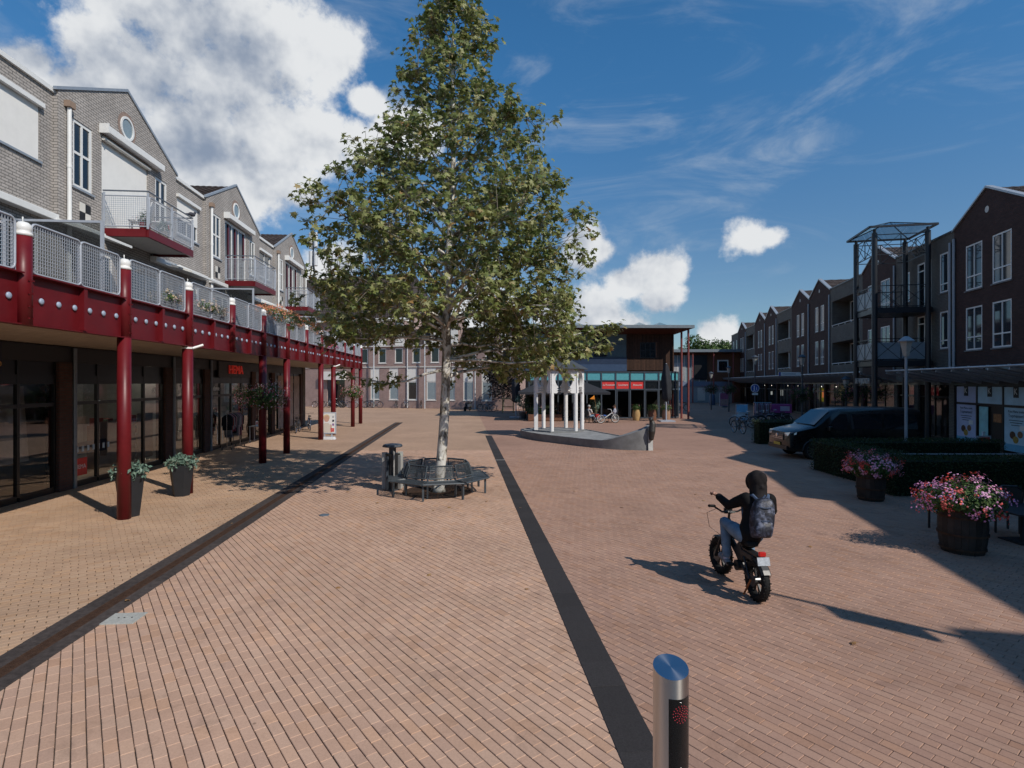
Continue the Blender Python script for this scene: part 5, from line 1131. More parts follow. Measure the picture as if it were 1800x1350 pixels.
# ================================================================== ring bench
bn = empty('ring_bench', (TX, TY, 0)); tag(bn, 'dark grey steel mesh ring bench round the plane tree', 'bench')
bs = mat('bench steel', (.050, .062, .072), .45, var=.2)
nS = 8; ri, ro = .98, 1.42
def meshsheet(fn, nu, nv, th=.006):
    m = MB()
    for i in range(nu+1): m.bar(fn(i/nu, 0), fn(i/nu, 1), th)
    for j in range(nv+1): m.bar(fn(0, j/nv), fn(1, j/nv), th)
    return m
seatm = backm = legm_ = None
a0, a1 = -PI/nS+.03, PI/nS-.03
pol = lambda r, a, z: (r*math.cos(a), r*math.sin(a), z)
sfr = MB()
c = [pol(ri, a0, .44), pol(ri, a1, .44), pol(ro, a1, .43), pol(ro, a0, .43)]
sfr.tube(c+[], .023, 6, closed=True)
sms = meshsheet(lambda u, v: tuple(Vector(c[0]).lerp(Vector(c[1]), u).lerp(Vector(c[3]).lerp(Vector(c[2]), u), v)), 24, 14, .006)
b_ = [pol(ri-.02, a0*.92, .50), pol(ri-.02, a1*.92, .50), pol(ri-.13, a1*.96, .81), pol(ri-.13, a0*.96, .81)]
bfr = MB(); bfr.tube(b_, .023, 6, closed=True)
bms = meshsheet(lambda u, v: tuple(Vector(b_[0]).lerp(Vector(b_[1]), u).lerp(Vector(b_[3]).lerp(Vector(b_[2]), u), v)), 22, 12, .006)
lg = MB(); lg.bar(pol(ro-.10, a0-.03, 0), pol(ro-.10, a0-.03, .43), .05); lg.bar(pol(ri-.05, a0-.03, .40), pol(ro-.02, a0-.03, .41), .04); lg.bar(pol(ri-.02, a0-.03, .0), pol(ri-.04, a0-.03, .52), .045)
ML = [x.mesh(nm, bs) for x, nm in ((sfr, 'seat'), (sms, 'seat_mesh'), (bfr, 'backrest'), (bms, 'backrest_mesh'), (lg, 'leg'))]
for k in range(nS):
    a = 2*PI*k/nS+R(22.5*.6); s_ = lo('seat', ML[0], bn, (0, 0, 0), a); lo('seat_mesh', ML[1], s_, (0, 0, 0)); t_ = lo('backrest', ML[2], bn, (0, 0, 0), a); lo('backrest_mesh', ML[3], t_, (0, 0, 0)); lo('leg', ML[4], bn, (0, 0, 0), a)
# ================================================================== litter bin
x, y = gp(690, 861)
bi = empty('litter_bin', (x, y, 0), R(20)); tag(bi, 'grey and dark steel litter bin with raised lid beside the ring bench', 'bin')
oct_ = lambda r, z0, z1, m: m.prism([(r*math.cos(R(22.5+45*i)), r*math.sin(R(22.5+45*i))) for i in range(8)], lambda a, b: (a, b, z0), lambda a, b: (a, b, z1))
m = MB(); oct_(.21, .05, 1.02, m); m.build('core', black, bi)
slat = mat('bin slat grey', (.34, .33, .31), .6, var=.2)
for i in range(8):
    a = R(45*i); c_ = Vector((math.cos(a), math.sin(a), 0)); n_ = Vector((-math.sin(a), math.cos(a), 0))
    hi = (1.06, .95, 1.1, .98)[i % 4]
    m = MB(); m.bar(c_*.215+Vector((0, 0, .04)), c_*.215+Vector((0, 0, hi)), .158, .03, up=tuple(n_)) ; m.build('panel', slat if i % 4 != 1 else dgrey, bi, bevel=.006)
m = MB(); oct_(.10, 1.02, 1.20, m); m.build('neck', dgrey, bi)
m = MB(); m.lathe([(.27, 1.20), (.285, 1.22), (.25, 1.27), (.12, 1.29)], n=8); m.build('lid', dgrey, bi)
MB().box(.222, -.03, .92, .234, .03, 1.0).build('sticker', mat('pale green sticker', (.45, .6, .45), .5), bi)
MB().lathe([(.20, 0), (.20, .05)], n=12).build('foot', dgrey, bi)
# ================================================================== plants
def flower_mass(name, parent, c, r, nleaf, nflow, leafm, flowm, seed, lsize=.06, fsize=.05, cluster=7, top=.15, hang=0.0, shell=.72, crad=.045):
    rg = np.random.default_rng(seed); r = np.array(r)
    d = rg.normal(size=(nleaf, 3)); d /= np.linalg.norm(d, axis=1)[:, None]; rad = rg.uniform(.35, 1, nleaf)**.5
    bump = 1+.16*np.sin(d[:, 0]*5+seed)+.12*np.sin(d[:, 1]*7+1.3*seed)
    p = d*rad[:, None]*bump[:, None]*r+np.array(c)
    lv = mobj('leaves', scatter_mesh('leaves', p, rg.uniform(.7, 1.35, nleaf)*lsize, OV, OVF, leafm, seed, up=.5, nrm=d), parent); lv['kind'] = 'stuff'
    d = rg.normal(size=(nflow*3, 3)); d /= np.linalg.norm(d, axis=1)[:, None]; d = d[d[:, 2] > -.55+top][:nflow]; n = len(d)
    bump = 1+.16*np.sin(d[:, 0]*5+seed)+.12*np.sin(d[:, 1]*7+1.3*seed)
    q = d*bump[:, None]*r*rg.uniform(.9, 1.14, n)[:, None]+np.array(c)
    q = np.repeat(q, cluster, axis=0)+rg.normal(0, crad, (n*cluster, 3))
    fw = mobj('blossoms', scatter_mesh('blossoms', q, rg.uniform(.8, 1.2, n*cluster)*fsize, FW, FWF, flowm, seed+1, up=.3, nrm=np.repeat(d, cluster, axis=0)*1.5), parent); fw['kind'] = 'stuff'
    return lv
def cluster_mat(name, cols):          # whole umbels take one colour: by place
    m = bpy.data.materials.new(name); m.use_nodes = True; nt = m.node_tree; N = nt.nodes; L = nt.links; b = N['Principled BSDF']; b.inputs['Roughness'].default_value = .6
    tc = N.new('ShaderNodeTexCoord'); v = N.new('ShaderNodeTexVoronoi'); v.inputs['Scale'].default_value = 4.2; L.new(tc.outputs['Object'], v.inputs['Vector'])
    sp = N.new('ShaderNodeSeparateColor'); L.new(v.outputs['Color'], sp.inputs[0]); cr = N.new('ShaderNodeValToRGB'); cr.color_ramp.interpolation = 'CONSTANT'; L.new(sp.outputs[0], cr.inputs[0]); e = cr.color_ramp.elements
    while len(e) < len(cols): e.new(.5)
    for i, (p, c) in enumerate(cols): e[i].position = p; e[i].color = (*c, 1)
    ge = N.new('ShaderNodeNewGeometry'); mr = N.new('ShaderNodeMapRange'); mr.inputs['To Min'].default_value = .75; mr.inputs['To Max'].default_value = 1.2; L.new(ge.outputs['Random Per Island'], mr.inputs['Value'])
    sc = N.new('ShaderNodeVectorMath'); sc.operation = 'SCALE'; L.new(cr.outputs[0], sc.inputs[0]); L.new(mr.outputs[0], sc.inputs['Scale']); L.new(sc.outputs[0], b.inputs['Base Color'])
    return m
gerf = cluster_mat('geranium umbels', [(0, (.66, .26, .46)), (.38, (.70, .07, .05)), (.58, (.70, .36, .56)), (.86, (.74, .13, .10))])
gerd = cluster_mat('geranium umbels shaded row', [(0, (.66, .24, .36)), (.35, (.62, .07, .05)), (.72, (.70, .34, .46))])  # redder pinks for the shaded barrel, colour offsets its bluish shade
# barrels
oak = mat('old dark oak', (.045, .035, .03), .8, var=.4, scale=5, rnd=.25, bump=.3)
def barrel(x, y, h, r, label, fl_label, seed, fr_, rz):
    o = empty('half_barrel', (x, y, 0), rz); tag(o, label, 'barrel', 'wooden barrels along the right side')
    n = 22
    for k in range(n):
        a0, a1 = 2*PI*k/n+.006, 2*PI*(k+1)/n-.006; m = MB(); vs = []
        for z, rr in ((0, .84), (.25, .95), (.55, 1.0), (.8, .98), (1.0, .93)):
            for a in (a0, a1): vs.append((r*rr*math.cos(a), r*rr*math.sin(a), z*h))
            for a in (a1, a0): vs.append((r*(rr-.07)*math.cos(a), r*(rr-.07)*math.sin(a), z*h))
        fs = []
        for j in range(4):
            for i in range(4): fs.append((j*4+i, j*4+(i+1) % 4, (j+1)*4+(i+1) % 4, (j+1)*4+i))
        fs += [(3, 2, 1, 0), (16, 17, 18, 19)]; m.add(vs, fs); m.build('stave', oak, o)
    for z, rr in ((.10, .90), (.42, .995), (.80, .99), (.94, .955)): m = MB(); m.lathe([(r*rr+.004, z*h-.018), (r*rr+.011, z*h-.018), (r*(rr)+.011, z*h+.018), (r*rr+.004, z*h+.018)], n=40, caps=False); m.build('hoop', rustm, o)
    MB().lathe([(0.0, h*.9), (r*.9, h*.9)], n=24, caps=False).build('soil', MATS['damp soil'], o)
    f = empty('geranium_bush', (x, y, h*.92)); tag(f, fl_label, 'flowers', 'geraniums in the barrels')
    flower_mass('g', f, (0, 0, .20), fr_, 3000, 170, greenl, gerf if seed == 1 else gerd, seed, .07, .042, 9, .0, shell=.7, crad=.038)
    return o
x, y = gp(1702, 972); barrel(x-.02, y+.10, .80, .37, 'dark oak barrel planter nearest the camera at the right edge', 'large pink and red geranium bush in the nearest barrel', 1, (.70, .60, .33), 0)
x, y = gp(1535, 880); barrel(x, y+.10, .74, .33, 'dark oak barrel planter before the clipped hedge', 'pink and red geranium bush in the barrel before the hedge', 2, (.64, .55, .32), .4)
# tall tapered planters under the gallery
plast = mat('black planter plastic', (.016, .018, .022), .55, var=.2)
for k, (px, py, h, lab) in enumerate(((228, 907, .95, 'tall black six sided planter half hidden behind the first red column'), (319, 871, .82, 'tall black six sided planter standing clear beside the second red column'))):
    x, y = gp(px, py); o = empty('tall_planter', (x, y, 0), R(12)); tag(o, lab, 'planter', 'planters under the gallery')
    hexa = lambda r, z: [(r*math.cos(R(60*i)), r*math.sin(R(60*i)), z) for i in range(6)]
    a, b, c_, d_ = hexa(.20, 0), hexa(.31, h), hexa(.275, h), hexa(.26, h-.06); m = MB()
    for p, q in ((a, b), (b, c_), (c_, d_)):
        for i in range(6): m.quad(p[i], p[(i+1) % 6], q[(i+1) % 6], q[i])
    m.build('pot', plast, o); MB().poly(d_).build('soil', MATS['damp soil'], o)
    f = empty('silver_leaf_plant', (x, y, h-.04)); tag(f, ['drooping silver green plant in the planter behind the first column', 'silver green plant in the planter beside the second column'][k], 'plant', 'plants in the tall planters')
    rg_ = np.random.default_rng(30+k); n = 420; a_ = rg_.uniform(0, 6.28, n); rr = rg_.uniform(.05, .36, n); P_ = np.stack([rr*np.cos(a_), rr*np.sin(a_), .18-.9*rr**2+rg_.uniform(-.1, .14, n)], 1)
    lv = mobj('leaves', scatter_mesh('leaves', P_, rg_.uniform(.07, .15, n), OV, OVF, silverl, 40+k, up=.4, droop=1), f); lv['kind'] = 'stuff'
    st = MB()
    for i in range(16): t = rg_.uniform(0, 6.28); L_ = rg_.uniform(.2, .42); st.tube([(0, 0, 0), (L_*.5*math.cos(t), L_*.5*math.sin(t), .2), (L_*math.cos(t), L_*math.sin(t), .08)], .006, 4)
    st.build('stems', twigm, f)
# flower baskets round columns and lamp posts
def basket(x, y, z, r, label, fm_, seed, nfl=70, leafm=None, cat='flower basket'):
    o = empty('flower_basket', (x, y, z)); tag(o, label, cat, 'hanging flower baskets')
    m = MB(); m.lathe([(.10, -.28), (.26, -.20), (.34, .0), (.345, .03), (.31, .03)], n=18, caps=False); m.build('bowl', black, o)
    flower_mass('b', o, (0, 0, .0), r, 1700, nfl, leafm or greenl, fm_, seed, .085, .05, 6, -.25, crad=.05)
for k, (cx_, lab) in enumerate(((5, 'pink and white flower basket wrapped round the third full red column'), (11, 'pale pink and white flower basket on the far red column'))):
    X, Y = FL.w(UG, Lv[cx_]); basket(X, Y, 2.45 if k == 0 else 2.35, (.92, .8, .52) if k == 0 else (.80, .70, .52), lab, flow_m, 50+k, 110)
for k, (px, py, Z, r_, lab) in enumerate(((1410, 693, 38, .95, 'dark flower basket on the lamp post before the yellow shop'), (1490, 690, 33.5, .95, 'left one of the two dark flower baskets before the steel tower'), (1540, 688, 33.0, .95, 'right one of the two dark flower baskets before the steel tower'), (1250, 683, 62, .9, 'distant flower basket nearest the cafe corner'), (1282, 684, 58, .9, 'distant flower basket beside the far canopy end'))):
    basket((px-900)/1000*Z, Z, 3-(py-672)/1000*Z, (r_, r_*.9, .62), lab, flow_d, 60+k, 60, hedgel)
flow_pale = leaf_mat('pale petals', [(0, (.5, .35, .38)), (.5, (.55, .48, .42)), (1, (.55, .42, .18))], .3)
# flower boxes along the terrace railing
for k, (va, vb, lab, fm_, hh, hg) in enumerate(((Lv[5]-.5, Lv[8]-.2, 'long overflowing orange and red flower box on the terrace railing', flow_o, .45, 5.72), (Lv[3]+.5, Lv[4]-.3, 'pale pink flower box behind the railing near the second column', flow_pale, .18, 5.2), (Lv[2]+1.6, Lv[3]-.4, 'low pink flower box behind the first railing panels', flow_pale, .2, 5.15), (Lv[8]+.9, Lv[9]+1.2, 'small pink flower box low on the far railing', flow_p, .22, 5.05))):
    c = (va+vb)/2; o = empty('flower_box', (*FL.w(UG-.2, c), hg), FL.a); tag(o, lab, 'flower box', 'flower boxes on the terrace')
    MB().box(-.13, -(vb-va)/2, -.35, .11, (vb-va)/2, -.13).build('box', mat('brown trough', (.08, .05, .04), .7), o)
    flower_mass('fb', o, (.05, 0, .0), (.34, (vb-va)/2*.98, hh*.75), int(800*(vb-va)/2), int(38*(vb-va)), greenl, fm_, 80+k, .07, .06, 6, -.1)
# potted things on the first balcony
o = empty('balcony_chair', (*FL.w(UW+.8, 18.9), 7.63), FL.a+R(200)); tag(o, 'pale garden chair with high back on the nearest balcony', 'chair')
m = MB(); m.box(-.25, -.25, .40, .25, .25, .44); m.build('seat', white, o); m = MB(); m.prism([(-.25, .44), (.25, .44), (.20, 1.05), (-.20, 1.05)], lambda a, b: (-.25-(b-.44)*.25, a, b), lambda a, b: (-.21-(b-.44)*.25, a, b)); m.build('backrest', white, o)
for a in (-.21, .21):
    for b in (-.21, .21): MB().bar((a, b, 0), (a, b, .40), .04).build('leg', white, o)
o = empty('balcony_table', (*FL.w(UW+.75, 20.2), 7.63)); tag(o, 'small pale round table on the nearest balcony', 'table')
MB().lathe([(.36, .70), (.36, .73)], n=20).build('top', white, o); MB().cyl((0, 0, 0), (0, 0, .70), .03).build('leg', white, o)
for k, (u_, v_, c_) in enumerate(((1.2, 18.5, (.28, .02, .02)), (1.25, 19.5, (.4, .38, .34)))):
    o = empty('potted_plant', (*FL.w(UW+u_, v_), 7.63)); tag(o, ['red pot with a small bush on the nearest balcony', 'pale pot with a leafy bush on the nearest balcony'][k], 'plant'); MB().lathe([(.12, 0), (.17, .28), (.15, .28)], n=14).build('pot', mat('pot %d' % k, c_, .6), o)
    flower_mass('pp', o, (0, 0, .42), (.22, .22, .25), 260, 6, [greenl, silverl][k], flow_m, 90+k, .07, .04, 4)
# dove on the balcony rail
o = empty('pigeon', (*FL.w(UW+1.45, 21.0), 8.83), FL.a+R(70)); tag(o, 'dark pigeon perched at the end of the nearest balcony rail', 'bird')
m = MB(); m.ball((0, 0, .10), (.14, .07, .075), 12, 8); m.ball((.13, 0, .18), (.045, .04, .045), 10, 6); m.tube([(.08, 0, .12), (.12, 0, .16)], .04, 8); m.tube([(-.10, 0, .08), (-.26, 0, .05)], [.05, .03], 6); m.cyl((.17, 0, .18), (.205, 0, .172), .012, .003, 6); m.build('body', mat('pigeon grey', (.05, .05, .06), .6), o, smooth='full')
for s_ in (-1, 1): MB().cyl((.01, s_*.025, .0), (.01, s_*.025, .05), .006, n=5).build('leg', rustm, o)
# poster stand
x, y = gp(577, 772); ab = empty('poster_stand', (x, y, 0), FL.a+R(-4)); tag(ab, 'white pavement poster stand with a child advert before the far columns', 'sign')
m = MB(); m.prism([(-.36, -.22), (.36, -.22), (.40, -.1), (.40, .1), (.36, .22), (-.36, .22), (-.40, .1), (-.40, -.1)], lambda a, b: (a, b, .0), lambda a, b: (a*.85, b*.8, .13)); m.build('base', mat('pale plastic', (.55, .56, .57), .5), ab)
MB().box(-.22, -.02, .1301, -.16, .02, .28).build('post', greym, ab); MB().box(.16, -.02, .1301, .22, .02, .28).build('post', greym, ab)
m = MB(); m.box(-.42, -.03, .28, .42, .03, 1.42); fr_ = m.build('frame', greym, ab, bevel=.02); MB().box(-.36, -.036, .34, .36, -.0305, 1.36).build('poster', paper, fr_)
Y_ = -.038
pm = lambda n, pts, mt: MB().poly([(a, Y_-.001*n, b) for a, b in pts])
el = lambda cx, cz, rx, rz, n=18: [(cx+rx*math.cos(2*PI*i/n), cz+rz*math.sin(2*PI*i/n)) for i in range(n)]
pk = mat('print skin', (.55, .33, .25), .6); MB().poly([(a, Y_, b) for a, b in el(-.08, 1.08, .14, .17)]).build('print_face', pk, fr_); MB().poly([(a, Y_+.0005, b) for a, b in el(-.08, 1.15, .17, .16)]).build('print_hair', mat('print blond', (.62, .48, .28), .6), fr_)
MB().poly([(a, Y_, b) for a, b in ((-.26, .36), (.12, .36), (.12, .75), (.02, .86), (-.18, .86), (-.28, .75))]).build('print_dress', mat('print cream', (.60, .55, .48), .6, var=.15, scale=30), fr_); MB().poly([(a, Y_, b) for a, b in ((.125, .36), (.20, .36), (.19, .74), (.125, .80))]).build('print_arm', pk, fr_)
MB().box(.14, Y_-.002, .40, .32, Y_-.0005, .58).build('print_logo', redsign, fr_); text('letters', 'HEMA', .055, white, fr_, (.23, Y_-.003, .49), (R(90), 0, 0), .0005)
for k, c_ in enumerate(((.25, .12, .3), (.02, .02, .03), (.45, .45, .47))): MB().box(.22, Y_-.002, .72+.2*k, .32, Y_-.0005, .83+.2*k).build('print_block', mat('print block %d' % k, c_, .6), fr_)
# clothes rack before the shop
rk = empty('clothes_rack', (*FL.w(UW+.55, 27.0), 0), FL.a); tag(rk, 'wheeled clothes rack with hanging garments under the red shop sign', 'clothes rack')
m = MB()
for yy in (-.75, .75): m.tube([(-.22, yy, .10), (.22, yy, .10)], .016, 6); m.tube([(0, yy, .10), (0, yy, 1.62)], .016, 6)
m.tube([(0, -.78, 1.62), (0, .78, 1.62)], .016, 6); m.build('rail_frame', chrome, rk)
for xx in (-.2, .2):
    for yy in (-.75, .75): MB().cyl((xx-.012, yy, .05), (xx+.012, yy, .05), .05, n=10).build('caster', black, rk)
gc = [(.015, .017, .025), (.02, .02, .025), (.22, .15, .28), (.25, .25, .27), (.30, .07, .05), (.18, .18, .19), (.05, .06, .08), (.32, .30, .30), (.16, .03, .06), (.30, .33, .36), (.10, .11, .15)]
rq = random.Random(8)
for k in range(22):
    yy = -.70+k*.066; c_ = gc[(k*5) % 11]; l_ = rq.uniform(.6, 1.05); g = MB(); w_ = rq.uniform(.18, .24); t_ = .022
    prof = [(0, 1.58), (w_*.55, 1.52), (w_, 1.42), (w_*1.02, 1.05), (w_*.82, 1.08), (w_*.85, 1.58-l_), (-w_*.85, 1.58-l_+rq.uniform(-.03, .03)), (-w_*.82, 1.08), (-w_*1.02, 1.05), (-w_, 1.42), (-w_*.55, 1.52)]
    g.prism(prof, lambda a, b, yy=yy: (a, yy-t_+.02*math.sin(9*b+k), b), lambda a, b, yy=yy: (a, yy+t_+.02*math.sin(9*b+k), b)); g.build('garment', mat('cloth %d' % (k % 11), c_, .9, var=.2), rk)
# hand gel / price stand beside
o = empty('price_stand', (*FL.w(UW+.7, 29.6), 0), FL.a); tag(o, 'small bargain table with red price card under the gallery', 'stand')
MB().box(-.3, -.35, .78, .3, .35, .82).build('top', greym, o); MB().box(-.05, -.12, .8201, -.03, .12, 1.05).build('card', paper, o); MB().box(-.029, -.08, .88, -.026, .08, 1.0).build('print', redsign, o)
for a in (-.26, .26):
    for b in (-.31, .31): MB().bar((a, b, 0), (a, b, .78), .03).build('leg', greym, o)
# ================================================================== signal bollard in front
Z = 3.28; x = (1179-900)/1000*Z
def spun(name, col, rough, an):
    m = bpy.data.materials.new(name); m.use_nodes = True; b = m.node_tree.nodes['Principled BSDF']; b.inputs['Base Color'].default_value = (*col, 1); b.inputs['Metallic'].default_value = 1; b.inputs['Roughness'].default_value = rough; b.inputs['Anisotropic'].default_value = an; b.inputs['Anisotropic Rotation'].default_value = .25
    t = m.node_tree.nodes.new('ShaderNodeTangent'); t.direction_type = 'RADIAL'; t.axis = 'Z'; m.node_tree.links.new(t.outputs[0], b.inputs['Tangent']); return m
bo = empty('signal_bollard', (x, Z, 0), R(-12)); tag(bo, 'brushed steel bollard with slanted top and red signal light in the foreground', 'bollard')
r_ = .0998; Hh = 3-(1172-672)/1000*Z; tilt = .28; n = 64
m = MB(); vs = []
for i in range(n):
    a = 2*PI*i/n; vs.append((r_*math.cos(a), r_*math.sin(a), 0))
ta = R(-78)
for i in range(n):
    a = 2*PI*i/n; vs.append((r_*math.cos(a), r_*math.sin(a), Hh-tilt*r_*math.cos(a-ta)))
fs = [(i, (i+1) % n, n+(i+1) % n, n+i) for i in range(n)]; m.add(vs, fs); sh = m.build('shaft', spun('spun steel shaft', (.60, .58, .56), .36, .85), bo, smooth='full')
m = MB(); m.add([(0, 0, Hh)]+[(r_*math.cos(2*PI*i/n), r_*math.sin(2*PI*i/n), Hh-tilt*r_*math.cos(2*PI*i/n-ta)) for i in range(n)], [(0, 1+i, 1+(i+1) % n) for i in range(n)]); m.build('cap', spun('spun steel cap', (.50, .52, .55), .26, .8), bo)
pa0, pa1 = R(-90+12-22), R(-90+12+58)
def arc(r, z): return [(r*math.cos(pa0+(pa1-pa0)*i/16), r*math.sin(pa0+(pa1-pa0)*i/16), z) for i in range(17)]
zt, zb = Hh-.135, Hh-.54
m = MB(); A = arc(r_+.002, zb); B = arc(r_+.002, zt)
for i in range(16): m.quad(A[i], A[i+1], B[i+1], B[i])
pn = m.build('signal_panel', mat('black speckled lens', (.010, .010, .011), .25, var=.8, scale=240), bo)
led = mat('red led', (.35, .02, .03), .3, emit=((1, .12, .16), .22)); lc = (pa0+pa1)/2+.02; zc = zt-.085; R_ = .050
leds = MB()
for q in range(5):
    nn = [1, 5, 9, 13, 17][q]
    for i in range(nn):
        rr = R_*q/4.2; aa = 2*PI*i/nn+q*.3; hx = rr*math.cos(aa)/r_; MB.ball(leds, ((r_+.003)*math.cos(lc+hx), (r_+.003)*math.sin(lc+hx), zc+rr*math.sin(aa)), .0026, 6, 4)
lo_ = leds.build('led_cluster', led, pn); lo_['kind'] = 'stuff'
m = MB(); A = arc(r_+.004, zb-.001); C = [((r_+.004)*math.cos(pa0+(pa1-pa0)*i/16), (r_+.004)*math.sin(pa0+(pa1-pa0)*i/16), zb-.045*math.sin(PI*i/16)-.002) for i in range(17)]
for i in range(16): m.quad(C[i], C[i+1], A[i+1], A[i])
m.build('lip', chrome, bo)
for zz in (zt-.018, zb+.02): a = lc-.05; MB().ball(((r_+.003)*math.cos(a), (r_+.003)*math.sin(a), zz), .0035, 8, 6).build('screw', chrome, bo)
# ================================================================== hedges
def hedge(x0, y0, x1, y1, h, label, seed, n):
    o = empty('hedge', ((x0+x1)/2, (y0+y1)/2, 0)); tag(o, label, 'hedge', 'clipped hedges on the right'); w, d = x1-x0, y1-y0
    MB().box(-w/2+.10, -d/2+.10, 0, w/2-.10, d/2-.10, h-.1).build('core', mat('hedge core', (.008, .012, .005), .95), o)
    rg = np.random.default_rng(seed); A = np.array([w*d, w*h, w*h, d*h, d*h]); f = rg.choice(5, n, p=A/A.sum()); u = rg.uniform(-.5, .5, n); v = rg.uniform(0, 1, n); t = rg.uniform(-.09, .035, n)
    P = np.zeros((n, 3)); top = f == 0; P[top] = np.stack([u*w, (v-.5)*d, h+t], 1)[top]
    for k, s_ in ((1, -1), (2, 1)): q = f == k; P[q] = np.stack([u*w, np.full(n, s_*d/2)+s_*t, v*h], 1)[q]
    for k, s_ in ((3, -1), (4, 1)): q = f == k; P[q] = np.stack([np.full(n, s_*w/2)+s_*t, u*d, v*h], 1)[q]
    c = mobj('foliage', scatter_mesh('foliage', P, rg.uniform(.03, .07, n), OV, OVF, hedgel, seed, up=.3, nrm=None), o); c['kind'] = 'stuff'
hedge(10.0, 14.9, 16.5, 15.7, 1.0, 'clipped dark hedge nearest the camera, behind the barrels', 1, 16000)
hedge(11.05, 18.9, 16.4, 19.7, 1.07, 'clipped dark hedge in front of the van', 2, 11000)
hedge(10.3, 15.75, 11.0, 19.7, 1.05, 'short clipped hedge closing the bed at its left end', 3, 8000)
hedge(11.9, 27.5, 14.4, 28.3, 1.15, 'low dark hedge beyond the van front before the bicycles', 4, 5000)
o = empty('bed_rail', (13, 17.3, 0)); tag(o, 'thin metal rail running inside the hedge bed', 'rail'); MB().bar((-2.2, 0, .82), (3.6, 0, .82), .03).build('bar', greym, o); MB().bar((-2.1, 0, 0), (-2.1, 0, .8), .03).build('post', greym, o); MB().bar((3.5, 0, 0), (3.5, 0, .8), .03).build('post', greym, o)
# ================================================================== lamp posts and signs
def lamp(x, y, h, label, m_=None, r=.055, group='street lamps'):
    m_ = m_ or greym; o = empty('street_lamp', (x, y, 0)); tag(o, label, 'lamp', group)
    m = MB(); m.cyl((0, 0, 0), (0, 0, .9), r*1.4, r*1.4, 12); m.cyl((0, 0, .9), (0, 0, h-.55), r, r*.8, 12); m.build('post', m_, o, smooth=True)
    m = MB(); m.lathe([(.10, h-.55), (.21, h-.05)], n=6); m.build('lantern_glass', mat('lantern glass', (.35, .35, .32), .25), o)
    m = MB(); m.lathe([(.27, h-.05), (.29, h-.01), (.10, h+.14), (.02, h+.16)], n=6); m.build('hood', m_, o)
lamp(14.2, 20.5, 4.5, 'pale grey street lamp rising behind the hedge before the van', mat('pale lamp steel', (.28, .31, .34), .45))
lamp((1410-900)/1000*38, 38, 4.7, 'dark street lamp carrying a flower basket before the yellow shop', dgrey)
lamp((1327-900)/1000*43, 43, 4.9, 'dark lamp post carrying the round blue pedestrian sign', dgrey, .045)
lamp((1281-900)/1000*58, 58, 4.5, 'distant dark lamp post at the far canopy end', dgrey)
lamp((1250-900)/1000*62, 62, 4.0, 'distant dark lamp post nearest the cafe corner', dgrey)
lamp((1487-900)/1000*33.5, 33.5, 3.2, 'dark basket post at the left of the steel tower', dgrey); lamp((1541-900)/1000*33, 33, 3.2, 'dark basket post at the right of the steel tower', dgrey)
x, y = (1327-900)/1000*42.9, 42.9
sg = empty('pedestrian_sign', (x, y, 2.55)); tag(sg, 'round blue pedestrian zone sign with white walking figures', 'sign')
blue = mat('sign blue', (.03, .07, .32), .4); m = MB(); m.lathe([(.31, 0), (.31, .02)], n=30); o = m.build('disc', blue, sg); o.rotation_euler = (R(90), 0, 0)
m = MB(); m.lathe([(.285, 0), (.32, 0), (.32, .025), (.285, .025)], n=30, caps=False); o = m.build('rim', white, sg); o.rotation_euler = (R(90), 0, 0)
m = MB()
for dx, s_ in ((-.06, 1.0), (.12, .62)):
    m.poly([(dx+.045*s_*math.cos(t), -.026, .17*s_-.02+.045*s_*math.sin(t)) for t in [2*PI*i/10 for i in range(10)]]); m.bar((dx, -.027, .11*s_-.03), (dx-.01, -.027, -.05*s_-.03), .07*s_, .004, (0, 1, 0)); m.bar((dx, -.028, -.05*s_-.03), (dx-.07*s_, -.028, -.22*s_-.03), .035*s_, .004, (0, 1, 0)); m.bar((dx, -.029, -.05*s_-.03), (dx+.07*s_, -.029, -.22*s_-.03), .035*s_, .004, (0, 1, 0))
m.build('pictogram', white, sg)
MB().box(-.22, -.02, -.50, .22, 0, -.36).build('under_plate', paper, sg)
x, y = (1388-900)/1000*37.9, 37.9
o = empty('direction_sign', (x, y, 3.55), R(4)); tag(o, 'blue and white direction board on the lamp post above the canopy', 'sign'); MB().box(-.75, -.02, -.12, .75, .02, .12).build('board', paper, o); MB().box(-.75, -.024, -.12, -.62, -.0205, .12).build('blue_end', blue, o); MB().box(-.5, -.024, -.02, .4, -.0205, .03).build('text_line', mat('grey print', (.3, .32, .36), .6), o)
x, y = (1729-900)/1000*21.5, 21.5
o = empty('warning_board', (x, y, 0), R(10)); tag(o, 'red and white triangular patterned board by the poster shop door', 'sign'); MB().box(-.30, -.03, .12, .30, .03, .98).build('frame', greym, o); MB().poly([(-.25, -.032, .93), (.25, -.032, .93), (.25, -.032, .25)]).build('red_triangle', redsign, o); MB().poly([(-.26, -.031, .94), (.26, -.031, .94), (.26, -.031, .2), (-.26, -.031, .2)]).build('face', paper, o); MB().box(-.06, -.02, .98, .06, .02, 1.14).build('head', paper, o); MB().box(-.3, -.2, 0, .3, .2, .119).build('base', greym, o)
# lamp post with banner outside the right edge; its shadow lies across the paving
o = empty('banner_lamp', (8.85, 3.62, 0)); tag(o, 'lamp post with a slim banner just outside the right edge, seen by its shadow', 'lamp')
MB().cyl((0, 0, 0), (0, 0, 6.0), .05, .04, 10).build('post', greym, o); MB().box(-.03, -.42, 4.5, .03, -.05, 5.4).build('banner', mat('banner cloth', (.4, .1, .1), .8), o)
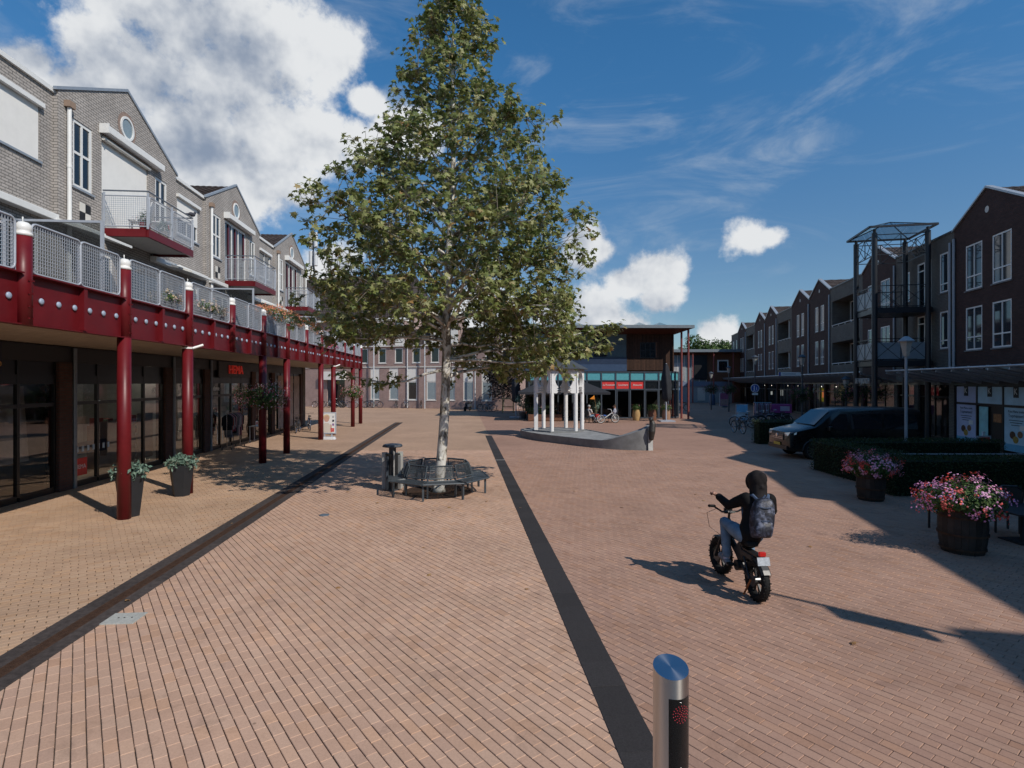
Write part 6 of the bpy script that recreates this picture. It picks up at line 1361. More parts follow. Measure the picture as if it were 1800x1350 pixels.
# ================================================================== bodies as one continuous surface
def limb(mb, pts, rad, n=12):
    pts = [Vector(p) for p in pts]; mb.tube(pts, rad, n)
    for p, r in zip(pts, rad): mb.ball(p, r, n, 8)
def fuse(mb, name, mt, parent, voxel=.012, smooth=4):
    o = mb.build(name, mt, parent, smooth='full'); r = o.modifiers.new('fuse', 'REMESH'); r.mode = 'VOXEL'; r.voxel_size = voxel; r.use_smooth_shade = True
    s_ = o.modifiers.new('soft', 'SMOOTH'); s_.iterations = smooth; s_.factor = .5; return o
# ================================================================== fat-tyre electric bicycle and its rider
hd = math.atan2(.085, 1.12)               # heading a touch left of straight ahead
BX, BY = 3.365, 7.81                      # under the rear axle
FBk = Frame(hd, BX, BY)
fb = empty('fat_bike', (BX, BY, 0), hd); tag(fb, 'black fat tyre electric bicycle ridden away across the square', 'bicycle')
matte = mat('matte black frame', (.014, .014, .015), .42, var=.15)
WBs, RW = 1.13, .285
def fat_wheel(y, steer=0):
    o = empty('wheel', (0, y, RW)); o.parent = fb; o.rotation_euler = (0, 0, steer)
    t = MB(); n = 44; k = 12; rt_ = .053; Rm = RW-rt_
    for i in range(n):
        a = 2*PI*i/n
        for j in range(k):
            b = 2*PI*j/k; rr = Rm+rt_*1.0*math.cos(b); t.v.append((.058*math.sin(b), rr*math.cos(a), rr*math.sin(a)))
    t.f = [(i*k+j, i*k+(j+1) % k, ((i+1) % n)*k+(j+1) % k, ((i+1) % n)*k+j) for i in range(n) for j in range(k)]; t.mi = [0]*len(t.f)
    for i in range(40):                   # tread blocks
        a = 2*PI*i/40
        for x in (-.034, 0, .034): c = Vector((x+(.008 if i % 2 else -.008), (RW-.007)*math.cos(a), (RW-.007)*math.sin(a))); t.bar(c-Vector((.012, 0, 0)), c+Vector((.012, 0, 0)), .016, .011, (0, math.cos(a), math.sin(a)))
    t.build('tyre', blackrub, o, smooth=True)
    r = MB(); r.lathe([(.19, -.035), (.205, -.035), (.205, .035), (.19, .035)], n=32, caps=False); ro_ = r.build('rim', matte, o); ro_.rotation_euler = (0, R(90), 0)
    s_ = MB()
    for i in range(6):
        a = 2*PI*i/6
        for da in (-.16, .16): s_.bar((0, .05*math.cos(a), .05*math.sin(a)), (0, .2*math.cos(a+da), .2*math.sin(a+da)), .022, .02)
    s_.build('spokes', matte, o); h = MB(); h.cyl((-.07, 0, 0), (.07, 0, 0), .055, n=16); h.cyl((-.075, 0, 0), (-.07, 0, 0), .085, n=20); h.build('hub', mat('hub grey', (.12, .12, .12), .35, metal=.7), o)
    return o
fat_wheel(0); fat_wheel(WBs, R(6))
m = MB(); T = lambda *p, r=.026, n=8: m.tube(list(p), r, n)
T((0, .42, .42), (0, .36, .72), r=.034); T((0, .42, .42), (0, .90, .70), r=.045); T((0, .37, .68), (0, .88, .80), r=.030)
T((0, .90, .62), (0, .86, .92), r=.035)
for sx in (-.085, .085): T((sx*.5, .42, .42), (sx, .05, RW), r=.020); T((sx*.5, .38, .66), (sx, .05, RW), r=.016); T((sx, .91, .66), (sx, WBs, RW), r=.022); T((sx*.9, .91, .66), (0, .90, .66), r=.02)
m.build('frame', matte, fb, smooth=True)
m = MB(); m.tube([(0, .86, .90), (0, .84, 1.0), (0, .80, 1.04)], .02, 8); m.tube([(-.08, .82, 1.03), (.08, .82, 1.03)], .016, 6); m.tube([(-.36, .70, 1.16), (-.28, .76, 1.14), (-.12, .82, 1.04), (.12, .82, 1.04), (.28, .76, 1.14), (.36, .70, 1.16)], .014, 8); hb = m.build('handlebar', matte, fb, smooth=True)
for sx in (-1, 1): MB().tube([(sx*.26, .77, 1.14), (sx*.385, .68, 1.165)], .021, 8).build('grip', blackrub, hb)
MB().box(-.06, .86, 1.00, .06, .90, 1.08).build('display', black, hb); MB().tube([(-.2, .80, 1.1), (-.30, .95, 1.0), (-.25, .98, .78), (-.1, .93, .66)], .004, 5).build('cable', black, hb)
MB().lathe([(.02, -.05), (.07, -.03), (.075, .03)], (0, .98, .86), 14).build('headlamp', black, fb)
m = MB(); m.box(-.085, .10, .70, .085, .62, .78); m.build('saddle', blackrub, fb, bevel=.03)
m = MB(); m.box(-.05, -.12, .62, .05, .40, .645); m.build('rack', matte, fb)
for nm, y0, a0, a1 in (('rear_mudguard', 0, 35, 150), ('front_mudguard', WBs, 50, 165)):
    m = MB(); n = 10; pr_ = []
    for i in range(n+1):
        a = R(a0+(a1-a0)*i/n); rr = RW+.03
        pr_.append([(x, y0+(rr-(.03 if abs(x) > .05 else 0))*math.cos(a), RW+(rr-(.03 if abs(x) > .05 else 0))*math.sin(a)) for x in (-.07, -.045, 0, .045, .07)])
    for i in range(n):
        for j in range(4): m.quad(pr_[i][j], pr_[i][j+1], pr_[i+1][j+1], pr_[i+1][j])
    m.build(nm, matte, fb, smooth=True)
tl = MB(); tl.box(-.045, -.16, .65, .045, -.11, .71); tl.build('tail_lamp', mat('red lens', (.35, .01, .01), .2, emit=((1, .05, .03), .15)), fb, bevel=.01)
pl = MB(); pl.prism([(-.085, .0), (.085, .0), (.085, .10), (-.085, .10)], lambda a, b: (a, -.19+b*.25, .54+b), lambda a, b: (a, -.178+b*.25, .542+b)); pl.build('plate', mat('grubby plate', (.42, .45, .48), .6, var=.4, scale=30), fb)
m = MB(); m.cyl((-.10, .42, .36), (.10, .42, .36), .075, n=16); m.build('crank_case', matte, fb); MB().prism([(.34, .44), (.46, .40), (.62, .54), (.44, .70), (.34, .70)], lambda a, b: (-.05, a, b), lambda a, b: (.05, a, b)).build('battery', matte, fb, bevel=.015); MB().box(-.07, .02, .53, .07, .36, .62).build('rear_box', matte, fb, bevel=.02); 
for sx in (-1, 1): q = MB(); q.bar((sx*.11, .42, .36), (sx*.12, .42+sx*.03, .36-.0*sx), .02); q.box(sx*.13-.045, .40+.06, .335, sx*.13+.045, .40+.16, .36); q.build('pedal', blackrub, fb)
text('frame_letters', 'V', .10, white, fb, (-.043, .37, .57), (R(90), R(-70), R(-90)), .001)
MB().bar((-.1, -.02, .30), (-.13, .12, .05), .018).build('kickstand', mat('orange bracket', (.30, .10, .03), .5), fb)
# rider: skin body, clothes over it
L2 = lambda X, Y: (X-BX, Y-BY)
rd = MB(); jk = MB(); jn = MB(); root_y = .27
P3 = lambda X, Y, z: (X-3.36, Y-8.08, z)
hipL, hipR = P3(3.28, 8.10, .83), P3(3.46, 8.09, .83); pel = P3(3.37, 8.06, .86); chest = P3(3.50, 8.16, 1.16); neck = P3(3.545, 8.22, 1.40); head = P3(3.555, 8.26, 1.57)
shL, shR = P3(3.375, 8.20, 1.325), P3(3.70, 8.17, 1.315); elL, elR = P3(3.22, 8.46, 1.175), P3(3.86, 8.44, 1.10); haL, haR = P3(3.135, 8.70, 1.275), P3(3.72, 8.56, 1.165)
knL, knR = P3(3.20, 8.56, .90), P3(3.545, 8.56, .87); anL, anR = P3(3.19, 8.45, .45), P3(3.53, 8.40, .40)
toL, toR = P3(3.185, 8.60, .385), P3(3.53, 8.55, .34)
person = empty('person', (3.36, 8.08, 0)); tag(person, 'hooded rider in black jacket and blue jeans with a navy backpack on the fat bike', 'person')
b = MB(); limb(b, [pel, chest, neck, head], [.12, .13, .055, .085]); limb(b, [shL, elL, haL], [.055, .042, .028]); limb(b, [shR, elR, haR], [.055, .042, .028]); limb(b, [chest, shL], [.10, .06]); limb(b, [chest, shR], [.10, .06])
limb(b, [hipL, knL, anL, toL], [.075, .055, .038, .032]); limb(b, [hipR, knR, anR, toR], [.075, .055, .038, .032]); limb(b, [pel, hipL], [.10, .08]); limb(b, [pel, hipR], [.10, .08])
b.ball(Vector(head)+Vector((-.01, .075, -.02)), (.02, .03, .025), 8, 6)
fuse(b, 'body', skin, person, .014, 3)
j = MB(); blackcl = mat('black jacket cloth', (.0065, .006, .0065), .85, var=.3, scale=9, bump=.5, bscale=18); hoodm = mat('dark hood cloth', (.016, .013, .013), .85, var=.3, scale=9, bump=.5, bscale=18)
limb(j, [Vector(pel)+Vector((0, .02, -.06)), pel, Vector(pel).lerp(Vector(chest), .5), chest, Vector(chest).lerp(Vector(neck), .5)], [.155, .16, .155, .17, .12]); limb(j, [Vector(chest)+Vector((-.05, 0, .04)), shL], [.12, .092]); limb(j, [Vector(chest)+Vector((.05, 0, .04)), shR], [.12, .092])
limb(j, [shL, Vector(shL).lerp(Vector(elL), .5), elL, Vector(elL).lerp(Vector(haL), .82)], [.092, .082, .072, .056]); limb(j, [shR, elR, Vector(elR).lerp(Vector(haR), .82)], [.092, .072, .056])
fuse(j, 'jacket', blackcl, person, .014, 5)
h = MB(); hc = Vector(head); h.ball(hc+Vector((-.005, -.02, .005)), (.13, .145, .155), 18, 12); h.ball(hc+Vector((-.02, .06, -.02)), (.118, .11, .145), 16, 10); limb(h, [hc+Vector((0, -.04, -.06)), Vector(neck)+Vector((0, -.03, -.02)), Vector(neck)+Vector((0, -.05, -.08))], [.125, .12, .135]); h.ball(hc+Vector((.03, -.12, .04)), (.07, .045, .10), 10, 8); h.tube([hc+Vector((-.06, -.12, -.10)), hc+Vector((.0, -.155, -.06)), hc+Vector((.07, -.12, -.11))], [.03, .035, .03], 8); limb(h, [Vector(neck)+Vector((-.13, -.01, -.07)), Vector(neck)+Vector((0, -.09, -.10)), Vector(neck)+Vector((.13, -.01, -.07))], [.055, .07, .055])
fuse(h, 'hood', hoodm, person, .012, 5)
jm = mat('blue jeans', (.15, .215, .29), .85, var=.35, scale=7, bump=.4, bscale=22)
g = MB(); limb(g, [pel, hipL], [.13, .115]); limb(g, [pel, hipR], [.13, .115]); limb(g, [hipL, Vector(hipL).lerp(Vector(knL), .5), knL, Vector(knL).lerp(Vector(anL), .5), anL], [.115, .10, .078, .072, .062]); limb(g, [hipR, Vector(hipR).lerp(Vector(knR), .5), knR, Vector(knR).lerp(Vector(anR), .5), anR], [.115, .10, .078, .072, .062])
fuse(g, 'jeans', jm, person, .013, 4)
for a, t, s_ in ((anL, toL, -1), (anR, toR, 1)):
    a = Vector(a); t = Vector(t); MB().cyl(a+Vector((0, 0, -.015)), a+Vector((0, .01, -.085)), .046, .046, 12).build('sock', mat('pale sock', (.42, .40, .48), .8), person)
    q = MB(); limb(q, [a+Vector((0, -.03, -.105)), t+Vector((0, .0, -.005)), t+Vector((0, .07, -.015))], [.052, .052, .045]); f = fuse(q, 'shoe', mat('grey clog', (.20, .20, .22), .6, var=.3, scale=30), person, .011, 3)
# hands: palm, four fingers and a thumb
def hand(w, d, up, right, s=1):
    w, d, up, right = map(Vector, (w, d, up, right)); q = MB(); limb(q, [w-d*.03, w+d*.02, w+d*.055], [.026, .030, .030], 8); limb(q, [w+d*.05-right*.025, w+d*.05+right*.025], [.024, .022], 8)
    for i, (o_, l_) in enumerate(((-.030, .9), (-.010, 1.0), (.010, .95), (.029, .78))):
        b0 = w+d*.065+right*o_; b1 = b0+d*.035*l_-up*.006; b2 = b1+d*.008-up*.028*l_; b3 = b2-d*.020*l_-up*.012; limb(q, [b0, b1, b2, b3], [.0105, .010, .009, .008], 6)
    t0 = w+d*.02+right*.03*s; t1 = t0+d*.03+right*.018*s-up*.014; t2 = t1+d*.026-right*.004*s-up*.010; limb(q, [t0, t1, t2], [.013, .011, .009], 6)
    fuse(q, 'hand', skin, person, .0055, 2)
v = (Vector(haL)-Vector(elL)).normalized(); hand(Vector(haL), (v+Vector((-.55, .1, .25))).normalized(), (0, -.2, 1), (.7, .7, 0), 1)
hand(haR, (0, 1, .05), (0, 0, 1), (1, 0, 0), -1)
# backpack
def camo():
    m = bpy.data.materials.new('navy camouflage'); m.use_nodes = True; nt = m.node_tree; N = nt.nodes; L = nt.links; b = N['Principled BSDF']; b.inputs['Roughness'].default_value = .55
    tc = N.new('ShaderNodeTexCoord'); n = N.new('ShaderNodeTexNoise'); n.inputs['Scale'].default_value = 13; n.inputs['Detail'].default_value = 3; n.inputs['Distortion'].default_value = .8; L.new(tc.outputs['Object'], n.inputs['Vector'])
    cr = N.new('ShaderNodeValToRGB'); cr.color_ramp.interpolation = 'CONSTANT'; e = cr.color_ramp.elements; e[0].color = (.012, .013, .022, 1); e[1].position = .46; e[1].color = (.03, .035, .055, 1); x = e.new(.56); x.color = (.075, .085, .125, 1); x = e.new(.64); x.color = (.13, .14, .19, 1)
    L.new(n.outputs['Fac'], cr.inputs[0]); L.new(cr.outputs[0], b.inputs['Base Color']); n2 = N.new('ShaderNodeTexNoise'); n2.inputs['Scale'].default_value = 16; n2.inputs['Detail'].default_value = 4; L.new(tc.outputs['Object'], n2.inputs['Vector'])
    bp = N.new('ShaderNodeBump'); bp.inputs['Strength'].default_value = .7; bp.inputs['Distance'].default_value = .015; L.new(n2.outputs['Fac'], bp.inputs['Height']); L.new(bp.outputs[0], b.inputs['Normal']); return m
bp_ = empty('backpack', (3.36, 8.08, 0)); tag(bp_, 'navy camouflage backpack worn by the rider', 'backpack')
bpm = camo(); strapm = mat('slate strap', (.07, .10, .16), .7)
lean = Vector((.16, .11, 1)).normalized(); base = Vector(P3(3.455, 7.93, .84))
def bagring(z, w, d): 
    c = base+lean*z; return [tuple(c+Vector((w*math.copysign(abs(math.cos(t))**.55, math.cos(t)), d*math.copysign(abs(math.sin(t))**.6, math.sin(t)), 0))) for t in [2*PI*i/20 for i in range(20)]]
rings = [bagring(*q) for q in ((0, .09, .05), (.01, .135, .085), (.06, .155, .105), (.2, .16, .115), (.34, .155, .11), (.45, .14, .095), (.52, .105, .07), (.55, .05, .035))]
m = MB(); vs = [p for r in rings for p in r]; fs = [(j_*20+i, j_*20+(i+1) % 20, (j_+1)*20+(i+1) % 20, (j_+1)*20+i) for j_ in range(7) for i in range(20)]+[tuple(range(19, -1, -1)), tuple(range(140, 160))]
m.add(vs, fs); m.build('bag', bpm, bp_, smooth='full')
pk_ = MB(); vs = [tuple(Vector(p)+Vector((0, -.055, 0))) for r in [bagring(z, w, d) for z, w, d in ((.03, .10, .07), (.045, .125, .09), (.14, .13, .095), (.22, .12, .085), (.24, .09, .06))] for p in r]; pk_.add(vs, [(j_*20+i, j_*20+(i+1) % 20, (j_+1)*20+(i+1) % 20, (j_+1)*20+i) for j_ in range(4) for i in range(20)]+[tuple(range(19, -1, -1)), tuple(range(80, 100))]); pk_.build('pocket', bpm, bp_, smooth='full')
for z, w in ((.25, .13), (.43, .12)):
    c = base+lean*z; MB().tube([c+Vector((w*math.cos(t)*1.04, -.118*abs(math.sin(t))-.002, 0)) for t in [PI*i/10 for i in range(11)]], .006, 5).build('zip', strapm, bp_)
for sx in (-.11, .11):
    c = base; MB().tube([c+lean*.50+Vector((sx*.6, .03, 0)), c+lean*.56+Vector((sx, .12, 0)), Vector(chest)+Vector((sx*1.1, .10, .17)), Vector(chest)+Vector((sx*1.15, .17, .02)), Vector(chest)+Vector((sx*1.3, .1, -.15)), c+lean*.1+Vector((sx*1.3, .06, 0))], .022, 6).build('strap', strapm, bp_)
MB().tube([base+lean*.52+Vector((-.04, -.02, 0)), base+lean*.585+Vector((0, -.01, 0)), base+lean*.52+Vector((.04, -.02, 0))], .012, 6).build('handle', strapm, bp_)
# ================================================================== parked bicycles
def bicycle(name, fcol, lab, group):
    o = empty(name, (0, 0, 0)); tag(o, lab, 'bicycle', group); fm = mat('bike frame %.2f %.2f %.2f' % fcol, fcol, .35, coat=.3); r = .34
    tm = MB(); tm.tube([(0, r*math.cos(2*PI*i/24), r*math.sin(2*PI*i/24)) for i in range(24)], .021, 6, closed=True); tm = tm.mesh('wheel', blackrub, True)
    sm = MB(); sm.tube([(0, .315*math.cos(2*PI*i/24), .315*math.sin(2*PI*i/24)) for i in range(24)], .010, 4, closed=True)
    for i in range(14): a = 2*PI*i/14; sm.bar((.02 if i % 2 else -.02, .02*math.cos(a), .02*math.sin(a)), (0, .31*math.cos(a), .31*math.sin(a)), .004)
    sm.cyl((-.04, 0, 0), (.04, 0, 0), .022, n=8); sm = sm.mesh('rim', chrome)
    for y in (0, 1.08): w = lo('wheel', tm, o, (0, y, r+.02)); lo('rim', sm, w, (0, 0, 0))
    m = MB(); bb = (0, .46, .30); st = (0, .34, .82); ht = (0, .93, .86); hb_ = (0, .955, .70)
    m.tube([bb, st], .017, 6); m.tube([bb, hb_], .02, 6); m.tube([(0, .36, .60), (0, .945, .80)], .015, 6); m.tube([hb_, ht], .02, 6)
    for s_ in (-.05, .05): m.tube([(s_*.5, .46, .30), (s_, 0, r+.02)], .010, 5); m.tube([(s_*.4, .36, .70), (s_, 0, r+.02)], .009, 5); m.tube([(s_, 1.08, r+.02), (s_, 1.0, .62), (0, .96, .69)], .011, 5)
    m.build('frame', fm, o, smooth=True)
    m = MB(); m.tube([ht, (0, .90, 1.02)], .013, 6); m.tube([(-.29, .70, 1.06), (-.24, .84, 1.05), (0, .91, 1.03), (.24, .84, 1.05), (.29, .70, 1.06)], .012, 6); m.build('handlebar', chrome, o, smooth=True)
    m = MB(); m.prism([(0, .20), (.08, .16), (.09, .26), (.03, .44), (-.03, .44), (-.09, .26), (-.08, .16)], lambda a, b: (a, b, .86), lambda a, b: (a*.9, b, .92)); m.tube([st, (0, .33, .87)], .012, 6); m.build('saddle', black, o)
    for y, a0, a1 in ((0, 40, 200), (1.08, -5, 150)): m = MB(); m.tube([(0, y+.375*math.cos(R(a0+(a1-a0)*i/9)), r+.02+.375*math.sin(R(a0+(a1-a0)*i/9))) for i in range(10)], .018, 4); m.build('mudguard', fm, o, smooth=True)
    m = MB(); m.box(-.07, -.28, .76, .07, .22, .775); m.bar((-.06, -.1, .76), (-.05, 0, .38), .01); m.bar((.06, -.1, .76), (.05, 0, .38), .01); m.build('rack', black, o)
    m = MB(); m.tube([(0, .46, .30)]+[], .01, 4) if False else m.cyl((-.03, .46, .30), (.03, .46, .30), .09, n=14); m.bar((.06, .46, .30), (.08, .50, .14), .02); m.bar((-.06, .46, .30), (-.08, .42, .46), .02); m.build('crank', dgrey, o)
    return o
PB = [bicycle('parked_bicycle', c, 'x', 'bicycles parked at the office wall') for c in ((.02, .02, .022), (.30, .32, .35), (.05, .08, .14))]
spots = [(568, 716.5, 80, 0, 'leftmost bicycle at the office entrance'), (590, 716.8, 65, 1, 'silver bicycle left of the office entrance door'), (602, 717, 100, 0, 'black bicycle below the far flower basket'), (614, 717, 75, 2, 'blue bicycle between the last two red columns'), (641, 717, 110, 1, 'silver bicycle just right of the last red column'), (655, 717, 60, 0, 'black bicycle leaning left of the pale pole'), (668, 717, 95, 2, 'dark blue bicycle right of the pale pole'), (698, 718, 20, 0, 'black bicycle with its wheel turned beside the green box'), (717, 718, 35, 1, 'silver bicycle under the dark office window'), (741, 718.5, 15, 0, 'black bicycle just left of the tree trunk'), (861, 723, 70, 0, 'black bicycle at the right end of the office wall'), (868, 723.5, 60, 1, 'silver bicycle at the right end of the office wall')]
used = set()
def place_bike(k, x, y, rz, lab, group):
    if k not in used: o = PB[k]; used.add(k); o.location = (x, y, 0); o.rotation_euler = (0, 0, rz); o['label'] = lab; o['group'] = group; return o
    return dup(PB[k], (x, y, 0), rz, lab, group)
for px, py, rz, k, lab in spots:
    x, y = gp(px, py); place_bike(k, x, y, R(rz), lab, 'bicycles parked at the office wall')
for px, py, rz, k, lab in ((520, 762, 10, 0, 'black bicycle under the gallery behind the fourth full column'), (545, 757, 25, 2, 'dark blue bicycle under the gallery near the photo panels'), (1306, 763, 5, 0, 'black bicycle standing alone before the right hand shops'), (1322, 752, 60, 1, 'silver bicycle in the dark row, nearest the blue sign'), (1338, 751, 75, 0, 'black bicycle in the dark row, left of the hedge'), (1352, 749, 100, 2, 'blue bicycle in the dark row above the hedge'), (1366, 748, 85, 0, 'black bicycle in the dark row behind the hedge end'), (1384, 747, 70, 1, 'silver bicycle in the dark row nearest the van'), (1240, 706, 85, 0, 'distant black bicycle beyond the cafe corner'), (1228, 706, 70, 0, 'distant black bicycle between the red brown columns'), (1207, 722, 100, 1, 'silver bicycle behind the cafe corner')):
    x, y = gp(px, py); place_bike(k, x, y, R(rz), lab, 'bicycles parked around the square')
# scooter at the office wall
x, y = gp(826, 722); o = empty('scooter', (x, y, 0), R(160)); tag(o, 'dark motor scooter with yellow plate at the office wall right of the trunk', 'scooter')
for yy in (0, 1.2): m = MB(); m.tube([(0, yy+.2*math.cos(2*PI*i/18), .24+.2*math.sin(2*PI*i/18)) for i in range(18)], .055, 6, closed=True); m.cyl((-.03, yy, .24), (.03, yy, .24), .15, n=12); m.build('wheel', blackrub, o)
m = MB(); m.prism([(-.2, .45), (.5, .40), (.62, .25), (.95, .25), (1.02, .85), (.92, .85), (.85, .42), (.62, .48), (.50, .75), (-.25, .78)], lambda a, b: (-.13, a, b), lambda a, b: (.13, a, b)); m.build('bodywork', dgrey, o, bevel=.03)
MB().box(-.13, -.25, .781, .13, .55, .86).build('seat', blackrub, o); m = MB(); m.tube([(0, 1.15, .3), (0, .98, .95)], .03, 6); m.tube([(-.3, .92, 1.0), (0, .98, .98), (.3, .92, 1.0)], .018, 6); m.build('handlebar', black, o); MB().box(-.08, -.28, .42, .08, -.262, .58).build('plate', mat('yellow plate', (.55, .38, .04), .5), o)
x, y = gp(679, 716.5); o = MB().box(-.45, -.2, .9, .45, .2, 2.35).build('switch_box', mat('dark green box', (.01, .05, .035), .5), loc=(x, y, 0)); tag(o, 'dark green wall box on the office facade between window bays', 'box')
# ================================================================== black van
FV = Frame(R(180), 10.75, 23.0)
vn = empty('black_van', (10.75, 23.0, 0), 0); tag(vn, 'black passenger van parked behind the hedge, facing left', 'van')
paint = mat('black car paint', (.005, .005, .006), .30, var=.1, coat=.35)
st = [(0.0, .42, .88, .74), (.05, .34, 1.03, .88), (.18, .30, 1.11, .93), (.50, .28, 1.19, .95), (1.0, .28, 1.29, .955), (1.25, .28, 1.50, .955), (1.5, .28, 1.71, .955), (1.76, .28, 1.90, .955), (2.1, .28, 1.98, .955), (3.5, .28, 2.02, .955), (4.9, .28, 2.0, .95), (5.2, .30, 1.94, .94), (5.29, .36, 1.4, .90)]
def vsec(x, zb, zt, w):
    bz = min(1.14, zt-.10); top = zt; k = max(0, (top-1.14))/.84
    wt = w-.16*k
    half = [(w*.86, zb), (w, zb+.12), (w, .70), (w*.99, bz), (wt+.03, top-.13 if top > 1.35 else top-.06), (wt-.07, top-.03), (wt-.28, top)]
    return [(x, -a, z) for a, z in half]+[(x, a, z) for a, z in reversed(half)]
m = MB(); ss = [vsec(*q) for q in st]; k = len(ss[0])
m.add([p for s_ in ss for p in s_], [(j_*k+i, (j_+1)*k+i, (j_+1)*k+(i+1) % k, j_*k+(i+1) % k) for j_ in range(len(ss)-1) for i in range(k)]+[tuple(range(k)), tuple(range(len(ss)*k-1, (len(ss)-1)*k-1, -1))])
body = m.build('body', paint, vn, smooth=True)
vg = mat('tinted car glass', (.010, .014, .018), .03, spec=1.0)
def vside(pts, name, mt, s_, d=.006):
    def P(x, z):
        zt = float(np.interp(x, [q[0] for q in st], [q[2] for q in st])); w = float(np.interp(x, [q[0] for q in st], [q[3] for q in st])); kk = max(0, zt-1.14)/.84; wt = w-.16*kk+.03; zz = zt-.13 if zt > 1.35 else zt-.06
        y = w*.99 if z <= 1.14 else w*.99+(wt-w*.99)*(z-1.14)/max(.01, zz-1.14); return (x, s_*(y+d), z)
    q = [P(*p) for p in pts]; return MB().poly(q if s_ < 0 else q[::-1]).build(name, mt, vn)
for s_ in (-1, 1):
    vside([(1.42, 1.18), (2.28, 1.18), (2.28, 1.76), (2.0, 1.76), (1.80, 1.60)], 'side_window', vg, s_); vside([(2.42, 1.18), (3.62, 1.18), (3.62, 1.77), (2.42, 1.76)], 'side_window', vg, s_); vside([(3.72, 1.18), (5.0, 1.18), (4.98, 1.74), (3.72, 1.77)], 'side_window', vg, s_)
    for x in (2.35, 3.67): vside([(x-.008, .45), (x+.008, .45), (x+.008, 1.8), (x-.008, 1.8)], 'door_gap', black, s_, .003)
    vside([(.4, .98), (5.1, 1.02), (5.1, 1.035), (.4, .995)], 'swage_line', mat('dark chrome', (.10, .10, .11), .3, metal=.8), s_, .008)
    for x in (2.1, 2.55): MB().box(x-.09, s_*.965-.015, .93, x+.09, s_*.965+.015, .965).build('door_handle', paint, vn)
    m = MB(); m.box(1.42, s_*1.0-.02, 1.10, 1.58, s_*1.0+.20*s_, 1.30); m.build('mirror', paint, vn, bevel=.03)
    for x in (.92, 4.30):
        w = empty('wheel', (x, s_*.86, .34)); w.parent = vn
        m = MB(); m.lathe([(.20, -.11), (.31, -.11), (.34, -.07), (.34, .07), (.31, .11), (.20, .11)], n=28); t_ = m.build('tyre', blackrub, w, smooth=True); t_.rotation_euler = (R(90), 0, 0)
        m = MB()
        for i in range(10): a = 2*PI*i/10; m.bar((.03*math.cos(a), s_*.115, .03*math.sin(a)), (.235*math.cos(a), s_*.118, .235*math.sin(a)), .028, .015, (0, 1, 0))
        m.tube([(.24*math.cos(2*PI*i/24), s_*.112, .24*math.sin(2*PI*i/24)) for i in range(24)], .013, 5, closed=True); m.build('rim', chrome, w)
        m = MB(); m.tube([(x+.40*math.cos(R(a)), s_*.95, .34+.40*math.sin(R(a))) for a in range(0, 181, 15)], .03, 6); m.build('wheel_arch', black, vn)
    m = MB(); m.add([(-.01+.05, s_*.50, .80), (.04, s_*.80, .82), (.30, s_*.945, .88), (.32, s_*.945, .98), (.10, s_*.86, .965), (.04, s_*.52, .92)], [(0, 1, 2, 3, 4, 5)]); hl = m.build('headlight', mat('headlamp', (.45, .48, .5), .12, metal=.5), vn); hl.location = (-.035, s_*.02, .09)
ws_ = MB(); ws_.add([(1.04, -.82, 1.325), (1.04, .82, 1.325), (1.72, .66, 1.875), (1.72, -.66, 1.875)], [(0, 1, 2, 3)]); w = ws_.build('windscreen', mat('windscreen glass', (.02, .03, .04), .03, spec=1.0), vn); w.location = (-.02, 0, .015)
MB().box(-.035, -.5, .72, -.004, .5, .94).build('grille', mat('dark chrome', (.10, .10, .11), .3, metal=.8), vn); o = MB().lathe([(.075, 0), (.075, .02)], n=20).build('badge', chrome, vn); o.rotation_euler = (0, R(-90), 0); o.location = (-.036, 0, .88)
MB().box(-.03, -.78, .36, .02, .78, .50).build('bumper', black, vn); MB().box(-.045, -.26, .50, -.0305, .26, .61).build('plate', mat('yellow plate', (.55, .38, .04), .5), vn)
for z in (.76, .82): MB().box(-.04, -.48, z, -.036, .48, z+.015).build('grille_bar', chrome, vn)
# ================================================================== boat shaped sculpture with arcade
bt = empty('boat_sculpture', (3.3, 29.0, 0)); tag(bt, 'grey concrete boat shaped sculpture with raised bow in the square', 'sculpture')
near = [(.47, 31.6), (.75, 30.4), (1.5, 28.9), (2.73, 27.3), (3.4, 26.45), (4.1, 25.75), (4.9, 25.25), (5.7, 25.0), (6.08, 25.1)]
far = [(6.16, 25.45), (5.75, 27.2), (5.0, 29.3), (4.5, 30.9), (3.9, 32.4), (2.8, 33.3), (1.6, 33.2), (.75, 32.6)]
def topz(x, y):
    d = math.hypot(x-6.1, y-25.2); return .37+.72*max(0, 1-d/2.15)**1.35
def resample(pts, k=5):
    n = len(pts); out = []
    for i in range(n):
        p0, p1, p2, p3 = [Vector(pts[(i+j) % n]) for j in (-1, 0, 1, 2)]
        for q in range(k):
            t = q/k; v = .5*((2*p1)+(p2-p0)*t+(2*p0-5*p1+4*p2-p3)*t*t+(3*p1-p0-3*p2+p3)*t**3); out.append((v.x, v.y))
    return out
ol = resample(near+far); L_ = lambda x, y, z: (x-3.3, y-29.0, z)
m = MB(); n = len(ol); vs = [L_(x, y, 0) for x, y in ol]+[L_(x, y, topz(x, y)) for x, y in ol]; cx_, cy_ = 3.0, 29.8
inn = [(x+(cx_-x)*.05, y+(cy_-y)*.05) for x, y in ol]; vs += [L_(x, y, topz(X, Y)) for (x, y), (X, Y) in zip(inn, ol)]; vs += [L_(x, y, .335) for x, y in inn]
fs = [(i, (i+1) % n, n+(i+1) % n, n+i) for i in range(n)]+[(n+i, n+(i+1) % n, 2*n+(i+1) % n, 2*n+i) for i in range(n)]+[(2*n+i, 2*n+(i+1) % n, 3*n+(i+1) % n, 3*n+i) for i in range(n)]
m.add(vs, fs); m.build('hull', concrete, bt, smooth=True)
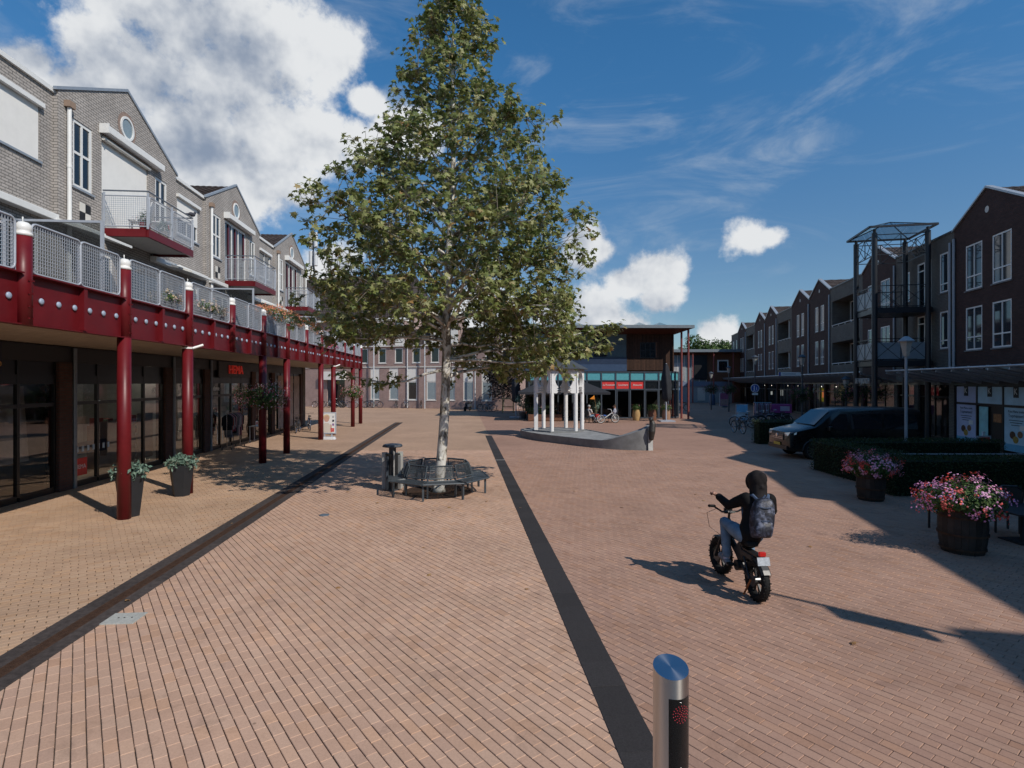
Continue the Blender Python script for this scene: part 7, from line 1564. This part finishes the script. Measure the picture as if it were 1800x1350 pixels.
m = MB(); m.poly([L_(x, y, .336) for x, y in inn]); m.build('deck', mat('worn deck concrete', (.24, .24, .235), .8, var=.35, scale=2, dirt=.4), bt)
m = MB(); m.prism([(5.98, 24.93), (6.2, 25.0), (6.28, 25.5), (6.05, 25.55)], lambda a, b: L_(a, b, 0), lambda a, b: L_(a-.02, b, 1.06)); m.build('stem_post', mat('pale concrete face', (.42, .42, .41), .8, var=.2), bt)
m = MB(); c = L_(6.1, 25.1, 0); limb(m, [(c[0], c[1]-.20, .55), (c[0]+.02, c[1]-.22, .85), (c[0]+.06, c[1]-.16, 1.15), (c[0]+.02, c[1]-.10, 1.38)], [.11, .15, .14, .09]); m.ball((c[0]-.02, c[1]-.2, 1.40), (.10, .13, .09), 10, 8)
for s_ in (-1, 1): m.tube([(c[0]+s_*.05, c[1]-.1, 1.40), (c[0]+s_*.14, c[1]-.05, 1.5), (c[0]+s_*.12, c[1]-.03, 1.62)], [.035, .025, .01], 6)
m.ball((c[0]-.05, c[1]-.32, 1.36), (.06, .10, .05), 8, 6); fuse(m, 'bow_figure', mat('weathered bronze', (.030, .026, .022), .55, var=.5, scale=12, bump=.5, bscale=25), bt, .02, 2)
# arcade
ac = empty('arcade_pavilion', (2.6, 31.4, .336)); tag(ac, 'white six sided arcade with horseshoe arches standing on the boat sculpture', 'pavilion')
stn = mat('white stone', (.74, .73, .72), .7, var=.1, scale=3, dirt=.2); rA = 1.3; aa = [R(188+60*i) for i in range(6)]; cp = [(rA*math.cos(a), rA*math.sin(a)) for a in aa]
MB().prism([(1.5*math.cos(a), 1.5*math.sin(a)) for a in aa], lambda a, b: (a, b, 0), lambda a, b: (a, b, .06)).build('plinth', concrete, ac)
for k, (x, y) in enumerate(cp):
    if k == 0: MB().box(x-.11, y-.11, .06, x+.11, y+.11, 2.08).build('pillar', stn, ac)
    else: MB().cyl((x, y, .06), (x, y, 2.08), .11, n=16).build('column', stn, ac, smooth=True)
for k in range(6):
    p = Vector((*cp[k], 0)); q = Vector((*cp[(k+1) % 6], 0)); d = (q-p).normalized(); nn = Vector((d.y, -d.x, 0)); W_ = (q-p).length; z0, z1, zc, r_ = 2.08, 3.36, 2.79, .48
    half = [(W_/2-.40, z0), (W_/2-.31, z0+.09), (W_/2-.40, z0+.12), (W_/2-.30, z0+.21), (W_/2-.39, z0+.24), (W_/2-.31, z0+.32)]
    arc_ = [(W_/2-r_*math.cos(R(t)), zc+r_*math.sin(R(t))) for t in range(-47, 91, 13)]
    L1 = half+arc_; R1 = [(W_-a, b) for a, b in reversed(L1)]
    def pt(a, b, s_): v = p+d*a+nn*s_; return (v.x, v.y, b)
    m = MB(); th = .085
    for side in (0, 1):                       # left and right half of the pierced panel
        ed = L1 if side == 0 else [(W_-a, b) for a, b in L1]; bx = -.09 if side == 0 else W_+.09; mid = W_/2
        for i in range(len(ed)-1):
            (a0_, b0_), (a1_, b1_) = ed[i], ed[i+1]
            if b1_ <= b0_: continue
            for s_ in (-th, th): m.quad(pt(bx, b0_, s_), pt(a0_, b0_, s_), pt(a1_, b1_, s_), pt(bx, b1_, s_))
        for i in range(len(ed)-1): m.quad(pt(*ed[i], -th), pt(*ed[i+1], -th), pt(*ed[i+1], th), pt(*ed[i], th))
        m.quad(pt(bx, z0, -th), pt(bx, z0, th), pt(ed[0][0], z0, th), pt(ed[0][0], z0, -th)); tb = ed[-1][1]
        for s_ in (-th, th): m.quad(pt(bx, tb, s_), pt(mid, tb, s_), pt(mid, z1, s_), pt(bx, z1, s_))
    m.quad(pt(-.09, z1, -th), pt(W_+.09, z1, -th), pt(W_+.09, z1, th), pt(-.09, z1, th)); m.build('arch_panel', stn, ac)
m = MB(); m.add([(1.65*math.cos(a), 1.65*math.sin(a), 3.37) for a in aa]+[(0, 0, 4.25)]+[(1.65*math.cos(a), 1.65*math.sin(a), 3.40) for a in aa], [tuple(range(5, -1, -1))]+[(7+i, 7+(i+1) % 6, 6) for i in range(6)]+[(i, (i+1) % 6, 7+(i+1) % 6, 7+i) for i in range(6)]); m.build('roof', mat('slate roof', (.06, .065, .07), .6), ac)
# ================================================================== cafe terrace
parm = mat('charcoal parasol cloth', (.030, .032, .038), .85, var=.2)
def closed_parasol(x, y, h, label):
    o = empty('closed_parasol', (x, y, 0)); tag(o, label, 'parasol', 'closed parasols'); MB().cyl((0, 0, .1), (0, 0, h), .05, n=10).build('pole', greym, o); MB().box(-.55, -.55, 0, .55, .55, .10).build('base', greym, o)
    m = MB(); n = 20; vs = []
    prof = [(.10, 1.55), (.34, 1.75), (.30, 2.3), (.36, 2.8), (.32, 3.4), (.22, 4.0), (.10, h)]
    for r, z in prof:
        for i in range(n): t = 2*PI*i/n; rr = r*(1+.22*math.sin(5*t+z*1.3)); vs.append((rr*math.cos(t), rr*math.sin(t), z*h/4.5))
    m.add(vs, [(j_*n+i, j_*n+(i+1) % n, (j_+1)*n+(i+1) % n, (j_+1)*n+i) for j_ in range(6) for i in range(n)]); m.build('cloth', parm, o, smooth='full')
closed_parasol((1171-900)/1000*43.5, 43.5, 4.45, 'tall closed charcoal parasol before the cafe doors'); closed_parasol((907-900)/1000*48, 48, 3.7, 'closed charcoal parasol at the left end of the cafe terrace')
def open_parasol(x, y, w, label):
    o = empty('open_parasol', (x, y, 0)); tag(o, label, 'parasol', 'open parasols'); MB().cyl((0, 0, 0), (0, 0, 3.0), .04, n=8).build('pole', greym, o); m = MB(); q = [(-w, -w), (w, -w), (w, w), (-w, w)]
    m.add([(a, b, 2.25) for a, b in q]+[(0, 0, 3.05)]+[(a, b, 2.08) for a, b in q], [(i, (i+1) % 4, 4) for i in range(4)]+[(5+i, 5+(i+1) % 4, (i+1) % 4, i) for i in range(4)]); m.build('canopy', parm, o)
open_parasol(2.2, 45.0, 1.7, 'open charcoal parasol seen through the left arches'); open_parasol(5.6, 44.2, 1.75, 'open charcoal parasol behind the arcade, right of it')
def chair(x, y, rz, label, m_, group):
    o = empty('terrace_chair', (x, y, 0), rz); tag(o, label, 'chair', group); MB().box(-.22, -.22, .43, .22, .22, .47).build('seat', m_, o); m = MB(); m.tube([(-.22, -.2, .46), (-.24, -.25, .85), (-.12, -.27, .95), (.12, -.27, .95), (.24, -.25, .85), (.22, -.2, .46)], .02, 6); m.box(-.2, -.27, .58, .2, -.25, .92); m.build('backrest', m_, o)
    for a in (-.2, .2):
        for b in (-.2, .2): MB().bar((a, b, 0), (a, b, .43), .03).build('leg', m_, o)
def table(x, y, label, m_, h=.75, w=.4, group=None):
    o = empty('terrace_table', (x, y, 0)); tag(o, label, 'table', group); MB().box(-w, -w, h-.03, w, w, h).build('top', m_, o); MB().cyl((0, 0, .03), (0, 0, h-.03), .035, n=8).build('leg', m_, o); MB().box(-.25, -.25, 0, .25, .25, .03).build('foot', m_, o)
for k, (x, lab) in enumerate(((1.4, 'left'), (3.2, 'middle'), (5.2, 'right'))):
    table(x, 45.4, 'dark cafe table in the shade, %s one behind the arcade' % lab, black, group='cafe tables'); chair(x-.6, 45.3, R(-90), 'dark cafe chair left of the %s terrace table' % lab, black, 'cafe chairs'); chair(x+.6, 45.5, R(90), 'dark cafe chair right of the %s terrace table' % lab, black, 'cafe chairs')
x, y = (958-900)/1000*44, 44.0
o = empty('planter_trough', (x, y, 0)); tag(o, 'long brown timber planter trough behind the arcade', 'planter'); MB().box(-1.3, -.2, .05, 1.3, .2, .52).build('box', wood, o); flower_mass('t', o, (0, 0, .85), (1.25, .25, .42), 900, 20, hedgel, flow_m, 101, .12, .06, 4)
x, y = (1128-900)/1000*44.5, 44.5
for k, (dx, lab) in enumerate(((-.35, 'wooden barrel planter left of the cafe door'), (.9, 'second wooden barrel planter near the cafe door'), (2.0, 'planter with dry grass beside the closed parasol'))):
    o = empty('terrace_planter', (x+dx, y+.3, 0)); tag(o, lab, 'planter', 'planters at the cafe door'); MB().lathe([(.27, 0), (.33, .4), (.28, .85)], n=16).build('tub', [woodl, wood, mat('clay tub', (.3, .18, .12), .8)][k], o, smooth=True); flower_mass('tp', o, (0, 0, 1.0), (.42, .42, .3), 420, 10, greenl, flow_m, 110+k, .1, .05, 4)
for k, (px, Z, r_, z_, lm, lab) in enumerate(((1046, 45, (.45, .45, .7), 1.3, silverl, 'silver leaved shrub by the cafe window'), (920, 47, (.8, .7, .8), 1.5, silverl, 'pale dry ornamental grass at the left of the terrace'), (932, 45.5, (.7, .5, .9), 1.2, hedgel, 'dark shrub beside the left arcade pillar'))):
    o = empty('terrace_shrub', ((px-900)/1000*Z, Z, 0)); tag(o, lab, 'shrub'); MB().lathe([(.25, 0), (.32, .55)], n=12).build('pot', dgrey, o); flower_mass('s', o, (0, 0, z_), r_, 900, 4, lm, flow_o, 120+k, .12, .05, 3); MB().tube([(0, 0, .5), (.02, 0, z_)], .03, 6).build('stem', twigm, o)
o = empty('high_table', ((893-900)/1000*56, 56, 0)); tag(o, 'light wooden high table at the end of the office wall', 'table'); MB().box(-.6, -.35, 1.35, .6, .35, 1.43).build('top', woodl, o)
for a in (-.52, .52):
    for b in (-.28, .28): MB().box(a-.05, b-.05, 0, a+.05, b+.05, 1.35).build('leg', woodl, o)
MB().box(-.47, -.04, .55, .47, .04, .63).build('rail', woodl, o)
# two seated people with a white touring tricycle
def seated(name, x, y, rz, top, leg_c, label, hairc):
    o = empty(name, (x, y, 0), rz); tag(o, label, 'person'); b = MB(); limb(b, [(0, 0, .50), (0, -.05, .78), (0, -.06, 1.02), (0, -.02, 1.20)], [.12, .13, .06, .10]); limb(b, [(0, -.04, .95), (-.19, -.02, .95), (-.22, .1, .70), (-.12, .32, .66)], [.08, .055, .042, .03]); limb(b, [(0, -.04, .95), (.19, -.02, .95), (.22, .1, .70), (.12, .32, .66)], [.08, .055, .042, .03])
    for s_ in (-1, 1): limb(b, [(s_*.09, 0, .48), (s_*.12, .42, .50), (s_*.12, .40, .08), (s_*.12, .52, .05)], [.085, .06, .042, .035])
    b.ball((0, .085, 1.20), (.02, .03, .03), 8, 6); fuse(b, 'body', skin, o, .02, 3)
    c = MB(); limb(c, [(0, -.0, .52), (0, -.05, .78), (0, -.06, .98)], [.145, .155, .09]); 
    for s_ in (-1, 1): limb(c, [(0, -.04, .95), (s_*.19, -.02, .95), (s_*.215, .05, .80)], [.1, .075, .065])
    fuse(c, 'shirt', top, o, .02, 3); g = MB()
    for s_ in (-1, 1): limb(g, [(s_*.09, 0, .49), (s_*.12, .42, .51), (s_*.12, .41, .3)], [.105, .08, .065])
    fuse(g, 'trousers', leg_c, o, .02, 3); h = MB(); h.ball((0, -.045, 1.235), (.108, .105, .10), 12, 8); h.build('hair', hairc, o, smooth='full')
    for s_ in (-1, 1): MB().ball((s_*.12, .50, .05), (.05, .12, .05), 8, 6).build('shoe', black, o, smooth='full')
hair = mat('brown hair', (.06, .035, .02), .7); 
seated('person', 5.75, 42.2, R(-60), mat('pale shirt', (.5, .45, .42), .8), jm, 'person in a pale shirt seated at the white tricycle before the cafe', mat('grey hair', (.4, .38, .36), .7)); chair(5.72, 42.15, R(-60), 'chair of the person in the pale shirt before the cafe', black, 'cafe chairs')
seated('person', 7.65, 42.6, R(80), mat('white and navy top', (.35, .36, .42), .8), mat('dark trousers', (.03, .03, .04), .8), 'person in a white top seated facing left before the red cafe signs', hair); chair(7.68, 42.6, R(80), 'chair of the person in the white top before the cafe', black, 'cafe chairs')
tk_ = empty('touring_tricycle', (6.4, 41.8, 0), R(-80)); tag(tk_, 'white and blue touring tricycle with an orange flag before the cafe', 'tricycle')
for x_, y_ in ((-.4, 0), (.4, 0), (0, 1.25)):
    w = MB(); w.tube([(x_, y_+.31*math.cos(2*PI*i/22), .34+.31*math.sin(2*PI*i/22)) for i in range(22)], .025, 6, closed=True); w = w.build('wheel', blackrub, tk_); s_ = MB(); s_.tube([(x_, y_+.275*math.cos(2*PI*i/22), .34+.275*math.sin(2*PI*i/22)) for i in range(22)], .016, 5, closed=True)
    for i in range(12): a = 2*PI*i/12; s_.bar((x_, y_, .34), (x_, y_+.27*math.cos(a), .34+.27*math.sin(a)), .006)
    s_.build('rim', white, w)
m = MB(); m.tube([(-.4, 0, .34), (.4, 0, .34)], .025, 6); m.tube([(0, 0, .36), (0, .5, .42), (0, 1.0, .75), (0, 1.25, .34)], .03, 6); m.tube([(0, 1.0, .75), (0, .92, 1.0)], .02, 6); m.tube([(-.28, .75, 1.02), (0, .92, 1.0), (.28, .75, 1.02)], .016, 6); m.build('frame', white, tk_)
MB().box(-.2, .1, .52, .2, .5, .60).build('seat', mat('blue seat', (.05, .12, .35), .6), tk_, bevel=.03); MB().box(-.18, -.28, .42, .18, -.02, .66).build('bag', mat('red bag', (.40, .03, .03), .7), tk_, bevel=.02)
fg_ = MB(); fg_.cyl((.1, -.2, .5), (.1, -.4, 2.05), .008, n=5); fo_ = fg_.build('flag_pole', woodl, tk_); MB().add([(.1, -.36, 1.75), (.1, -.4, 2.05), (.1, -.75, 1.78)], [(0, 1, 2)]).build('flag', mat('orange flag', (.65, .22, .02), .7), fo_)
# ================================================================== right hand street clutter
def pboard(px, py, w, h, cols, label, rz=0):
    x, y = gp(px, py); o = empty('poster_board', (x, y, 0), rz); tag(o, label, 'sign', 'poster boards before the right shops'); MB().box(-w/2-.05, -.04, .15, w/2+.05, .04, h).build('frame', greym, o); MB().box(-w/2, -.046, .2, w/2, -.0405, h-.05).build('poster', mat('poster '+label[:12], cols[0], .5, var=.3, scale=2), o)
    MB().box(-w/2+.05, -.05, .3, w/2-.05, -.047, h*.55).build('print', mat('print '+label[:12], cols[1], .5, var=.5, scale=6), o); MB().box(-.3, -.25, 0, .3, .25, .149).build('base', dgrey, o)
pboard(1304, 742, .8, 1.35, ((.18, .42, .62), (.45, .48, .5)), 'blue poster board near the dark parked bicycles'); pboard(1273, 716, 1.0, 1.75, ((.30, .08, .16), (.35, .22, .2)), 'pink poster board in the street beyond the cafe')
x, y = gp(1252, 712); o = MB().lathe([(.35, 0), (.38, .1), (.36, 1.2), (.30, 1.35), (.05, 1.45)], n=14).build('street_bin', mat('blue grey bin', (.05, .08, .14), .5), loc=(x, y, 0), smooth=True); tag(o, 'blue grey round litter bin in the shaded street', 'bin')
x, y = gp(1392, 745); o = empty('sales_cart', (x, y+2, 0), FR.a); tag(o, 'purple sales cart before the right shops', 'cart'); MB().box(-.8, -.4, .7, .8, .4, 1.35).build('box', mat('magenta panel', (.30, .04, .20), .5), o); MB().box(.0, -.41, .85, .65, -.402, 1.2).build('print', mat('lilac print', (.5, .4, .5), .5), o); MB().box(-.7, -.35, 0, .7, .35, .69).build('base', black, o)
x, y = gp(1368, 748); o = empty('clothes_rail', (x, y+2.5, 0), FR.a); tag(o, 'rail of pale clothes before the right shops', 'clothes rack'); m = MB(); m.tube([(-.6, 0, 0), (-.6, 0, 1.5), (.6, 0, 1.5), (.6, 0, 0)], .02, 6); m.build('rail_frame', chrome, o)
for k in range(9): MB().prism([(-.22, .5), (.22, .5), (.24, 1.3), (.06, 1.46), (-.06, 1.46), (-.24, 1.3)], lambda a, b, k=k: (-.5+k*.12, a, b), lambda a, b, k=k: (-.46+k*.12, a, b)).build('garment', mat('pale cloth %d' % (k % 3), [(.3, .24, .33), (.25, .25, .3), (.2, .12, .16)][k % 3], .9), o)
# terrace seats at the right edge in deep shade
for k, (x, y, rz, lab) in enumerate(((8.85, 11.6, R(20), 'dark bistro chair behind the nearest barrel'), (9.9, 11.5, R(-15), 'dark bistro chair further right behind the nearest barrel'))): chair(x, y, rz, lab, black, 'bistro chairs at the right edge')
table(9.6, 10.7, 'low dark table at the right edge beside the nearest barrel', mat('slate table', (.025, .026, .03), .6), .62, .5)
# ================================================================== trees beyond the roofs
def crown_tree(x, y, z, r, label, seed, lm, n=2600, size=.5, name='broadleaf_tree', trunk_r=.25):
    o = empty(name, (x, y, 0)); tag(o, label, 'tree', 'trees beyond the square'); MB().tube([(0, 0, 0), (.1, 0, z*.5), (0, 0, z)], [trunk_r, trunk_r*.8, trunk_r*.4], 8).build('trunk', twigm, o)
    rg = np.random.default_rng(seed); cs_ = rg.normal(0, .42, (9, 3))*np.array(r); cs_[:, 2] *= .8; k = rg.integers(0, 9, n); d = rg.normal(size=(n, 3)); d /= np.linalg.norm(d, axis=1)[:, None]; P_ = cs_[k]+d*np.array(r)*rg.uniform(.3, .62, n)[:, None]+np.array((0, 0, z))
    c = mobj('crown', scatter_mesh('crown', P_, rg.uniform(.6, 1.3, n)*size, OV, OVF, lm, seed, up=.6, nrm=d), o); c['kind'] = 'stuff'
for k, (px, lab) in enumerate(((1228, 'green tree beyond the cafe, left of the group'), (1250, 'tallest green tree in the gap beyond the cafe'), (1275, 'green tree at the end of the right row'))): crown_tree((px-900)/1000*125, 125, 9.0 if k != 1 else 9.8, (3.6, 3.5, 2.8), lab, 200+k, greenl, 2200, .7)
crown_tree((884-900)/1000*60, 60, 3.6, (2.0, 1.6, 2.0), 'dark purple leaved tree at the end of the office wall', 210, leaf_mat('purple leaf', [(0, (.012, .012, .012)), (1, (.035, .028, .03))], .2), 2200, .34, 'purple_leaf_tree', .12)
